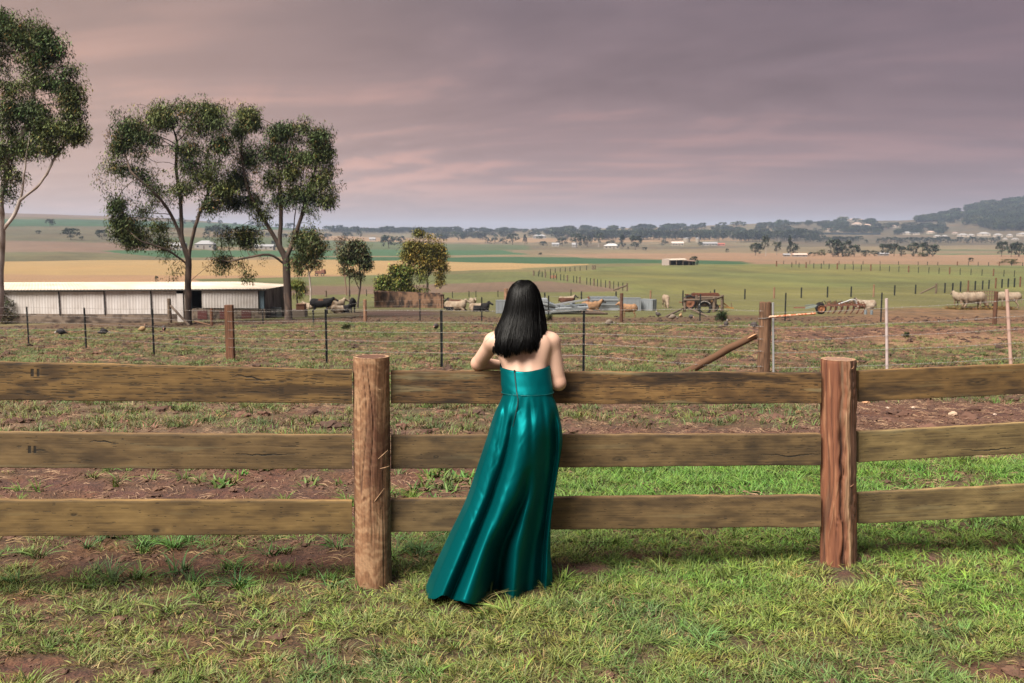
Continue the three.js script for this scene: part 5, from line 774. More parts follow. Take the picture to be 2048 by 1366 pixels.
  // sheep
  const sheepField = (pose) => (p) => {
    const lie = pose === 'lie', B = lie ? 0.28 : 0.58, n = 0.018 * noise3(p[0] * 11, p[1] * 11, p[2] * 11); let t = ell(p, [0, B, 0], [0.5, 0.27, 0.23]) ; t = smin(t, ell(p, [0.3, B + 0.03, 0], [0.24, 0.26, 0.2]), 0.08); t = smin(t, ell(p, [-0.32, B + 0.02, 0], [0.24, 0.26, 0.21]), 0.08) + n;
    const pl = [0.66, B + 0.32, 0], mz = [0.86, B + 0.22, 0]; t = smin(t, cap(p, [0.42, B + 0.1, 0], pl, 0.15, 0.1), 0.08); t = smin(t, cap(p, pl, mz, 0.085, 0.05), 0.03); for (const s of [-1, 1]) t = smin(t, cap(p, [0.63, B + 0.34, s * 0.06], [0.6, B + 0.31, s * 0.17], 0.03, 0.018), 0.02);
    if (!lie) for (const s of [-1, 1]) { t = smin(t, leg4(p, 0.3, s * 0.11, B - 0.1, 0, 0, 0, 0.036), 0.05); t = smin(t, leg4(p, -0.36, s * 0.11, B - 0.08, 0.04, -0.05, -0.03, 0.038), 0.06); t = smin(t, cap(p, [-0.5, B + 0.1, 0], [-0.56, B - 0.12, 0], 0.04, 0.03), 0.03); }
    else for (const s of [-1, 1]) { t = smin(t, cap(p, [0.3, 0.12, s * 0.14], [0.52, 0.05, s * 0.15], 0.06, 0.04), 0.05); t = smin(t, cap(p, [-0.2, 0.08, s * 0.22], [0.08, 0.05, s * 0.24], 0.06, 0.04), 0.05); }
    return t;
  };
  const sg = (pose, col) => surfNet(sheepField(pose), [-0.7, -0.02, -0.35], [1.0, 1.15, 0.35], 0.022, col);
  animal('sheep', sg('lie', hide(TANW, [[[0.03, 0.025, 0.022], 0.6, (x, y) => (x > 0.66 ? 1 : 0)]])), 'tan sheep with a dark face lying in front of the grey panel stack', 'sheep', 1181, 622.5, 4 * d2r, 1.35);
  animal('sheep', sg('stand', hide(TANW, [])), 'tan woolly sheep standing right of the brown post', 'sheep', 1258, 634, 176 * d2r, 0.98);
  // guinea fowl
  const fowlField = (up) => (p) => { let t = ell(p, [0, 0.25, 0], [0.18, 0.155, 0.135]); t = smin(t, ell(p, [-0.15, 0.2, 0], [0.13, 0.06, 0.06]), 0.06); const h = up ? [0.15, 0.5, 0] : [0.3, 0.2, 0]; t = smin(t, cap(p, [0.12, 0.3, 0], h, 0.06, 0.025), 0.06); t = smin(t, ell(p, h, [0.042, 0.035, 0.028]), 0.015); t = smin(t, cap(p, h, [h[0] + 0.06, h[1] - 0.015, 0], 0.014, 0.006), 0.01); for (const s of [-1, 1]) { t = smin(t, cap(p, [0.0, 0.17, s * 0.05], [0.01, 0.02, s * 0.05], 0.022, 0.011), 0.02); t = smin(t, cap(p, [0.01, 0.014, s * 0.05], [0.06, 0.01, s * 0.055], 0.011, 0.007), 0.01); } return t; };
  const fg = (up, body, head) => surfNet(fowlField(up), [-0.34, -0.01, -0.16], [0.42, 0.57, 0.16], 0.011, (x, y, z) => { const hd = up ? y > 0.44 : x > 0.245, m = noise3(x * 40, y * 40, z * 40); return hd ? head : body.map((k) => k * (1 + 0.3 * m)); });
  const DK = [0.026, 0.024, 0.027], GRY = [0.06, 0.052, 0.052], PALE = [0.28, 0.185, 0.1], LG = [0.16, 0.13, 0.105], HD = [0.36, 0.33, 0.31], PK = [0.3, 0.17, 0.13];
  const D1 = fg(false, DK, HD), D2 = fg(true, GRY, HD), P1 = fg(true, PALE, PK), P2 = fg(false, LG, HD), G3 = fg(false, GRY, PK), K = 'guinea fowl pecking in the paddock';
  animal('guinea_fowl', D1, 'dark guinea fowl pecking between the first two left pickets, tail to the left', 'guinea fowl', 123, 671.5, 190 * d2r, 0.70, K);
  animal('guinea_fowl', D1, 'dark grey guinea fowl with a pale head just right of the second left picket', 'guinea fowl', 207, 671, 20 * d2r, 0.69, K);
  animal('guinea_fowl', P1, 'cream coloured guinea fowl left of the third picket', 'guinea fowl', 285, 664, 6 * d2r, 0.64, K);
  animal('guinea_fowl', G3, 'grey guinea fowl seen end-on right of the third picket', 'guinea fowl', 328, 664, -75 * d2r, 0.64, K);
  animal('guinea_fowl', G3, 'grey guinea fowl left of the picket nearest to the person on the left', 'guinea fowl', 872, 662, -110 * d2r, 0.70, K);
  animal('guinea_fowl', P2, 'pale grey guinea fowl below the tan standing sheep', 'guinea fowl', 1218, 652, 15 * d2r, 0.80, K);
  animal('guinea_fowl', D2, 'dark guinea fowl upright under the pale grazing cow', 'guinea fowl', 1316, 635, 160 * d2r, 0.80, K);
  animal('guinea_fowl', P2, 'whitish guinea fowl by the yard post of the old tractor', 'guinea fowl', 1345, 640, 12 * d2r, 0.94, K);
  animal('guinea_fowl', P1, 'small cream guinea fowl under the log braces of the tractor yard', 'guinea fowl', 1361, 636, 60 * d2r, 0.70, K);
  animal('guinea_fowl', G3, 'grey guinea fowl right of the tractor yard post', 'guinea fowl', 1382, 639, -60 * d2r, 0.80, K);
  animal('guinea_fowl', D2, 'grey guinea fowl standing tall with a white head by the green weed', 'guinea fowl', 1452, 656, -80 * d2r, 0.70, K);
  animal('guinea_fowl', G3, 'grey guinea fowl half hidden behind the strainer post', 'guinea fowl', 1508, 658, 170 * d2r, 0.70, K);
}
// ---------------------------------------------------------------- trees: limbs grown towards the foliage, foliage of separate leaves
const leafMat = new THREE.MeshPhysicalMaterial({ vertexColors: true, roughness: 0.7, specularIntensity: 0.5, transmission: 0.26, thickness: 0, side: THREE.DoubleSide });
const barkMat = vcol(0.9);
function leavesGeo(spots, rnd, o) {                       // hanging leaves round each spot
  const n = spots.length * o.per, pos = new Float32Array(n * 12), col = new Float32Array(n * 12), nor = new Float32Array(n * 12), idx = new Uint32Array(n * 6); let k = 0;
  for (const s of spots) {
    const tone = o.tone(s, rnd);
    for (let i = 0; i < o.per; i++, k++) {
      const r = o.spread * Math.cbrt(rnd()), a = rnd() * 6.283, e = Math.acos(2 * rnd() - 1), cx = s.x + r * Math.sin(e) * Math.cos(a), cy = s.y + r * Math.cos(e) * 0.8, cz = s.z + r * Math.sin(e) * Math.sin(a);
      const L = o.len * (0.6 + 0.8 * rnd()), W = o.wid * (0.7 + 0.6 * rnd()), b = rnd() * 6.283, hang = o.hang * (0.3 + rnd()), dx = Math.cos(b) * Math.cos(hang), dy = -Math.sin(hang), dz = Math.sin(b) * Math.cos(hang), q = rnd() * 3.14, ux = -Math.sin(b) * Math.cos(q) , uy = Math.sin(q) * 0.9, uz = Math.cos(b) * Math.cos(q);
      const P = [[cx, cy, cz], [cx + dx * L * 0.5 + ux * W, cy + dy * L * 0.5 + uy * W, cz + dz * L * 0.5 + uz * W], [cx + dx * L, cy + dy * L, cz + dz * L], [cx + dx * L * 0.5 - ux * W, cy + dy * L * 0.5 - uy * W, cz + dz * L * 0.5 - uz * W]];
      let nx = dy * uz - dz * uy, ny = dz * ux - dx * uz, nz = dx * uy - dy * ux; const f = ny < 0 ? -1 : 1, l = Math.hypot(nx, ny, nz) * f || 1; nx /= l; ny /= l; nz /= l;
      const g = 0.7 + 0.6 * rnd(), yl = rnd() < o.dry ? 1 : 0, c = tone.map((v, j) => v * g * (yl ? [2.1, 1.5, 1.1][j] : 1));
      P.forEach((v, j) => { pos.set(v, k * 12 + j * 3); col.set(c, k * 12 + j * 3); nor.set([nx, ny, nz], k * 12 + j * 3); });
      const v = k * 4; idx.set([v, v + 1, v + 2, v, v + 2, v + 3], k * 6);
    }
  }
  const g = new THREE.BufferGeometry(); g.setAttribute('position', new THREE.BufferAttribute(pos, 3)); g.setAttribute('normal', new THREE.BufferAttribute(nor, 3)); g.setAttribute('color', new THREE.BufferAttribute(col, 3)); g.setIndex(new THREE.BufferAttribute(idx, 1)); return g;
}
function growTree(t) {                                    // t: label, foot, trunk path [[px, py]..], blobs [[px, py, rx, ry, n]..] in photo pixels
  const rnd = rngOf(t.seed), foot = t.foot, k = pxm(foot), toLocal = ([px, py], dz = 0) => { const p = at(px, py, -foot.z); return V(p.x - foot.x, p.y - foot.y, dz); };
  const nodes = [], kids = []; const add = (p, par) => { nodes.push({ p, par, n: 0, r: 0 }); kids.push([]); if (par >= 0) kids[par].push(nodes.length - 1); return nodes.length - 1; };
  add(V(0, -0.3, 0), -1);
  const step = t.step ?? 0.34;
  for (const line of t.trunk) {                            // given limbs, each from a node near its first point
    const pts = line.map(([x, y, z]) => toLocal([x, y], z ?? 0)); let par = 0, best = 1e9; nodes.forEach((n, i) => { const d = n.p.distanceToSquared(pts[0]); if (d < best) { best = d; par = i; } });
    const c = new THREE.CatmullRomCurve3([nodes[par].p, ...(best < 0.2 ? pts.slice(1) : pts)]), N = Math.max(2, Math.ceil(c.getLength() / step)); for (let i = 1; i <= N; i++) { const p = c.getPoint(i / N); p.x += 0.03 * (rnd() - 0.5); p.z += 0.05 * (rnd() - 0.5); par = add(p, par); }
  }
  const att = []; for (const [px, py, rx, ry, n, zc = 0, zr] of t.blobs) { const c = toLocal([px, py]), a = rx / k, b = ry / k, cz = zr ?? (a + b) * 0.5 * (t.flat ?? 0.9); for (let i = 0; i < n * 2.1; i++) { const r = Math.min(1.35, 0.52 * Math.sqrt(-2 * Math.log(1 - rnd() * 0.999))), th = rnd() * 6.283, ph = Math.acos(2 * rnd() - 1); const q = V(c.x + a * r * Math.sin(ph) * Math.cos(th), c.y + b * r * Math.cos(ph), zc + cz * r * Math.sin(ph) * Math.sin(th)); if (noise3(q.x * 0.95 + t.seed, q.y * 1.15, q.z * 0.95) < -0.30) continue; att.push({ p: q, near: -1, d: 1e9, live: true }); } }
  let fresh = nodes.map((_, i) => i); const kill = (t.kill ?? 0.42) ** 2;
  for (let it = 0; it < 90 && fresh.length; it++) {
    for (const a of att) if (a.live) { for (const i of fresh) { const d = nodes[i].p.distanceToSquared(a.p); if (d < a.d) { a.d = d; a.near = i; } } if (a.d < kill) a.live = false; }
    const pull = new Map(); for (const a of att) if (a.live) { const v = a.p.clone().sub(nodes[a.near].p).normalize(); if (pull.has(a.near)) pull.get(a.near).add(v); else pull.set(a.near, v); }
    fresh = []; for (const [i, v] of pull) { if (kids[i].length > 3) continue; v.normalize(); const prev = nodes[i].par >= 0 ? nodes[i].p.clone().sub(nodes[nodes[i].par].p).normalize() : V(0, 1, 0); v.addScaledVector(prev, 0.55).add(V((rnd() - 0.5) * 0.35, 0.12, (rnd() - 0.5) * 0.35)).normalize(); const p = nodes[i].p.clone().addScaledVector(v, step); fresh.push(add(p, i)); }
    if (!pull.size) break;
  }
  const e = 2.35; for (let i = nodes.length - 1; i >= 0; i--) { const n = nodes[i]; n.r = kids[i].length ? Math.pow(kids[i].reduce((s, c) => s + nodes[c].r ** e, 0), 1 / e) : t.tip ?? 0.011; }
  const r0 = nodes[0].r, f = t.girth / r0; nodes.forEach((n) => { const q = n.r / r0; n.r *= lerp(1, f, Math.min(1, q * 1.6)); });
  const mb = new MB(), chains = [[0, -1]], barkC = t.bark;
  while (chains.length) {
    let [i, par] = chains.pop(); const pts = [], rad = []; if (par >= 0) { pts.push(nodes[par].p); rad.push(Math.min(nodes[par].r, nodes[i].r * 1.25)); }
    for (;;) { pts.push(nodes[i].p); rad.push(nodes[i].r); const c = kids[i]; if (!c.length) break; let m = c[0]; for (const q of c) if (nodes[q].r > nodes[m].r) m = q; for (const q of c) if (q !== m) chains.push([q, i]); i = m; }
    if (pts.length < 2) continue; if (par < 0) { rad[0] *= 1.5; rad[1] *= 1.15; }
    mb.tube(pts, rad, rad[0] > 0.09 ? 10 : rad[0] > 0.03 ? 6 : 4, (x, y, z) => { const n = fbm(x * 5 + z * 3, y * 1.6, 3, t.seed), s = 1 + 0.35 * n; return barkC(y, n).map((v) => v * s); }, rad[0] > 0.09 ? 0.1 : 0);
  }
  const root = thing('tree', t.label, 'tree', foot, 0, t.group);
  part('trunk', mb.geo(), barkMat, root);
  const spots = att.filter(() => rnd() < (t.fill ?? 1)).map((a) => a.p);
  part('crown', leavesGeo(spots, rnd, { per: t.per ?? 30, spread: t.spread ?? 0.5, len: t.len ?? 0.24, wid: t.wid ?? 0.04, hang: t.hang ?? 1.1, dry: t.dry ?? 0.05, tone: t.tone }), leafMat, root);
  root.userData.count = nodes.length; return root;
}
const gumTone = (s, rnd) => { const n = noise3(s.x * 0.7, s.y * 0.7, s.z * 0.7), k = 0.75 + 0.5 * rnd(); const a = [0.092, 0.135, 0.05], b = [0.185, 0.225, 0.074], c = [0.23, 0.21, 0.068]; const t = clamp(0.4 + 0.8 * n); return a.map((v, i) => lerp(lerp(v, b[i], t), c[i], rnd() < 0.12 ? 0.9 : 0) * k); };
const T0 = (x, y) => [x / 2.2764, y / 2.2764];             // the magnified view of the upper left
const B = (zx, zy, rx, ry, n, z = 0) => [zx / 2.2764, zy / 2.2764, rx / 2.2764, ry / 2.2764, n, z];
const darkBark = (y, n) => (n > 0.25 ? [0.11, 0.075, 0.058] : [0.055, 0.038, 0.03]), paleBark = (y, n) => (n > 0.3 ? [0.2, 0.15, 0.12] : [0.42, 0.36, 0.33]);
{
  const fl = (px, py, d) => { const p = at(px, py, d); p.y = terrain(p.x, p.z); return p; };
  growTree({ seed: 201, label: 'broad gum tree standing before the white shed, the left one of the joined pair', foot: fl(377, 636, 57), girth: 0.19, bark: darkBark,
    trunk: [[T0(858, 1400), T0(856, 1300), T0(858, 1180)], [T0(858, 1180), T0(830, 1100), T0(790, 1000), [...T0(740, 900), 0.6], [...T0(640, 800), 1]], [T0(858, 1180), T0(872, 1100), T0(905, 980), [...T0(940, 860), -0.5], [...T0(930, 740), -0.4]], [T0(830, 1080), [...T0(800, 900), -0.8], [...T0(780, 760), -0.8], [...T0(790, 640), -0.6]], [T0(858, 1200), [...T0(780, 1140), 0.6], [...T0(680, 1100), 1]], [T0(868, 1280), T0(900, 1250), [...T0(980, 1195), 0.3]]],
    blobs: [B(850, 500, 150, 50, 70), B(720, 530, 110, 55, 60), B(960, 530, 80, 60, 45), B(600, 590, 85, 70, 55), B(850, 570, 170, 55, 70), B(550, 660, 50, 55, 25), B(700, 640, 110, 55, 36), B(560, 780, 85, 60, 40), B(520, 830, 55, 45, 22), B(860, 680, 90, 80, 26), B(1000, 640, 70, 90, 46), B(980, 780, 55, 80, 34), B(1010, 860, 65, 50, 40), B(640, 800, 60, 50, 12), B(720, 880, 80, 60, 16), B(540, 930, 55, 45, 22), B(560, 1010, 65, 45, 36), B(620, 1090, 85, 60, 46), B(580, 1060, 60, 40, 28), B(700, 1040, 70, 45, 20), B(740, 1110, 60, 40, 16), B(830, 860, 60, 60, 18), B(900, 800, 50, 60, 16), B(960, 930, 55, 50, 18), B(770, 1230, 55, 45, 12), B(740, 1200, 40, 45, 9), B(850, 760, 70, 60, 12), B(650, 700, 60, 50, 12), B(640, 960, 55, 40, 12)], tone: gumTone, per: 44, spread: 0.48, len: 0.19, wid: 0.028 });
  growTree({ seed: 202, label: 'dense dark gum tree at the right end of the white shed', foot: fl(577.5, 633, 58.5), girth: 0.24, bark: darkBark,
    trunk: [[T0(1312, 1400), T0(1308, 1300), T0(1302, 1180)], [T0(1302, 1180), T0(1250, 1080), T0(1190, 980), [...T0(1140, 860), 0.6], [...T0(1110, 700), 0.6]], [T0(1302, 1180), T0(1340, 1080), T0(1380, 960), [...T0(1420, 800), -0.4], [...T0(1450, 680), -0.4]], [T0(1290, 1120), T0(1280, 950), [...T0(1270, 760), 0.3], [...T0(1280, 620), 0.3]], [T0(1300, 1200), [...T0(1240, 1160), 0.5], [...T0(1150, 1170), 0.8], [...T0(1060, 1190), 0.9]], [T0(1320, 1100), [...T0(1330, 950), -1], [...T0(1360, 780), -1.2]]],
    blobs: [B(1130, 530, 60, 45, 40), B(1180, 570, 90, 60, 60), B(1280, 600, 80, 55, 50), B(1100, 600, 60, 60, 40), B(1380, 600, 40, 50, 22), B(1450, 620, 60, 60, 45), B(1480, 690, 50, 60, 32), B(1400, 720, 90, 60, 46), B(1250, 690, 110, 60, 46), B(1120, 720, 70, 70, 36), B(1080, 820, 70, 60, 46), B(1330, 780, 90, 60, 40), B(1500, 790, 45, 40, 20), B(1460, 830, 70, 45, 26), B(1230, 820, 70, 60, 26), B(1400, 890, 90, 50, 36), B(1490, 910, 50, 30, 20), B(1150, 920, 70, 50, 24), B(1060, 920, 60, 40, 20), B(1280, 910, 60, 50, 18), B(1430, 980, 55, 40, 20), B(1200, 980, 50, 40, 12), B(1060, 1100, 85, 60, 60), B(1120, 1080, 70, 45, 36), B(1040, 1190, 65, 60, 44), B(1120, 1200, 60, 50, 30), B(1090, 1250, 45, 35, 20), B(1390, 1090, 70, 60, 40), B(1430, 1130, 55, 45, 28), B(1370, 1180, 50, 40, 16), B(1340, 870, 60, 60, 14)], tone: gumTone, per: 44, spread: 0.48, len: 0.19, wid: 0.028 });
  growTree({ seed: 203, label: 'tall pale-trunked gum cut off by the left edge of the view', foot: fl(-22, 652, 50), girth: 0.24, bark: paleBark,
    trunk: [[T0(-10, 1420), T0(-6, 1250), T0(2, 1060)], [T0(2, 1060), T0(60, 985), T0(95, 900), [...T0(125, 780), 0.3], [...T0(150, 600), 0.3]], [T0(95, 905), T0(170, 850), T0(220, 780), [...T0(240, 720), -0.2], [...T0(300, 640), -0.2]], [T0(2, 1060), T0(0, 900), [...T0(10, 780), -0.6], [...T0(60, 600), -0.8]], [T0(0, 950), [...T0(-80, 800), 0.5], [...T0(-130, 600), 0.5], [...T0(-100, 400), 0.5]], [T0(20, 760), [...T0(120, 520), -0.5], [...T0(130, 330), -0.4], [...T0(150, 200), -0.4]]],
    blobs: [B(190, 160, 90, 75, 60), B(100, 170, 60, 80, 36), B(40, 160, 60, 60, 36), B(240, 220, 60, 55, 34), B(190, 270, 70, 60, 32), B(80, 270, 80, 70, 40), B(0, 250, 60, 90, 36), B(320, 330, 40, 35, 18), B(340, 370, 55, 45, 34), B(310, 400, 55, 45, 26), B(220, 370, 60, 50, 22), B(120, 380, 70, 60, 28), B(40, 390, 60, 60, 24), B(330, 450, 50, 35, 20), B(260, 480, 80, 55, 44), B(150, 500, 80, 60, 46), B(50, 500, 80, 70, 46), B(330, 510, 45, 35, 16), B(280, 580, 90, 60, 52), B(180, 590, 90, 60, 56), B(70, 600, 90, 70, 60), B(360, 600, 35, 35, 16), B(330, 630, 50, 30, 18), B(230, 670, 70, 40, 26), B(120, 680, 70, 50, 30), B(20, 700, 70, 70, 36), B(60, 800, 50, 50, 14), B(20, 880, 40, 40, 8), B(-120, 250, 100, 110, 70), B(-140, 500, 110, 130, 80), B(-80, 700, 90, 80, 40), B(-240, 400, 90, 120, 50), B(-60, 120, 70, 60, 30), B(10, 80, 40, 40, 18)], tone: gumTone, per: 34, spread: 0.50, len: 0.18, wid: 0.028 });
  // slighter trees in the middle
  const C2 = (zx, zy, rx, ry, n, z = 0) => [560 + zx / 3.793, 420 + zy / 3.793, rx / 3.793, ry / 3.793, n, z], P2 = (x, y, z) => [...R2(x, y), z ?? 0];
  const olive = (s, rnd) => [0.085, 0.105, 0.048].map((v, i) => lerp(v, [0.16, 0.165, 0.07][i], rnd())), autumn = (s, rnd) => { const t = clamp(0.55 + 0.7 * noise3(s.x, s.y, s.z) + 0.5 * (rnd() - 0.5)); return [0.17, 0.18, 0.045].map((v, i) => lerp(v, [0.34, 0.26, 0.055][i], t)); }, lime = (s, rnd) => [0.13, 0.17, 0.035].map((v, i) => lerp(v, [0.24, 0.26, 0.055][i], rnd()));
  growTree({ seed: 204, label: 'slim olive tree with a forked trunk behind the front-on black cow', foot: fl(...R2(590, 720), 79), girth: 0.09, step: 0.3, bark: darkBark, trunk: [[P2(590, 720), P2(605, 610)], [P2(605, 610), P2(575, 540), P2(560, 460), P2(540, 380)], [P2(605, 610), P2(612, 520), P2(600, 420), P2(600, 320)], [P2(530, 700), P2(528, 560), P2(520, 470), P2(500, 380)]], blobs: [C2(570, 270, 55, 45, 50), C2(520, 310, 55, 50, 40), C2(610, 300, 50, 55, 40), C2(560, 350, 90, 50, 60), C2(490, 350, 40, 60, 24), C2(640, 370, 45, 45, 34), C2(590, 420, 70, 45, 40), C2(500, 430, 50, 40, 22), C2(660, 420, 30, 30, 14), C2(540, 470, 40, 25, 8), C2(610, 500, 30, 30, 6)], tone: olive, per: 22, spread: 0.42, kill: 0.36, tip: 0.012 });
  growTree({ seed: 205, label: 'tree with orange-yellow autumn leaves behind the concrete trough', foot: fl(...R2(1118, 640), 92), girth: 0.11, step: 0.34, bark: darkBark, trunk: [[P2(1118, 650), P2(1118, 560), P2(1112, 500)], [P2(1112, 500), P2(1080, 430), P2(1040, 340), P2(1030, 240)], [P2(1112, 510), P2(1150, 440), P2(1160, 340), P2(1140, 250)]], blobs: [C2(1045, 175, 40, 30, 24), C2(1030, 230, 75, 45, 50), C2(1130, 220, 60, 45, 40), C2(980, 270, 60, 50, 36), C2(1100, 290, 90, 55, 56), C2(1200, 290, 60, 50, 36), C2(990, 340, 70, 50, 36), C2(1100, 370, 90, 50, 50), C2(1220, 340, 45, 45, 24), C2(1000, 400, 60, 40, 26), C2(1200, 400, 50, 45, 22), C2(1240, 430, 35, 40, 14), C2(1100, 440, 70, 40, 24), C2(1220, 500, 35, 40, 14), C2(1215, 545, 25, 25, 6), C2(950, 350, 30, 40, 12)], tone: autumn, per: 22, spread: 0.48, dry: 0.1, tip: 0.012 });
  growTree({ seed: 206, label: 'light green bushy tree behind the left end of the trough', foot: fl(...R2(930, 640), 86), girth: 0.1, step: 0.3, bark: darkBark, trunk: [[P2(930, 650), P2(930, 580), P2(940, 500)], [P2(900, 640), P2(860, 580), P2(800, 560)]], blobs: [C2(900, 460, 50, 40, 40), C2(970, 470, 70, 50, 60), C2(1030, 520, 60, 60, 60), C2(930, 540, 80, 55, 70), C2(1060, 590, 50, 40, 40), C2(870, 450, 25, 35, 16), C2(790, 550, 50, 40, 40), C2(820, 590, 60, 35, 50), C2(760, 590, 30, 30, 18), C2(980, 600, 70, 30, 50), C2(800, 520, 30, 25, 14)], tone: lime, per: 24, spread: 0.5, kill: 0.5 });
  growTree({ seed: 207, label: 'thin white-trunked gum with sparse foliage behind the black cow', foot: fl(...R2(232, 712), 80), girth: 0.075, step: 0.3, bark: paleBark, trunk: [[P2(232, 712), P2(232, 600), P2(222, 500), P2(212, 420)], [P2(222, 500), P2(260, 420), P2(290, 330)]], blobs: [C2(250, 210, 60, 45, 36), C2(290, 270, 50, 45, 30), C2(200, 250, 50, 50, 26), C2(200, 330, 60, 50, 34), C2(270, 340, 50, 45, 24), C2(180, 400, 50, 50, 22), C2(250, 410, 50, 45, 16), C2(150, 450, 35, 40, 12), C2(290, 400, 30, 40, 8)], tone: (q, r) => [0.13, 0.125, 0.05].map((v) => v * (0.7 + 0.7 * r())), per: 11, spread: 0.45, dry: 0.15 });
  growTree({ seed: 208, label: 'small weeping light green tree just right of the dark gum', foot: fl(...R2(130, 700), 70), girth: 0.05, step: 0.25, bark: darkBark, trunk: [[P2(130, 705), P2(128, 640), P2(120, 580)]], blobs: [C2(130, 560, 40, 30, 30), C2(100, 590, 30, 40, 22), C2(155, 590, 30, 35, 22), C2(130, 630, 40, 30, 14)], tone: lime, per: 24, spread: 0.35, hang: 1.4, len: 0.3, wid: 0.02 });
  growTree({ seed: 209, label: 'bare reddish twiggy tree left of the slim olive tree', foot: fl(...R2(505, 640), 110), girth: 0.07, step: 0.4, bark: () => [0.17, 0.1, 0.075], trunk: [[P2(505, 640), P2(490, 500), P2(480, 400)]], blobs: [C2(470, 260, 50, 50, 40), C2(500, 300, 40, 50, 30), C2(450, 330, 40, 50, 26), C2(440, 240, 30, 40, 16), C2(480, 210, 30, 30, 12)], tone: (s, r) => [0.13, 0.085, 0.05], per: 3, spread: 0.5, tip: 0.016 });
}
// smaller shrubs near by
function shrub(name, label, category, spots, o, pos) { const g = thing(name, label, category, pos, 0, o.group), rnd = rngOf(o.seed); part('foliage', leavesGeo(spots(rnd), rnd, { per: 18, spread: 0.16, len: 0.1, wid: 0.012, hang: 0.2, dry: 0.06, tone: (s, r) => [0.07, 0.085, 0.03].map((v) => v * (0.7 + 0.6 * r())), ...o }), leafMat, g); const m = new MB(), q = rngOf(o.seed + 1); for (let i = 0; i < (o.stems ?? 6); i++) { const a = q() * 6.28, h = o.h * (0.5 + 0.4 * q()), r = o.w * 0.6 * q(); m.tube([V(0, -0.05, 0), V(Math.cos(a) * r * 0.5, h * 0.5, Math.sin(a) * r * 0.5), V(Math.cos(a) * r, h, Math.sin(a) * r)], [0.02, 0.014, 0.006], 5, [0.12, 0.085, 0.055]); } m.build('stem', barkMat, g).userData.kind = 'stuff'; return g; }
{
  const ball = (w, h, n, seed) => (rnd) => { const s = []; for (let i = 0; i < n; i++) { const a = rnd() * 6.28, r = Math.sqrt(rnd()), y = rnd(); s.push(V(Math.cos(a) * r * w * Math.sqrt(1 - y * 0.75), y * h, Math.sin(a) * r * w * Math.sqrt(1 - y * 0.75))); } return s; };
  const p1 = G(12, 647), k1 = pxm(p1); shrub('shrub', 'olive shrub at the left edge in front of the shed', 'shrub', ball(33 / k1, 58 / k1, 150), { seed: 31, h: 1.4, w: 0.9, len: 0.16, wid: 0.03, spread: 0.22, tone: (s, r) => [0.095, 0.09, 0.032].map((v) => v * (0.6 + 0.8 * r())) }, p1);
  const p2 = G(1444, 643); shrub('weed_bush', 'dark green spiky weed bush left of the strainer post', 'weed', ball(13 / pxm(p2), 19 / pxm(p2), 60), { seed: 32, h: 0.4, w: 0.3, hang: -0.9, len: 0.17, spread: 0.1, tone: (s, r) => [0.045, 0.07, 0.028].map((v) => v * (0.7 + 0.6 * r())) }, p2);
  const p3 = G(1099, 643); shrub('weed_bush', 'low green weed right of the long hair at the second fence', 'weed', ball(8 / pxm(p3), 11 / pxm(p3), 30), { seed: 33, h: 0.25, w: 0.2, hang: -0.8, len: 0.14, spread: 0.08 }, p3);
  const p4 = G(692, 659); shrub('weed_bush', 'small grey-green weed in the paddock left of the pale fence post', 'weed', ball(8 / pxm(p4), 8 / pxm(p4), 24), { seed: 34, h: 0.15, w: 0.15, hang: -0.7, len: 0.1, spread: 0.06 }, p4);
  const p5 = G(1812, 676); shrub('weed_bush', 'small green weed beside the white gate pole', 'weed', ball(6 / pxm(p5), 9 / pxm(p5), 18), { seed: 35, h: 0.15, w: 0.1, hang: -0.8, len: 0.09, spread: 0.05 }, p5);
}
// ---------------------------------------------------------------- the long white shed and the farm's clutter
function frameOf(a, b) { const e = b.clone().sub(a).setY(0); const L = e.length(); e.divideScalar(L); return { e, n: V(-e.z, 0, e.x).multiplyScalar(-1), L, ry: Math.atan2(-e.z, e.x) }; }
function ribbed(w, h, pitch, amp, thick = 0.01, vert = true) {        // a corrugated sheet in x-y, ribs upright
  const n = Math.max(2, Math.round(w / pitch) * 4), g = new THREE.BoxGeometry(w, h, thick, n, 1, 1), P = g.attributes.position; for (let i = 0; i < P.count; i++) P.setZ(i, P.getZ(i) + amp * Math.cos((P.getX(i) + w / 2) / pitch * 2 * Math.PI)); g.computeVertexNormals(); void vert; return g;
}
const grime = (base, dark, seed, streak = 1) => { const t = tex(256, 128, (u, v, o) => { const s = 0.5 * tileNoise(u * 24, v * 3, 24, seed) + 0.35 * tileNoise(u * 60, v * 6, 60, seed + 1), b = 0.7 * tileNoise(u * 5, v * 3, 5, seed + 2), g = 0.3 * tileNoise(u * 80, v * 40, 80, seed + 3), k = clamp(0.35 + (s * streak + b * 0.6 + g * 0.5)); for (let i = 0; i < 3; i++) o[i] = lerp(base[i], dark[i], k); }); return t; };
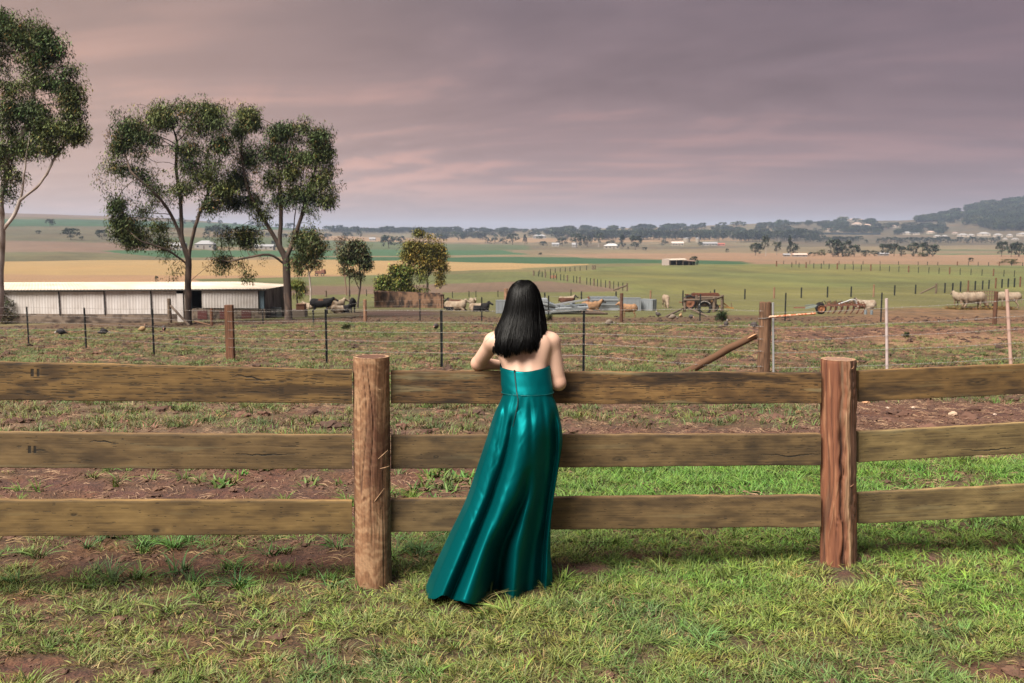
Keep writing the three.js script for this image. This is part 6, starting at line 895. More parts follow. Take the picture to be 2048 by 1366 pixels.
{
  const A = G(7, 647), B0 = G(531, 637), { e, n, L, ry } = frameOf(A, B0); n.multiplyScalar(n.z < 0 ? 1 : -1);
  const shed = thing('shed', 'long low white corrugated iron farm shed with a pale hipped roof', 'shed');
  let D = 4; for (let k = 0; k < 40; k++) { const c = B0.clone().addScaledVector(n, D), px = px_(c.x, c.z); if (px < 569) D += 0.25; else break; }
  const kA = pxm(A), kB = pxm(B0), eA = (647 - 580.5) / kA, eB = (637 - 578) / kB;
  const S = (s, t, off = 0) => { const p = A.clone().lerp(B0, s); p.y += lerp(eA, eB, s) * t; return p.addScaledVector(n, -off); };
  const white = new THREE.MeshStandardMaterial({ color: new THREE.Color().setRGB(0.52, 0.5, 0.5), map: grime([255, 253, 251], [228, 222, 216], 5, 0.35), roughness: 0.6, metalness: 0.1 }), conc = new THREE.MeshStandardMaterial({ color: new THREE.Color().setRGB(0.17, 0.135, 0.115), map: grime([255, 250, 240], [110, 100, 94], 7), roughness: 0.95 }), dark = std([0.035, 0.03, 0.03], 0.9), frame = std([0.3, 0.26, 0.23], 0.8), blue = std([0.10, 0.15, 0.19], 0.7), red = std([0.075, 0.018, 0.016], 0.8);
  const sx = (zx) => (zx - 20) / 1535, tl = (zy) => (770 - zy) / 184, tr = (zy) => (746 - zy) / 166, tt = (zx, zy) => lerp(tl(zy), tr(zy), clamp(sx(zx)));
  const panel = (name, x0, x1, y0, y1, mat, off, thick, rib, label, tilt = 0) => { const s0 = sx(x0), s1 = sx(x1), xm = (x0 + x1) / 2, t0 = tt(xm, y1), t1 = tt(xm, y0), c = S((s0 + s1) / 2, (t0 + t1) / 2, off), w = (s1 - s0) * L, h = (t1 - t0) * lerp(eA, eB, (s0 + s1) / 2), m = part(name, rib ? ribbed(w, h, 0.2, 0.014) : new THREE.BoxGeometry(w, h, thick), mat, shed, label); m.position.copy(c); m.rotation.set(0, ry, tilt, 'YXZ'); return m; };
  panel('base_wall', 20, 1088, 718, 782, conc, 0, 0.14); panel('base_wall', 1088, 1555, 690, 760, conc, 0, 0.14);
  for (const [a, b] of [[20, 204], [204, 360], [364, 500], [500, 626], [630, 772], [772, 898], [903, 1048]]) panel('wall_sheet', a, b - 1.5, 594 - (a > 600 ? 4 : 0), 718, white, 0.02 + 0.01 * ((a / 9) % 2), 0.01, true);
  for (const x of [362, 628, 900]) panel('stud', x - 3, x + 3, 590, 722, dark, 0.09, 0.05);
  panel('side_door', 1052, 1087, 604, 762, white, 0.13, 0.04, false, 'white sheet door standing ajar'); panel('wall_frame', 1089, 1132, 588, 690, frame, 0.02, 0.06); panel('door_frame', 1130, 1135, 586, 690, blue, 0.05, 0.08); panel('door_frame', 1194, 1198, 586, 690, frame, 0.05, 0.08); panel('lintel', 1089, 1555, 578, 588, frame, 0.02, 0.08);
  panel('hung_sheet', 1199, 1519, 590, 686, white, 0.12, 0.01, true, 'wide white sheet hung over the opening', -0.004);
  panel('shutter', 1522, 1550, 590, 690, blue, 0.0, 0.04, false, 'blue-grey shutter'); panel('wall_frame', 1199, 1519, 588, 690, frame, -0.06, 0.05);
  for (const [a, b] of [[1167, 1222], [1295, 1338], [1420, 1475]]) panel('hatch', a, b, 699, 748, red, 0.085, 0.03, false);
  // far walls, side wall, floor
  const quadWall = (name, p, q, h0, h1, mat) => { const g = gridGeo(8, 2, (u, v) => { const r = p.clone().lerp(q, u); r.y += lerp(-0.3, lerp(h0, h1, u), v); return r; }); return part(name, g, mat, shed); };
  const C = B0.clone().addScaledVector(n, D), Dk = A.clone().addScaledVector(n, D); C.y = B0.y; Dk.y = A.y;
  const side = new THREE.MeshStandardMaterial({ color: new THREE.Color().setRGB(0.2, 0.18, 0.17), map: grime([255, 250, 245], [110, 104, 100], 17, 0.7), roughness: 0.8, side: THREE.DoubleSide }), inner = std([0.12, 0.11, 0.1], 0.95, { side: THREE.DoubleSide });
  quadWall('side_wall', B0, C, eB, eB, side); quadWall('back_wall', C, Dk, eB, eA, inner); quadWall('side_wall', Dk, A, eA, eA, inner);
  // hipped roof
  const midD = (p) => -(p.z + n.z * D / 2), up = (p, h) => { const q = p.clone(); q.y += h; return q; }, o = 0.28;
  const Ae = up(A, eA + 0.03).addScaledVector(e, -0.1).addScaledVector(n, -o), Be = up(B0, eB + 0.03).addScaledVector(e, o).addScaledVector(n, -o), Ce = up(C, eB + 0.03).addScaledVector(e, o).addScaledVector(n, o), De = up(Dk, eA + 0.03).addScaledVector(e, -0.1).addScaledVector(n, o);
  const R0 = at(6, 565.5, midD(A)), Rr = at(475, 564, midD(B0)), roofM = new THREE.MeshStandardMaterial({ color: new THREE.Color().setRGB(0.56, 0.50, 0.44), map: grime([255, 252, 248], [226, 214, 200], 25, 0.5), roughness: 0.55, metalness: 0.05, side: THREE.DoubleSide });
  const slope = (a, b, c, d, nu) => gridGeo(nu, 3, (u, v) => { const p = a.clone().lerp(b, u).lerp(d.clone().lerp(c, u), v); p.y += 0.012 * Math.cos(u * nu / 4 * 6.283); return p; });
  const roof = part('roof', slope(Ae, Be, Rr, R0, 320), roofM, shed); part('roof', slope(Be, Ce, Rr, Rr, 60), roofM, shed); part('roof', slope(Ce, De, R0, Rr, 160), roofM, shed);
  part('ridge_cap', tubeGeo([R0, Rr, Be.clone().lerp(Rr, 0.0).lerp(Ce, 1)], 0.03, 6), roofM, roof);
  const m = new MB(); m.bar(Ae.clone().add(V(0, -0.05, 0)), Be.clone().add(V(0, -0.05, 0)), 0.03, 0.075, [0.05, 0.045, 0.04]); m.build('gutter', vcol(0.7), shed);
  const fl = new THREE.PlaneGeometry(L, D); fl.rotateX(-Math.PI / 2); const f = part('floor', fl, inner, shed); f.position.copy(A.clone().lerp(C, 0.5)).add(V(0, 0.05, 0)); f.rotation.y = ry;
  // drums and the rusty tank by its right end
  const drumG = (() => { const pr = []; for (const [r, y] of [[0, 0], [0.28, 0], [0.29, 0.02], [0.28, 0.04], [0.28, 0.28], [0.295, 0.3], [0.28, 0.32], [0.28, 0.58], [0.295, 0.6], [0.28, 0.62], [0.28, 0.84], [0.29, 0.87], [0.275, 0.88], [0.27, 0.86], [0, 0.86]]) pr.push(new THREE.Vector2(r, y)); return new THREE.LatheGeometry(pr, 20); })();
  const drum = (label, px, py, h, rgb, grp) => { const p = G(px, py), t = thing('steel_drum', label, 'drum', p, 0, grp); const k = part('body', drumG, std(rgb, 0.6, { metalness: 0.2 }), t); k.scale.setScalar(h / pxm(p) / 0.88); return t; };
  drum('grey-blue drum at the shed corner, nearer the white sheet', 545, 635, 21, [0.2, 0.22, 0.22]); drum('grey-blue drum next to the dark gum trunk', 557, 635, 20, [0.17, 0.2, 0.21]);
  drum('blue-grey drum at the end of the cultivator, left one', 1731, 629, 8.5, [0.16, 0.19, 0.21]); drum('blue-grey drum at the end of the cultivator, right one', 1743, 629, 8.5, [0.15, 0.18, 0.2]);
  const q = G(600, 634), kk = pxm(q), tk = thing('rusty_tank', 'rusty square tank on a low grey block right of the dark gum', 'tank', q), tb = new MB(); tb.box(-0.15, 7 / kk, 0, 34 / kk, 16 / kk, 1.0, [0.2, 0.16, 0.13]); tb.build('block', vcol(0.95), tk); const tc = new MB(); tc.box(0.1, 20 / kk, 0, 16 / kk, 11 / kk, 0.7, [0.17, 0.075, 0.04]); tc.box(0.1, 26 / kk, 0, 17 / kk, 1 / kk, 0.75, [0.2, 0.1, 0.06]); tc.build('body', vcol(0.9), tk);
}
{ // concrete trough on its mound
  const a = G(749, 614.5), b = G(886.5, 617), { e, n, L } = frameOf(a, b); n.copy(a).setY(0).add(b).setY(0).normalize();
  const tr = thing('concrete_trough', 'long stained brown concrete tank standing on dark earth', 'tank'), W = 2.0, hA = 30.5 / pxm(a), hB = 28 / pxm(b), t = grime([205, 178, 155], [62, 50, 44], 41, 1.0); t.repeat.set(1, 1);
  const mat = new THREE.MeshStandardMaterial({ color: new THREE.Color().setRGB(0.25, 0.19, 0.15), map: t, roughness: 0.95 });
  const wall = (p, q2, h0, h1, th) => { const f = frameOf(p, q2), g = gridGeo(24, 6, (u, v) => { const r = p.clone().lerp(q2, u); r.y += lerp(-0.15, lerp(h0, h1, u), v) + (v > 0.9 ? 0.012 * noise2(u * 30, 2) : 0); return r; }); const off = f.n.clone().multiplyScalar(th), inn = gridGeo(24, 6, (u, v) => { const r = q2.clone().lerp(p, u).add(off); r.y += lerp(-0.15, lerp(h1, h0, u), v); return r; }), top = gridGeo(24, 1, (u, v) => { const r = p.clone().lerp(q2, u).addScaledVector(off, v); r.y += lerp(h0, h1, u); return r; }); part('wall', mergeGeometries([g, inn, top]), new THREE.MeshStandardMaterial({ ...{}, color: mat.color, map: t, roughness: 0.95, side: THREE.DoubleSide }), tr); };
  const c = b.clone().addScaledVector(n, W), d = a.clone().addScaledVector(n, W); c.y = b.y; d.y = a.y; wall(a, b, hA, hB, 0.18); wall(b, c, hB, hB, 0.18); wall(c, d, hB, hA, 0.18); wall(d, a, hA, hA, 0.18);
  const w = new MB(); w.box(0, 0, 0, L - 0.3, 0.02, W - 0.3, [0.03, 0.035, 0.03], 0); const wm = w.build('water', vcol(0.15), tr); wm.position.copy(a.clone().lerp(c, 0.5)).add(V(0, hA * 0.6, 0)); wm.rotation.y = Math.atan2(-e.z, e.x);
}
{ // grey galvanised panels in stacks
  const zincs = [[0.21, 0.23, 0.25], [0.26, 0.28, 0.3], [0.15, 0.17, 0.19]].map((c) => std(c, 0.55, { metalness: 0.25 })), rnd = rngOf(66);
  const slabG = (() => { const m = new MB(); m.box(0, 0, 0, 1, 0.6, 1, [1, 1, 1]); for (let i = 0; i < 5; i++) { m.box(-0.4 + i * 0.2, 0.1, 0, 0.03, 1, 1.004, [0.8, 0.8, 0.8]); } for (const s of [-1, 1]) m.box(0, 0, s * 0.49, 1.004, 1, 0.03, [0.9, 0.9, 0.9]); const g = m.geo(); g.deleteAttribute('color'); return g; })();
  const flat = (label, x0, x1, yTop, yB, count, depth, turn = 0) => { const c = G((x0 + x1) / 2, yB), k = pxm(c), w = (x1 - x0) / k, h = (yB - yTop) / k, t = thing('panel_stack', label, 'panel stack', c, turn); for (let i = 0; i < count; i++) { const s = part('panel', slabG, zincs[i % 3], t); s.scale.set(w * (0.96 + 0.05 * rnd()), h / count, depth); s.position.set((rnd() - 0.5) * 0.12, h * (i + 0.5) / count, -depth / 2 + (rnd() - 0.5) * 0.12); s.rotation.z = (rnd() - 0.5) * 0.012; } return t; };
  const upright = (label, x0, x1, yTop, yB, count, turn) => { const c = G((x0 + x1) / 2, yB), k = pxm(c), w = (x1 - x0) / k / Math.cos(turn), h = (yB - yTop) / k, t = thing('panel_stack', label, 'panel stack', c, turn); for (let i = 0; i < count; i++) { const s = part('panel', slabG, zincs[i % 3], t); s.scale.set(w * (0.97 + 0.03 * rnd()), 0.07, h * (0.96 + 0.05 * rnd())); s.rotation.x = Math.PI / 2 - 0.03; s.position.set((rnd() - 0.5) * 0.06, h / 2, -i * 0.08); } return t; };
  flat('tall grey panel stack in the middle of the panel row, laid flat', 1182, 1238, 595, 622, 9, 1.5); upright('grey panels standing on edge right of the flat stack', 1240, 1282, 596, 622, 9, 0.05); upright('grey panels standing turned away at the right end of the row', 1280, 1304, 598.5, 621.5, 7, -0.75);
  upright('pale grey crate of panels left of the long black hair', 992, 1030, 600.5, 627, 8, 0.08); flat('low grey panel stack half hidden behind the long black hair', 1060, 1096, 598, 624, 8, 1.4);
  const c = G(1130, 628), k = pxm(c), pile = thing('panel_pile', 'jumbled heap of bent grey panels right of the long black hair', 'panel heap', c);
  for (const [x0, y0, x1, y1, th] of [[1082, 624, 1174, 621, 4], [1084, 619, 1150, 620, 4], [1082, 613, 1130, 618, 4], [1110, 616, 1176, 613, 3.5], [1090, 609, 1130, 612, 3], [1120, 612, 1172, 608, 3], [1100, 622, 1168, 617, 3], [1085, 607, 1112, 612, 3], [1140, 607, 1170, 620, 3], [1096, 605, 1120, 615, 3]]) { const a = at(x0, y0, -c.z - 0.4 + rnd() * 0.9).sub(c), b = at(x1, y1, -c.z - 0.4 + rnd() * 0.9).sub(c), s = part('panel', slabG, zincs[Math.floor(rnd() * 3)], pile); s.scale.set(a.distanceTo(b), th / k, 0.9); s.position.copy(a).add(b).multiplyScalar(0.5); s.quaternion.setFromUnitVectors(V(1, 0, 0), b.clone().sub(a).normalize()); s.rotateX(0.3 * (rnd() - 0.3)); }
  const bm = new MB(); bm.bar(at(1090, 613, -c.z - 0.2).sub(c), at(1176, 598.5, -c.z + 0.4).sub(c), 0.25, 3.2 / k, [0.22, 0.23, 0.24]); bm.build('beam', vcol(0.6), pile, 'long grey beam lying across the heap');
  const lg = G(1185, 629), lk = pxm(lg), l = thing('fallen_log', 'weathered dark logs lying below the lying tan sheep', 'log', lg); part('log', tubeGeo([V(-22 / lk, 0.12, 0), V(0, 0.1, 0.1), V(30 / lk, 0.06, 0.2)], [0.1, 0.13, 0.07], 8, 0.2), woodDark, l); part('log', tubeGeo([V(-8 / lk, 0.2, -0.1), V(14 / lk, 0.16, 0), V(26 / lk, 0.1, 0.25)], [0.07, 0.09, 0.05], 8, 0.2), woodGrey, l);
}
{ // old tractor and the yard rails before it
  const rust = new THREE.MeshStandardMaterial({ color: new THREE.Color().setRGB(0.22, 0.085, 0.04), map: grime([255, 230, 210], [110, 80, 70], 51, 0.4), roughness: 0.9 }), rust2 = std([0.15, 0.06, 0.03], 0.9), tyre = new THREE.MeshPhysicalMaterial({ color: new THREE.Color().setRGB(0.014, 0.013, 0.014), roughness: 0.9, specularIntensity: 0.25 }), iron = std([0.05, 0.035, 0.03], 0.8), yellow = std([0.32, 0.17, 0.04], 0.8);
  const p = G(1406, 622), k = pxm(p), t = thing('tractor', 'rusty old tractor with a big rear wheel behind wooden yard rails', 'tractor', p), q = (x, y) => [(x - 1406) / k, (622 - y) / k];
  const tyreG = (R, w) => { const pr = []; for (let i = 0; i <= 14; i++) { const a = i / 14 * 2 * Math.PI; pr.push(new THREE.Vector2(R - R * 0.17 + Math.cos(a) * R * 0.17, Math.sin(a) * w / 2)); } const g = new THREE.LatheGeometry(pr, 32), P = g.attributes.position; for (let i = 0; i < P.count; i++) { const r = Math.hypot(P.getX(i), P.getZ(i)); if (r > R * 0.93) { const a = Math.atan2(P.getZ(i), P.getX(i)), s = 1 + 0.035 * (Math.sin(a * 32) > 0 ? 1 : -0.6); P.setX(i, P.getX(i) * s); P.setZ(i, P.getZ(i) * s); } } g.rotateX(Math.PI / 2); g.computeVertexNormals(); return g; };
  const rimG = (R) => { const g = new THREE.LatheGeometry([[0, 0.03], [R * 0.2, 0.05], [R * 0.22, 0.02], [R * 0.6, -0.03], [R * 0.9, 0.04], [R, 0.07], [R, -0.07], [0, -0.05]].map(([a, b]) => new THREE.Vector2(a, b)), 28); g.rotateX(Math.PI / 2); return g; };
  const wheel = (x, y, R, z, rm) => { const [X, Y] = q(x, y), w = part('wheel', tyreG(R / k, 0.32), tyre, t); w.position.set(X, Y, z); const r = part('rim', rimG(R / k * 0.72), rm, w); r.position.z = 0.06; return w; };
  wheel(1375, 603.5, 14, 0.7, rust2); wheel(1384, 605, 13.5, -0.7, iron); wheel(1428, 614, 7, 0.45, iron); wheel(1431, 614, 7, -0.45, iron);
  const b = new MB(), hd = new MB(), px3 = (x, y, z = 0) => V(...q(x, y), z); const [hx, hy] = q(1409, 589); hd.box(hx, hy, 0, 52 / k, 5.5 / k, 0.6, [1, 1, 1], 0, 0, 0.01); hd.box(q(1434, 592)[0], q(1434, 593)[1], 0, 6 / k, 10 / k, 0.56, [0.3, 0.26, 0.24]); hd.build('hood', rust, t, 'rusty flat hood');
  b.box(...q(1410, 602), 0, 44 / k, 18 / k, 0.4, [0.06, 0.036, 0.026]); b.box(...q(1390, 603), 0, 20 / k, 12 / k, 0.7, [0.05, 0.032, 0.025]); for (let i = 0; i < 6; i++) b.box(...q(1398 + i * 6, 597 + (i % 3) * 4), 0.24, 3 / k, 6 / k, 0.1, i % 2 ? [0.13, 0.06, 0.03] : [0.22, 0.11, 0.04]); b.box(...q(1415, 612), 0, 60 / k, 3 / k, 0.25, [0.05, 0.03, 0.025]); b.build('engine_body', vcol(0.85), t);
  part('exhaust', tubeGeo([px3(1420, 590), px3(1420, 582)], 0.03, 8), iron, t); part('steering_column', tubeGeo([px3(1392, 596), px3(1385, 588)], 0.025, 6), iron, t); const sw = part('steering_wheel', new THREE.TorusGeometry(0.18, 0.018, 6, 20), iron, t); sw.position.copy(px3(1384, 588)); sw.rotation.set(1.1, 0.5, 0); const st = part('seat', new THREE.SphereGeometry(0.2, 14, 8, 0, 6.283, 1.7, 1.2), rust, t); st.position.copy(px3(1374, 588));
  const y = new MB(); y.bar(px3(1436, 612, 0.2), px3(1466, 616, 0.2), 0.12, 0.1, [0.3, 0.15, 0.04]); y.bar(px3(1440, 602, 0.2), px3(1458, 615, 0.2), 0.1, 0.1, [0.2, 0.1, 0.04]); y.bar(px3(1461, 606, 0.2), px3(1462, 616, 0.2), 0.06, 0.06, [0.12, 0.07, 0.04]); y.bar(px3(1365, 605, 0), px3(1358, 604, 0), 0.1, 0.08, [0.15, 0.06, 0.03]); y.build('drawbar', vcol(0.85), t, 'yellow-brown frame at the front'); void yellow;
  const lp = G(1409, 625), lt = thing('loose_tyre', 'old tyre with a white sidewall leaning beside the tractor', 'tyre', lp), lm = part('tyre', tyreG(14 / pxm(lp), 0.3), tyre, lt); lm.position.set(0, 9 / pxm(lp), 0); lm.rotation.set(-0.35, 0.1, 0); const wr = part('sidewall', new THREE.TorusGeometry(13 / pxm(lp), 0.02, 6, 40, 2.2), std([0.34, 0.32, 0.3], 0.8), lm); wr.position.z = 0.14; wr.rotation.z = 0.6;
  const yd = thing('yard_rails', 'weathered grey posts and rails of a small yard before the tractor', 'rails'), dd = -p.z - 2.2, Y = (zx, zy) => [1320 + zx / 6.827, 560 + zy / 6.827];
  for (const [zx, t0, t1, w, dz] of [[335, 245, 505, 6, 0], [492, 205, 415, 5.5, 1.6], [735, 235, 490, 6.5, 0], [848, 205, 415, 6, 1.6]]) { const a = at(...Y(zx, t1), dd + dz), h = (t1 - t0) / 6.827 / pxm(a); part('post', roundPost(a, h, w / 2 / pxm(a), zx, 0.01), woodGrey, yd); }
  for (const [a, b2, r] of [[[320, 272], [735, 258], 0.075], [[490, 235], [860, 232], 0.08], [[735, 262], [860, 225], 0.07]]) { const u = at(...Y(...a), dd + (a[0] === 490 ? 1.6 : -0.12)), v = at(...Y(...b2), dd + (b2[0] === 860 ? 1.6 : -0.12)), md = u.clone().lerp(v, 0.5); md.y -= 0.02; part('rail', tubeGeo([u, md, v], [r, r * 1.1, r * 0.9], 8, 0.15), woodGrey, yd); }
  for (const [a, b2] of [[[318, 385], [62, 512]], [[392, 385], [665, 505]]]) { const v = G(...Y(...b2)), u = at(...Y(...a), dd + 0.1); part('brace', tubeGeo([u, u.clone().lerp(v, 0.5), v], [0.06, 0.075, 0.07], 8, 0.12), woodGrey, yd); }
  // chisel cultivator
  const c = G(1682, 628), ck = pxm(c), cv = thing('cultivator', 'rusty tined cultivator with an orange wheel and grey hydraulic arm', 'farm implement', c), C3 = (x, y, z = 0) => V((x - 1682) / ck, (628 - y) / ck, z);
  const cw = part('wheel', tyreG(10.5 / ck, 0.24), tyre, cv); cw.position.copy(C3(1637, 616.5, 0.5)); const cr = part('rim', rimG(7 / ck), std([0.24, 0.095, 0.04], 0.8), cw); cr.position.z = 0.06; const cw2 = part('wheel', tyreG(10 / ck, 0.24), tyre, cv); cw2.position.copy(C3(1645, 615.5, -0.6)); cw2.rotation.y = 0.1;
  const rs = [0.13, 0.05, 0.03], fr = new MB(); for (const z of [-0.6, 0, 0.6]) fr.bar(C3(1642, 611 - z * 2, z), C3(1724, 609 - z * 2, z), 0.1, 0.1, rs); for (let i = 0; i < 6; i++) fr.bar(C3(1646 + i * 15, 612, 0.7), C3(1646 + i * 15, 608, -0.7), 0.08, 0.08, rs.map((v) => v * 1.2)); fr.bar(C3(1636, 614, 0), C3(1700, 602, 0), 0.07, 0.07, [0.08, 0.05, 0.04]); fr.build('frame', vcol(0.85), cv);
  const rnd = rngOf(5); for (let i = 0; i < 18; i++) { const x = 1652 + i * 3.9, z = [-0.6, 0, 0.6][i % 3], m = tubeGeo([C3(x, 610, z), C3(x - 3.5, 604.5, z), C3(x + 1.5, 602.5, z), C3(x + 5, 610, z), C3(x + 4, 619, z), C3(x - 1, 626 + rnd(), z)], [0.03, 0.035, 0.035, 0.035, 0.03, 0.035], 5); part('tine', m, i % 3 ? rust : iron, cv); }
  part('hydraulic_arm', tubeGeo(new THREE.CatmullRomCurve3([C3(1672, 608, 0.3), C3(1690, 602, 0.3), C3(1700, 598.5, 0.3), C3(1707, 601, 0.3), C3(1710, 608, 0.3)]).getPoints(16), 0.05, 7), std([0.36, 0.37, 0.38], 0.5, { metalness: 0.3 }), cv);
  const db = new MB(); db.bar(C3(1610, 616.5, 0), C3(1632, 611, 0.2), 0.14, 0.14, [0.16, 0.19, 0.17]); db.bar(C3(1612, 612, -0.3), C3(1632, 610, -0.4), 0.1, 0.1, [0.14, 0.16, 0.14]); db.bar(C3(1590, 616, -0.4), C3(1612, 615, 0), 0.1, 0.08, [0.14, 0.05, 0.035]); db.build('drawbar', vcol(0.7), cv, 'grey-green drawbar');
  // hay in front of the white cows
  const hg = G(1960, 619), hm = [], hr = rngOf(8); for (let i = 0; i < 380; i++) hm.push(V((hr() - 0.5) * 5.2, 0.04 + 0.2 * hr() * Math.max(0, 1 - Math.abs(hr() - 0.5) * 2), (hr() - 0.5) * 1.2)); const hay = thing('hay', 'loose yellow hay spread at the feet of the white cows', 'hay', hg); part('straw', leavesGeo(hm, hr, { per: 14, spread: 0.2, len: 0.26, wid: 0.012, hang: 0.1, dry: 0, tone: (s, r) => [0.36, 0.22, 0.07].map((v) => v * (0.7 + 0.5 * r())) }), leafMat, hay).userData.kind = 'stuff';
}
// ---------------------------------------------------------------- far houses, sheds, trees and woods
function gable(w, h, d, rise, over, hip) {                 // a roof: gable or hipped
  const x = w / 2 + over, z = d / 2 + over, r = hip ? Math.max(0, x - z) : x, v = [[-x, 0, z], [x, 0, z], [x, 0, -z], [-x, 0, -z], [-r, rise, 0], [r, rise, 0]], f = [[0, 1, 5], [0, 5, 4], [2, 3, 4], [2, 4, 5], [1, 2, 5], [3, 0, 4], [0, 3, 2], [0, 2, 1]], pos = []; for (const t of f) for (const i of t) pos.push(v[i][0], v[i][1] + h, v[i][2]);
  const g = new THREE.BufferGeometry(); g.setAttribute('position', new THREE.Float32BufferAttribute(pos, 3)); g.computeVertexNormals(); return g;
}
const pane = std([0.03, 0.035, 0.045], 0.2), doorM = std([0.09, 0.06, 0.045], 0.7);
function house(label, x0, x1, yTop, yB, wallC, roofC, o = {}) {
  const c = G((x0 + x1) / 2, yB), k = pxm(c), w = (x1 - x0) / k, H = (yB - yTop) / k, hw = H * (o.wall ?? 0.58), d = w * (o.deep ?? 0.6), t = thing(o.name ?? 'farmhouse', label, o.cat ?? 'house', c, o.turn ?? 0, o.group), wallM = std(wallC, 0.8), roofM = std(roofC, 0.6);
  const wall = part('wall', new THREE.BoxGeometry(w, hw + 1.5, d), wallM, t); wall.position.y = hw / 2 - 0.75;
  part('roof', gable(w, hw, d, H - hw, 0.35, o.hip), roofM, t);
  const n = o.windows ?? Math.max(2, Math.round(w / 4)); for (let i = 0; i < n; i++) { if (i === (n >> 1) && n > 2) { const m = part('door', new THREE.BoxGeometry(0.07 * w, hw * 0.7, 0.08), doorM, t); m.position.set((i + 0.5) / n * w - w / 2, hw * 0.35, d / 2 + 0.02); continue; } const m = part('window', new THREE.BoxGeometry(0.1 * w, hw * 0.35, 0.08), pane, t); m.position.set((i + 0.5) / n * w - w / 2, hw * 0.55, d / 2 + 0.02); }
  return t;
}
const WH = [0.24, 0.22, 0.2], TN = [0.22, 0.17, 0.13], ZN = [0.24, 0.24, 0.25], RD = [0.3, 0.09, 0.06], DKR = [0.2, 0.13, 0.11], CRM = [0.25, 0.21, 0.16];
house('long low white homestead seen between the limbs of the left gum', 316, 372, 485, 499, WH, ZN, { deep: 0.3 }); house('white hip-roofed homestead right of the left gum trunk', 393, 430, 481, 498, WH, ZN, { hip: true }); house('low white farm building between the joined gums', 510, 548, 488.5, 498.5, WH, ZN, { deep: 0.4 });
house('white roofed house on the skyline at the far left', -2, 20, 416, 423, TN, ZN); house('row-like white house on the skyline left of the first gum', 48, 92, 420, 427, TN, ZN, { deep: 0.3 });
house('cream house on the ridge left of the orange tree top', 793, 814, 452.5, 461, CRM, ZN); house('small white cottage under the dark tree left of the orange tree', 739, 751, 475, 481.5, WH, ZN);
house('white house among trees left of the dark green tree pair', 1066, 1092, 468.5, 477, WH, ZN, { hip: true }); house('small grey-white shed behind the round dark bush', 1104, 1118, 485.5, 493, WH, ZN); house('white cottage between the tall dark trees', 1144, 1154, 485.5, 494.5, WH, ZN); house('pale grey hip-roofed house left of the tall dark tree', 1208, 1238, 487, 498, CRM, [0.42, 0.42, 0.42], { hip: true });
house('cream farmhouse left of the two cream tanks', 1343, 1366, 483, 491.5, CRM, [0.46, 0.4, 0.36]); house('long white shed right of the two cream tanks', 1405, 1434, 484, 491.5, WH, ZN, { deep: 0.35 }); house('small shed with a red roof right of the long white shed', 1434, 1449, 486, 491.5, [0.35, 0.15, 0.12], RD);
for (const [x, w, l] of [[1373, 14, 'larger cream round tank behind the cream farmhouse'], [1395, 9, 'smaller cream round tank right of the larger one']]) { const c = G(x, 484.5), k = pxm(c), t = thing('water_tank', l, 'water tank', c), b = part('body', new THREE.CylinderGeometry(w / 2 / k, w / 2 / k, 8 / k + 1, 20), std(CRM, 0.8), t); b.position.y = 4 / k - 0.5; const r = part('roof', new THREE.ConeGeometry(w / 2 / k * 1.05, 1.6 / k, 20), std(ZN, 0.6), t); r.position.y = 8.7 / k; }
house('white farmhouse among the trees at the tan field edge, left of the yellow bush', 1586, 1612, 506.5, 513.5, WH, [0.5, 0.36, 0.3]); house('small white hut left of the white farmhouse at the field edge', 1567, 1579, 507, 513, WH, ZN); house('low white shed between the dark trees at the tan field edge', 1756, 1776, 505, 511.5, WH, ZN, { deep: 0.4 });
{ // suburb on the far hillside
  const g = 'far houses of the suburb on the right hillside', rnd = rngOf(12); let first = null, i = 0;
  const seen = [0, 0, 0]; for (const [x0, x1, y0, y1, r] of [[1652, 1676, 456, 462, 0], [1697, 1724, 437, 442, 0], [1705, 1722, 445, 450.5, 0], [1728, 1741, 448, 453, 0], [1744, 1760, 448, 453.5, 1], [1766, 1780, 449, 454, 0], [1784, 1796, 450, 455, 1], [1803, 1822, 463, 469, 2], [1824, 1838, 464, 469.5, 2], [1854, 1868, 462, 467, 0], [1868, 1880, 470, 475, 2], [1884, 1894, 470, 475, 2], [1905, 1915, 464, 468, 1], [1916, 1934, 467, 473.5, 2], [1936, 1948, 468, 473.5, 2], [1957, 1978, 464, 472, 2], [1988, 2003, 467, 473.5, 2], [2006, 2014, 476, 480, 2], [2014, 2024, 468, 474, 2], [2024, 2036, 476, 480, 2], [2036, 2060, 465, 472, 2]]) { const roof = [[0.42, 0.3, 0.24], [0.3, 0.22, 0.19], [0.27, 0.26, 0.255]][r]; house(['first', 'second', 'third', 'fourth', 'fifth', 'sixth', 'seventh', 'eighth', 'ninth', 'tenth', 'eleventh', 'twelfth', 'thirteenth'][seen[r]++] + ' from the left of the far houses with a ' + ['tan', 'brown', 'white'][r] + ' roof on the right hillside', x0, x1, y0, y1, [0.42, 0.36, 0.3], roof, { hip: true, name: 'suburban_house', group: g + ', ' + ['tan', 'brown', 'white'][r] + ' roofs', windows: 2 }); void first; void i; void rnd; }
  const a = G(1622, 469), b = G(1760, 469.5), m = thing('screen_hedge', 'long dark level hedge below the far suburb', 'hedge'), h = 3.6 / pxm(a), q = new MB(); for (let j = 0; j < 60; j++) { const p = a.clone().lerp(b, (j + 0.5) / 60); p.y = terrain(p.x, p.z); q.box(p.x, p.y + h / 2, p.z, a.distanceTo(b) / 58, h * (0.92 + 0.16 * hash3(j, 1, 1)), 5, [0.02, 0.03, 0.035]); } q.build('foliage', vcol(0.95), m);
}
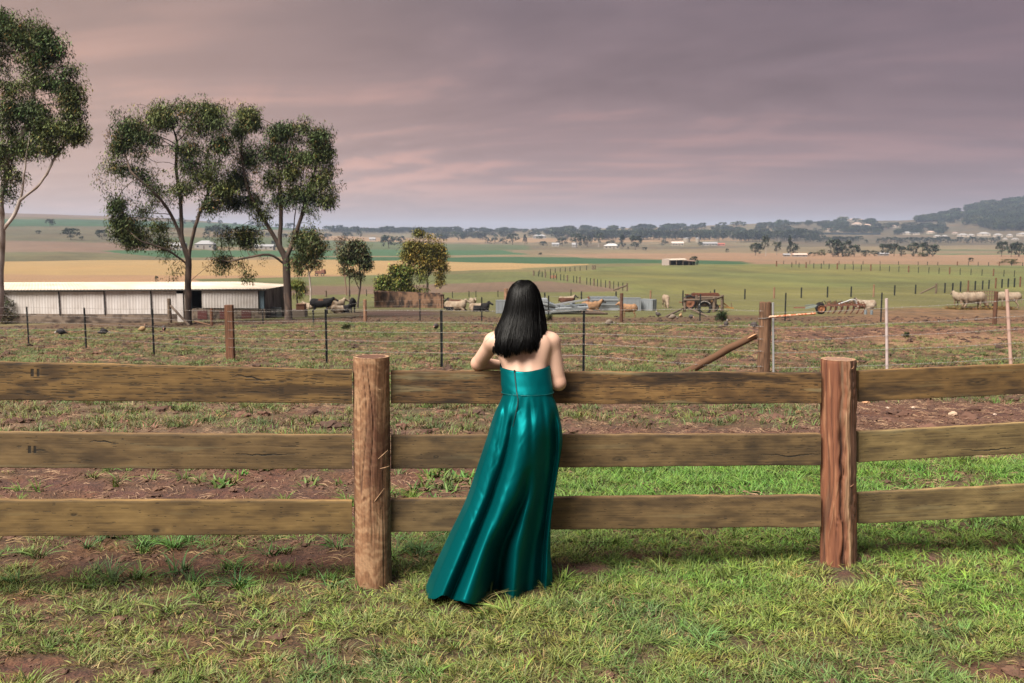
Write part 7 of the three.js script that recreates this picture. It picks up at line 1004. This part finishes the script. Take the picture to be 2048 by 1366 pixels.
{ // ruined open shed in the green pasture
  const c = G(1357, 530.5), k = pxm(c), t = thing('open_shed', 'derelict open-fronted shed with a tin roof far out in the pasture', 'shed', c), X = (x) => (x - 1357) / k, Y = (y) => (531 - y) / k, m = new MB(); m.box(X(1331), Y(525), 0, 12 / k, 13 / k, 3, [0.36, 0.3, 0.27]); m.box(X(1362), Y(526), -2.4, 52 / k, 11 / k, 0.1, [0.05, 0.04, 0.035]); m.box(X(1389), Y(526), -1, 1 / k, 11 / k, 3, [0.06, 0.045, 0.04]); m.build('wall', vcol(0.9), t);
  const r = new MB(); r.box(X(1352), Y(519.4), -0.8, 40 / k, 1.2 / k, 4, [0.46, 0.4, 0.34], 0, 0.06, 0.02); r.box(X(1378), Y(521.5), -0.8, 26 / k, 1 / k, 4, [0.2, 0.13, 0.1], 0, 0.06, -0.06); r.build('roof', vcol(0.7), t); for (const x of [1340, 1352, 1365, 1377]) { const p = part('post', new THREE.CylinderGeometry(0.12, 0.12, 10 / k, 8), woodGrey, t); p.position.set(X(x), Y(526), 0.9); }
  const p = G(641, 552), pk = pxm(p), w = thing('farm_cart', 'small rusty brown cart in the golden field behind the thin gum', 'cart', p), q = new MB(); q.box(0, 7 / pk, 0, 19 / pk, 6 / pk, 1.8, [0.16, 0.075, 0.05]); q.box(6 / pk, 11 / pk, 0, 6 / pk, 4 / pk, 1.6, [0.2, 0.09, 0.06]); q.build('body', vcol(0.9), w); for (const x of [-6, 6]) { const g = new THREE.TorusGeometry(2.6 / pk, 0.8 / pk, 8, 18), m2 = part('wheel', g, std([0.03, 0.028, 0.028], 0.9), w); m2.position.set(x / pk, 3 / pk, 1); }
  const bx = G(1106, 556), bk = pxm(bx), bt = thing('feed_box', 'small rusty feed box below the diagonal fence', 'box', bx), bb = new MB(); for (const [x, z, ww, d] of [[0, 0.6, 11, 0.1], [0, -0.6, 11, 0.1]]) bb.box(x, 2.6 / bk, z, ww / bk, 5 / bk, d, [0.26, 0.13, 0.08]); for (const s of [-1, 1]) bb.box(s * 5.5 / bk, 2.6 / bk, 0, 0.1, 5 / bk, 1.3, [0.24, 0.12, 0.075]); bb.box(0, 0.6 / bk, 0, 11 / bk, 0.6 / bk, 1.2, [0.15, 0.08, 0.05]); bb.build('body', vcol(0.9), bt);
  const mo = G(1960, 607), mm = thing('gate_panel', 'low rusty gate panel standing beyond the white cows', 'gate', mo), gk = pxm(mo); for (let i = 0; i < 5; i++) { const s = part('bar', new THREE.BoxGeometry(60 / gk, 0.06, 0.05), std([0.2, 0.11, 0.07], 0.8), mm); s.position.set(0, 0.15 + i * 0.24, 0); } for (let i = 0; i < 12; i++) { const s = part('upright', new THREE.BoxGeometry(0.05, 1.2, 0.05), std([0.12, 0.08, 0.06], 0.8), mm); s.position.set((i - 5.5) * 5 / gk, 0.6, 0.04); }
}
// prototypes of far trees, one metre high and wide
function farTree(seed, o) {
  const r = rngOf(seed), spots = []; for (let i = 0; i < o.blobs; i++) { const a = r() * 6.283, y = lerp(o.low, 0.9, Math.sqrt(r())), w = o.shape(y) * (0.35 + 0.65 * Math.sqrt(r())); spots.push(V(Math.cos(a) * w * 0.5, y, Math.sin(a) * w * 0.5)); }
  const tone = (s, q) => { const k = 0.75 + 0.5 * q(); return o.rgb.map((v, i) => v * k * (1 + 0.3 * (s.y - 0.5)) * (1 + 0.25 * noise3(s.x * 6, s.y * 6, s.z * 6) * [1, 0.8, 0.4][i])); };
  const crown = leavesGeo(spots, r, { per: o.per, spread: o.spread, len: o.len, wid: o.len * 0.36, hang: 0.9, dry: 0, tone }), tm = new MB(); tm.tube([V(0, -0.08, 0), V(0.01, o.low * 0.7, 0), V(0, 0.55, 0)], [0.035, 0.024, 0.012], 5, o.bark); for (let i = 0; i < 3; i++) { const s = spots[i * 3 % spots.length]; tm.tube([V(0, o.low * 0.7, 0), s.clone().multiplyScalar(0.6).setY(s.y * 0.8), s], [0.016, 0.011, 0.004], 4, o.bark); }
  return { crown, trunk: tm.geo() };
}
const GR = [0.04, 0.055, 0.03], GG = [0.06, 0.072, 0.038], GY = [0.1, 0.105, 0.022], PN = [0.02, 0.034, 0.02];
const round = (y) => Math.sqrt(Math.max(0.05, 1 - ((y - 0.56) / 0.5) ** 2)), tall = (y) => 0.75 * Math.sqrt(Math.max(0.06, 1 - ((y - 0.6) / 0.45) ** 2)), conic = (y) => 0.9 * (1.08 - y), bush = (y) => Math.sqrt(Math.max(0.05, 1.05 - y * y));
const FT = { r: [1, 2, 3].map((s) => farTree(900 + s, { blobs: 46, low: 0.22, shape: round, per: 16, spread: 0.11, len: 0.10, rgb: GR, bark: [0.1, 0.08, 0.065] })), g: [1, 2, 3].map((s) => farTree(910 + s, { blobs: 30, low: 0.34, shape: tall, per: 14, spread: 0.10, len: 0.09, rgb: GG, bark: [0.3, 0.26, 0.23] })), p: [1, 2].map((s) => farTree(920 + s, { blobs: 40, low: 0.12, shape: conic, per: 14, spread: 0.09, len: 0.09, rgb: PN, bark: [0.09, 0.07, 0.055] })), b: [1, 2].map((s) => farTree(930 + s, { blobs: 30, low: 0.06, shape: bush, per: 16, spread: 0.12, len: 0.11, rgb: GR, bark: [0.09, 0.07, 0.055] })), y: [farTree(941, { blobs: 30, low: 0.06, shape: bush, per: 16, spread: 0.12, len: 0.11, rgb: GY, bark: [0.09, 0.07, 0.055] })] };
let ftN = 0;
function far(kind, x0, x1, y0, y1, label, group, cat = 'tree') { const v = FT[kind], f = v[ftN++ % v.length], c = G((x0 + x1) / 2, y1), k = pxm(c), t = thing(kind === 'b' || kind === 'y' ? 'bush' : 'tree', label, kind === 'b' || kind === 'y' ? 'bush' : cat, c, ftN * 2.4, group); const a = part('crown', f.crown, leafMat, t), b = part('trunk', f.trunk, barkMat, t), w = (x1 - x0) / k * 1.0, h = (y1 - y0) / k; a.scale.set(w, h, w); b.scale.set(Math.min(w, h), h, Math.min(w, h)); return t; }
const ORD = ['first', 'second', 'third', 'fourth', 'fifth', 'sixth', 'seventh', 'eighth', 'ninth', 'tenth', 'eleventh', 'twelfth', 'thirteenth', 'fourteenth', 'fifteenth', 'sixteenth', 'seventeenth', 'eighteenth', 'nineteenth', 'twentieth', 'twenty-first', 'twenty-second', 'twenty-third', 'twenty-fourth', 'twenty-fifth', 'twenty-sixth', 'twenty-seventh', 'twenty-eighth', 'twenty-ninth', 'thirtieth'];
const q3 = (a) => [R3(a[0], a[2])[0], R3(a[1], a[3])[0], R3(a[0], a[2])[1], R3(a[1], a[3])[1]], q4 = (a) => [R4(a[0], a[2])[0], R4(a[1], a[3])[0], R4(a[0], a[2])[1], R4(a[1], a[3])[1]], q2 = (a) => [R2(a[0], a[2])[0], R2(a[1], a[3])[0], R2(a[0], a[2])[1], R2(a[1], a[3])[1]], q1 = (a) => [R1(a[0], a[2])[0], R1(a[1], a[3])[0], R1(a[0], a[2])[1], R1(a[1], a[3])[1]];
{
  far('r', ...q1([368, 462, 218, 292]), 'spreading tree alone on the left hillside'); far('b', ...q1([463, 492, 268, 292]), 'small round bush right of the lone spreading tree'); far('r', ...q1([562, 632, 228, 288]), 'lone tree with a bare trunk at the left edge of the first gum crown'); far('r', ...q1([268, 320, 166, 215]), 'hazy tree in the green strip on the left hill'); far('b', ...q1([205, 245, 235, 256]), 'low bush on the left hill below the green strip');
  far('r', ...q1([660, 830, 255, 320]), 'broad tree behind the lower left of the first gum'); far('b', ...q1([1190, 1260, 205, 290]), 'round tree behind the gap between the two gums'); far('r', ...q1([1240, 1360, 195, 285]), 'broad grey-green tree between the two gums'); far('b', ...q1([905, 930, 500, 540]), 'small bush at the edge of the golden field behind the shed'); far('g', ...q1([1580, 1640, 290, 350]), 'tree beside the low white building between the gums');
  far('r', ...q2([765, 885, 182, 292]), 'dark spreading tree in the olive field left of the orange tree'); far('b', ...q2([878, 955, 192, 260]), 'paler tree joined to the dark spreading tree'); far('r', ...q2([470, 552, 166, 222]), 'round dark tree on the slope above the slim olive tree'); far('b', ...q2([322, 358, 183, 220]), 'small bush on the brown slope right of the dark gum'); far('g', ...q2([575, 635, 150, 222]), 'bare grey tree on the slope right of the round dark tree');
  far('b', ...q2([1556, 1592, 200, 256]), 'dark narrow tree left of the hazy bushes'); far('b', ...q2([1590, 1660, 205, 258]), 'hazy grey bush beside the dark narrow tree'); far('b', ...q2([1655, 1725, 210, 258]), 'hazy grey bush left of the broad dark tree'); far('r', ...q2([1720, 1810, 172, 262]), 'broad dark tree left of the tall conical tree'); far('p', ...q2([1830, 1886, 176, 268]), 'tall dark conical tree above the long black hair'); far('b', ...q2([1968, 2028, 234, 268]), 'round bush right of the tall conical tree'); far('b', ...q2([1960, 1990, 322, 340]), 'small bush by the dark green crop'); 
  far('b', ...q3([105, 165, 230, 266]), 'round dark bush in the olive field right of the hair'); far('r', ...q3([236, 318, 200, 270]), 'grey-green tree behind the small white shed'); far('r', ...q3([338, 432, 170, 282]), 'tall dark tree beside the white cottage'); far('r', ...q3([425, 500, 186, 276]), 'dark tree between the two tallest ones'); far('g', ...q3([500, 600, 158, 276]), 'tallest loose dark tree left of the pale house'); far('b', ...q3([602, 682, 224, 262]), 'low bushy tree behind the pale hip-roofed house'); far('p', ...q3([676, 768, 172, 292]), 'tall dark tree right of the pale hip-roofed house'); far('r', ...q3([775, 868, 184, 298]), 'broad grey-green tree right of the tall dark one'); far('b', ...q3([868, 915, 274, 300]), 'low bush right of the broad grey-green tree'); far('b', ...q3([1005, 1068, 222, 264]), 'round bush left of the cream farmhouse'); far('p', ...q3([755, 778, 270, 296]), 'little dark conifer between the two broad trees'); far('b', ...q3([1285, 1330, 236, 270]), 'bush between the tank and the long white shed'); far('b', ...q3([1490, 1520, 284, 318]), 'small tree in the pale field left of the tall gums'); far('b', ...q3([1222, 1296, 340, 408]), 'dark green bush growing at the right end of the derelict shed'); far('b', ...q3([100, 128, 316, 336]), 'tiny bush at the left edge of the crop');
  far('r', ...q4([-4, 84, 372, 472]), 'round dark tree left of the tall pale gums at the field edge'); far('g', ...q4([74, 150, 316, 474]), 'tall pale gum, left of two, at the field edge'); far('g', ...q4([150, 235, 360, 470]), 'spreading gum between the two tall ones'); far('p', ...q4([256, 308, 314, 472]), 'tall narrow gum, right of two, at the field edge'); far('b', ...q4([268, 352, 366, 472]), 'dense dark tree under the tall narrow gum'); far('b', ...q4([405, 500, 444, 476]), 'low dark hedge bush left of the yellow bush'); far('y', ...q4([485, 548, 424, 474]), 'yellow-green bush at the tan field edge');
  far('b', ...q4([528, 665, 342, 480]), 'largest dark spreading tree at the tan field edge'); far('b', ...q4([640, 735, 352, 478]), 'dark tree joined to the right of the largest one'); far('b', ...q4([592, 680, 412, 480]), 'lower dark bush before the largest tree'); far('b', ...q4([700, 800, 386, 480]), 'dark tree at the right of the largest clump'); far('b', ...q4([790, 870, 428, 478]), 'low dark bush left of the low white shed'); far('b', ...q4([860, 930, 432, 476]), 'bushy shrub just left of the low white shed'); far('r', ...q4([930, 1010, 380, 476]), 'dark tree right of the low white shed'); far('r', ...q4([995, 1075, 378, 476]), 'brownish tree in the row right of the low white shed'); far('b', ...q4([1050, 1125, 396, 478]), 'dark tree before the pole in the right clump'); far('b', ...q4([1125, 1215, 370, 478]), 'tall dark tree in the right clump beside a pole'); far('b', ...q4([1190, 1290, 366, 478]), 'large dark round tree in the right clump'); far('b', ...q4([1260, 1365, 384, 480]), 'dark sloping tree at the right end of the right clump'); far('y', ...q4([1205, 1265, 450, 480]), 'yellowish low bush at the foot of the right clump'); far('r', ...q4([1770, 1846, 362, 478]), 'dark tree at the left of the far right clump'); far('r', ...q4([1840, 1915, 372, 480]), 'dark tree in the middle of the far right clump'); far('b', ...q4([1880, 1985, 366, 482]), 'dark dense tree at the right of the far right clump'); far('b', ...q4([1565, 1610, 484, 516]), 'square green bush alone on the green pasture edge'); far('y', ...q4([1800, 1945, 492, 534]), 'olive scrub on the pasture edge at the right'); far('b', ...q4([816, 850, 354, 384]), 'small round tree alone in the pale field'); far('b', ...q4([1266, 1290, 246, 274]), 'small dark tree on the bare hillside under the wooded hill');
  // tree rows too alike to tell apart
  const row = (label, group, kinds, n, xa, xb, ya, yb, h0, h1, seed) => { const r = rngOf(seed); for (let i = 0; i < n; i++) { const x = lerp(xa, xb, (i + 0.2 + 0.6 * r()) / n), y = lerp(ya, yb, (x - xa) / (xb - xa)) + (r() - 0.5) * 2.4, h = lerp(h0, h1, r()), w = h * (0.8 + 0.7 * r()); const kd = kinds[Math.floor(r() * kinds.length)]; far(kd, x - w / 2, x + w / 2, y - h, y, ORD[i] + ' from the left of the ' + label, group); } };
  row('spaced trees along the brown ridge above the orange tree', 'trees along the brown ridge', 'rrg', 20, 650, 1000, 466, 470, 10, 17, 301); row('bushy dark trees behind the largest clump on the right', 'trees of the dark belt on the right', 'bbr', 16, 1610, 1720, 484, 485, 9, 14, 302); row('long belt of bushy trees before the white-roofed suburb', 'trees of the belt before the suburb', 'bbr', 24, 1750, 1998, 486, 486, 9, 15, 303); row('dense belt of trees behind the cream farmhouse', 'trees of the belt behind the cream farmhouse', 'rrg', 30, 1150, 1500, 479, 481, 14, 22, 304); row('small trees on the left skyline among pale roofs', 'trees on the left skyline', 'rrb', 14, 0, 215, 424, 431, 5, 10, 305); row('trees on the far ridge seen through the gums', 'trees on the ridge behind the gums', 'rrb', 12, 330, 640, 445, 462, 8, 14, 306); row('belt of trees behind the tall pale gums', 'trees of the belt left of the tall gums', 'rrg', 20, 1470, 1620, 484, 480, 14, 26, 307); row('thin belt of trees above the white homestead roofs', 'trees above the homestead', 'rrb', 10, 440, 660, 474, 477, 8, 13, 308);
}
{ // the far woods on the ridge and the hill
  const r = rngOf(404), list = FT.r.map(() => []), M = new THREE.Matrix4(), Q = new THREE.Quaternion(), U = V(0, 1, 0);
  const put = (px, py, h) => { const c = G(px, py); if (c.z > -700) return; const s = h * (0.7 + 0.7 * r()), w = s * (0.9 + 0.8 * r()); Q.setFromAxisAngle(U, r() * 6.28); list[Math.floor(r() * list.length)].push(M.clone().compose(c.add(V(0, -0.3, 0)), Q, V(w, s, w))); };
  const ridge = table([[880, 463], [1000, 461], [1100, 460], [1300, 458], [1480, 451], [1640, 445], [1700, 444], [1760, 446]]);
  for (let i = 0; i < 900; i++) { const x = lerp(860, 1760, r()), t = r(); if (x > 1640 && r() < (x - 1640) / 140) continue; if (fbm(x / 20, t * 3, 3, 37) < -0.06) continue; put(x, ridge(x) + 2 + t * t * 17, 9 + 5 * noise2(x / 17, 3)); }
  for (let i = 0; i < 170; i++) { const x = lerp(1180, 1640, r()); put(x, lerp(472, 480, r()), 11); }
  const hillT = table([[1800, 446], [1865, 438], [1900, 428], [1940, 418], [1980, 408], [2048, 400], [2150, 387], [2300, 400], [2500, 425]]);
  for (let i = 0; i < 3000; i++) { const x = lerp(1835, 2480, r()), top = hillT(x), low = lerp(444, 462, sstep(1880, 2000, x)), y = lerp(top + 1, low, r() ** 1.3); if (fbm(x / 26, y / 7, 4, 17) < (x < 1930 ? 0.0 : -0.26)) continue; put(x, y, 12); }
  for (let i = 0; i < 260; i++) { const x = lerp(1640, 1900, r()), y = lerp(450, 470, r()); if (fbm(x / 24, y / 8, 3, 27) > -0.05) put(x, y, 9); }
  for (let i = 0; i < 160; i++) { const x = lerp(660, 900, r()); put(x, 464 + 2 * r(), 10); }
  for (let i = 0; i < 500; i++) { const x = lerp(-900, -20, r()); put(x, lerp(431, 470, r()), 9); }
  FT.r.forEach((f, k) => { if (!list[k].length) return; const g = mergeGeometries([f.crown, f.trunk]), m = new THREE.InstancedMesh(g, leafMat, list[k].length); m.name = numbered('woodland'); m.userData.kind = 'stuff'; m.castShadow = m.receiveShadow = true; list[k].forEach((x, i) => { m.setMatrixAt(i, x); const b = 0.55 + 1.3 * r() ** 1.5, w = r(); m.setColorAt(i, new THREE.Color().setRGB(b * lerp(0.9, 1.7, w * w), b * lerp(1, 1.25, w * w), b)); }); scene.add(m); });
}
renderer.render(scene, camera);
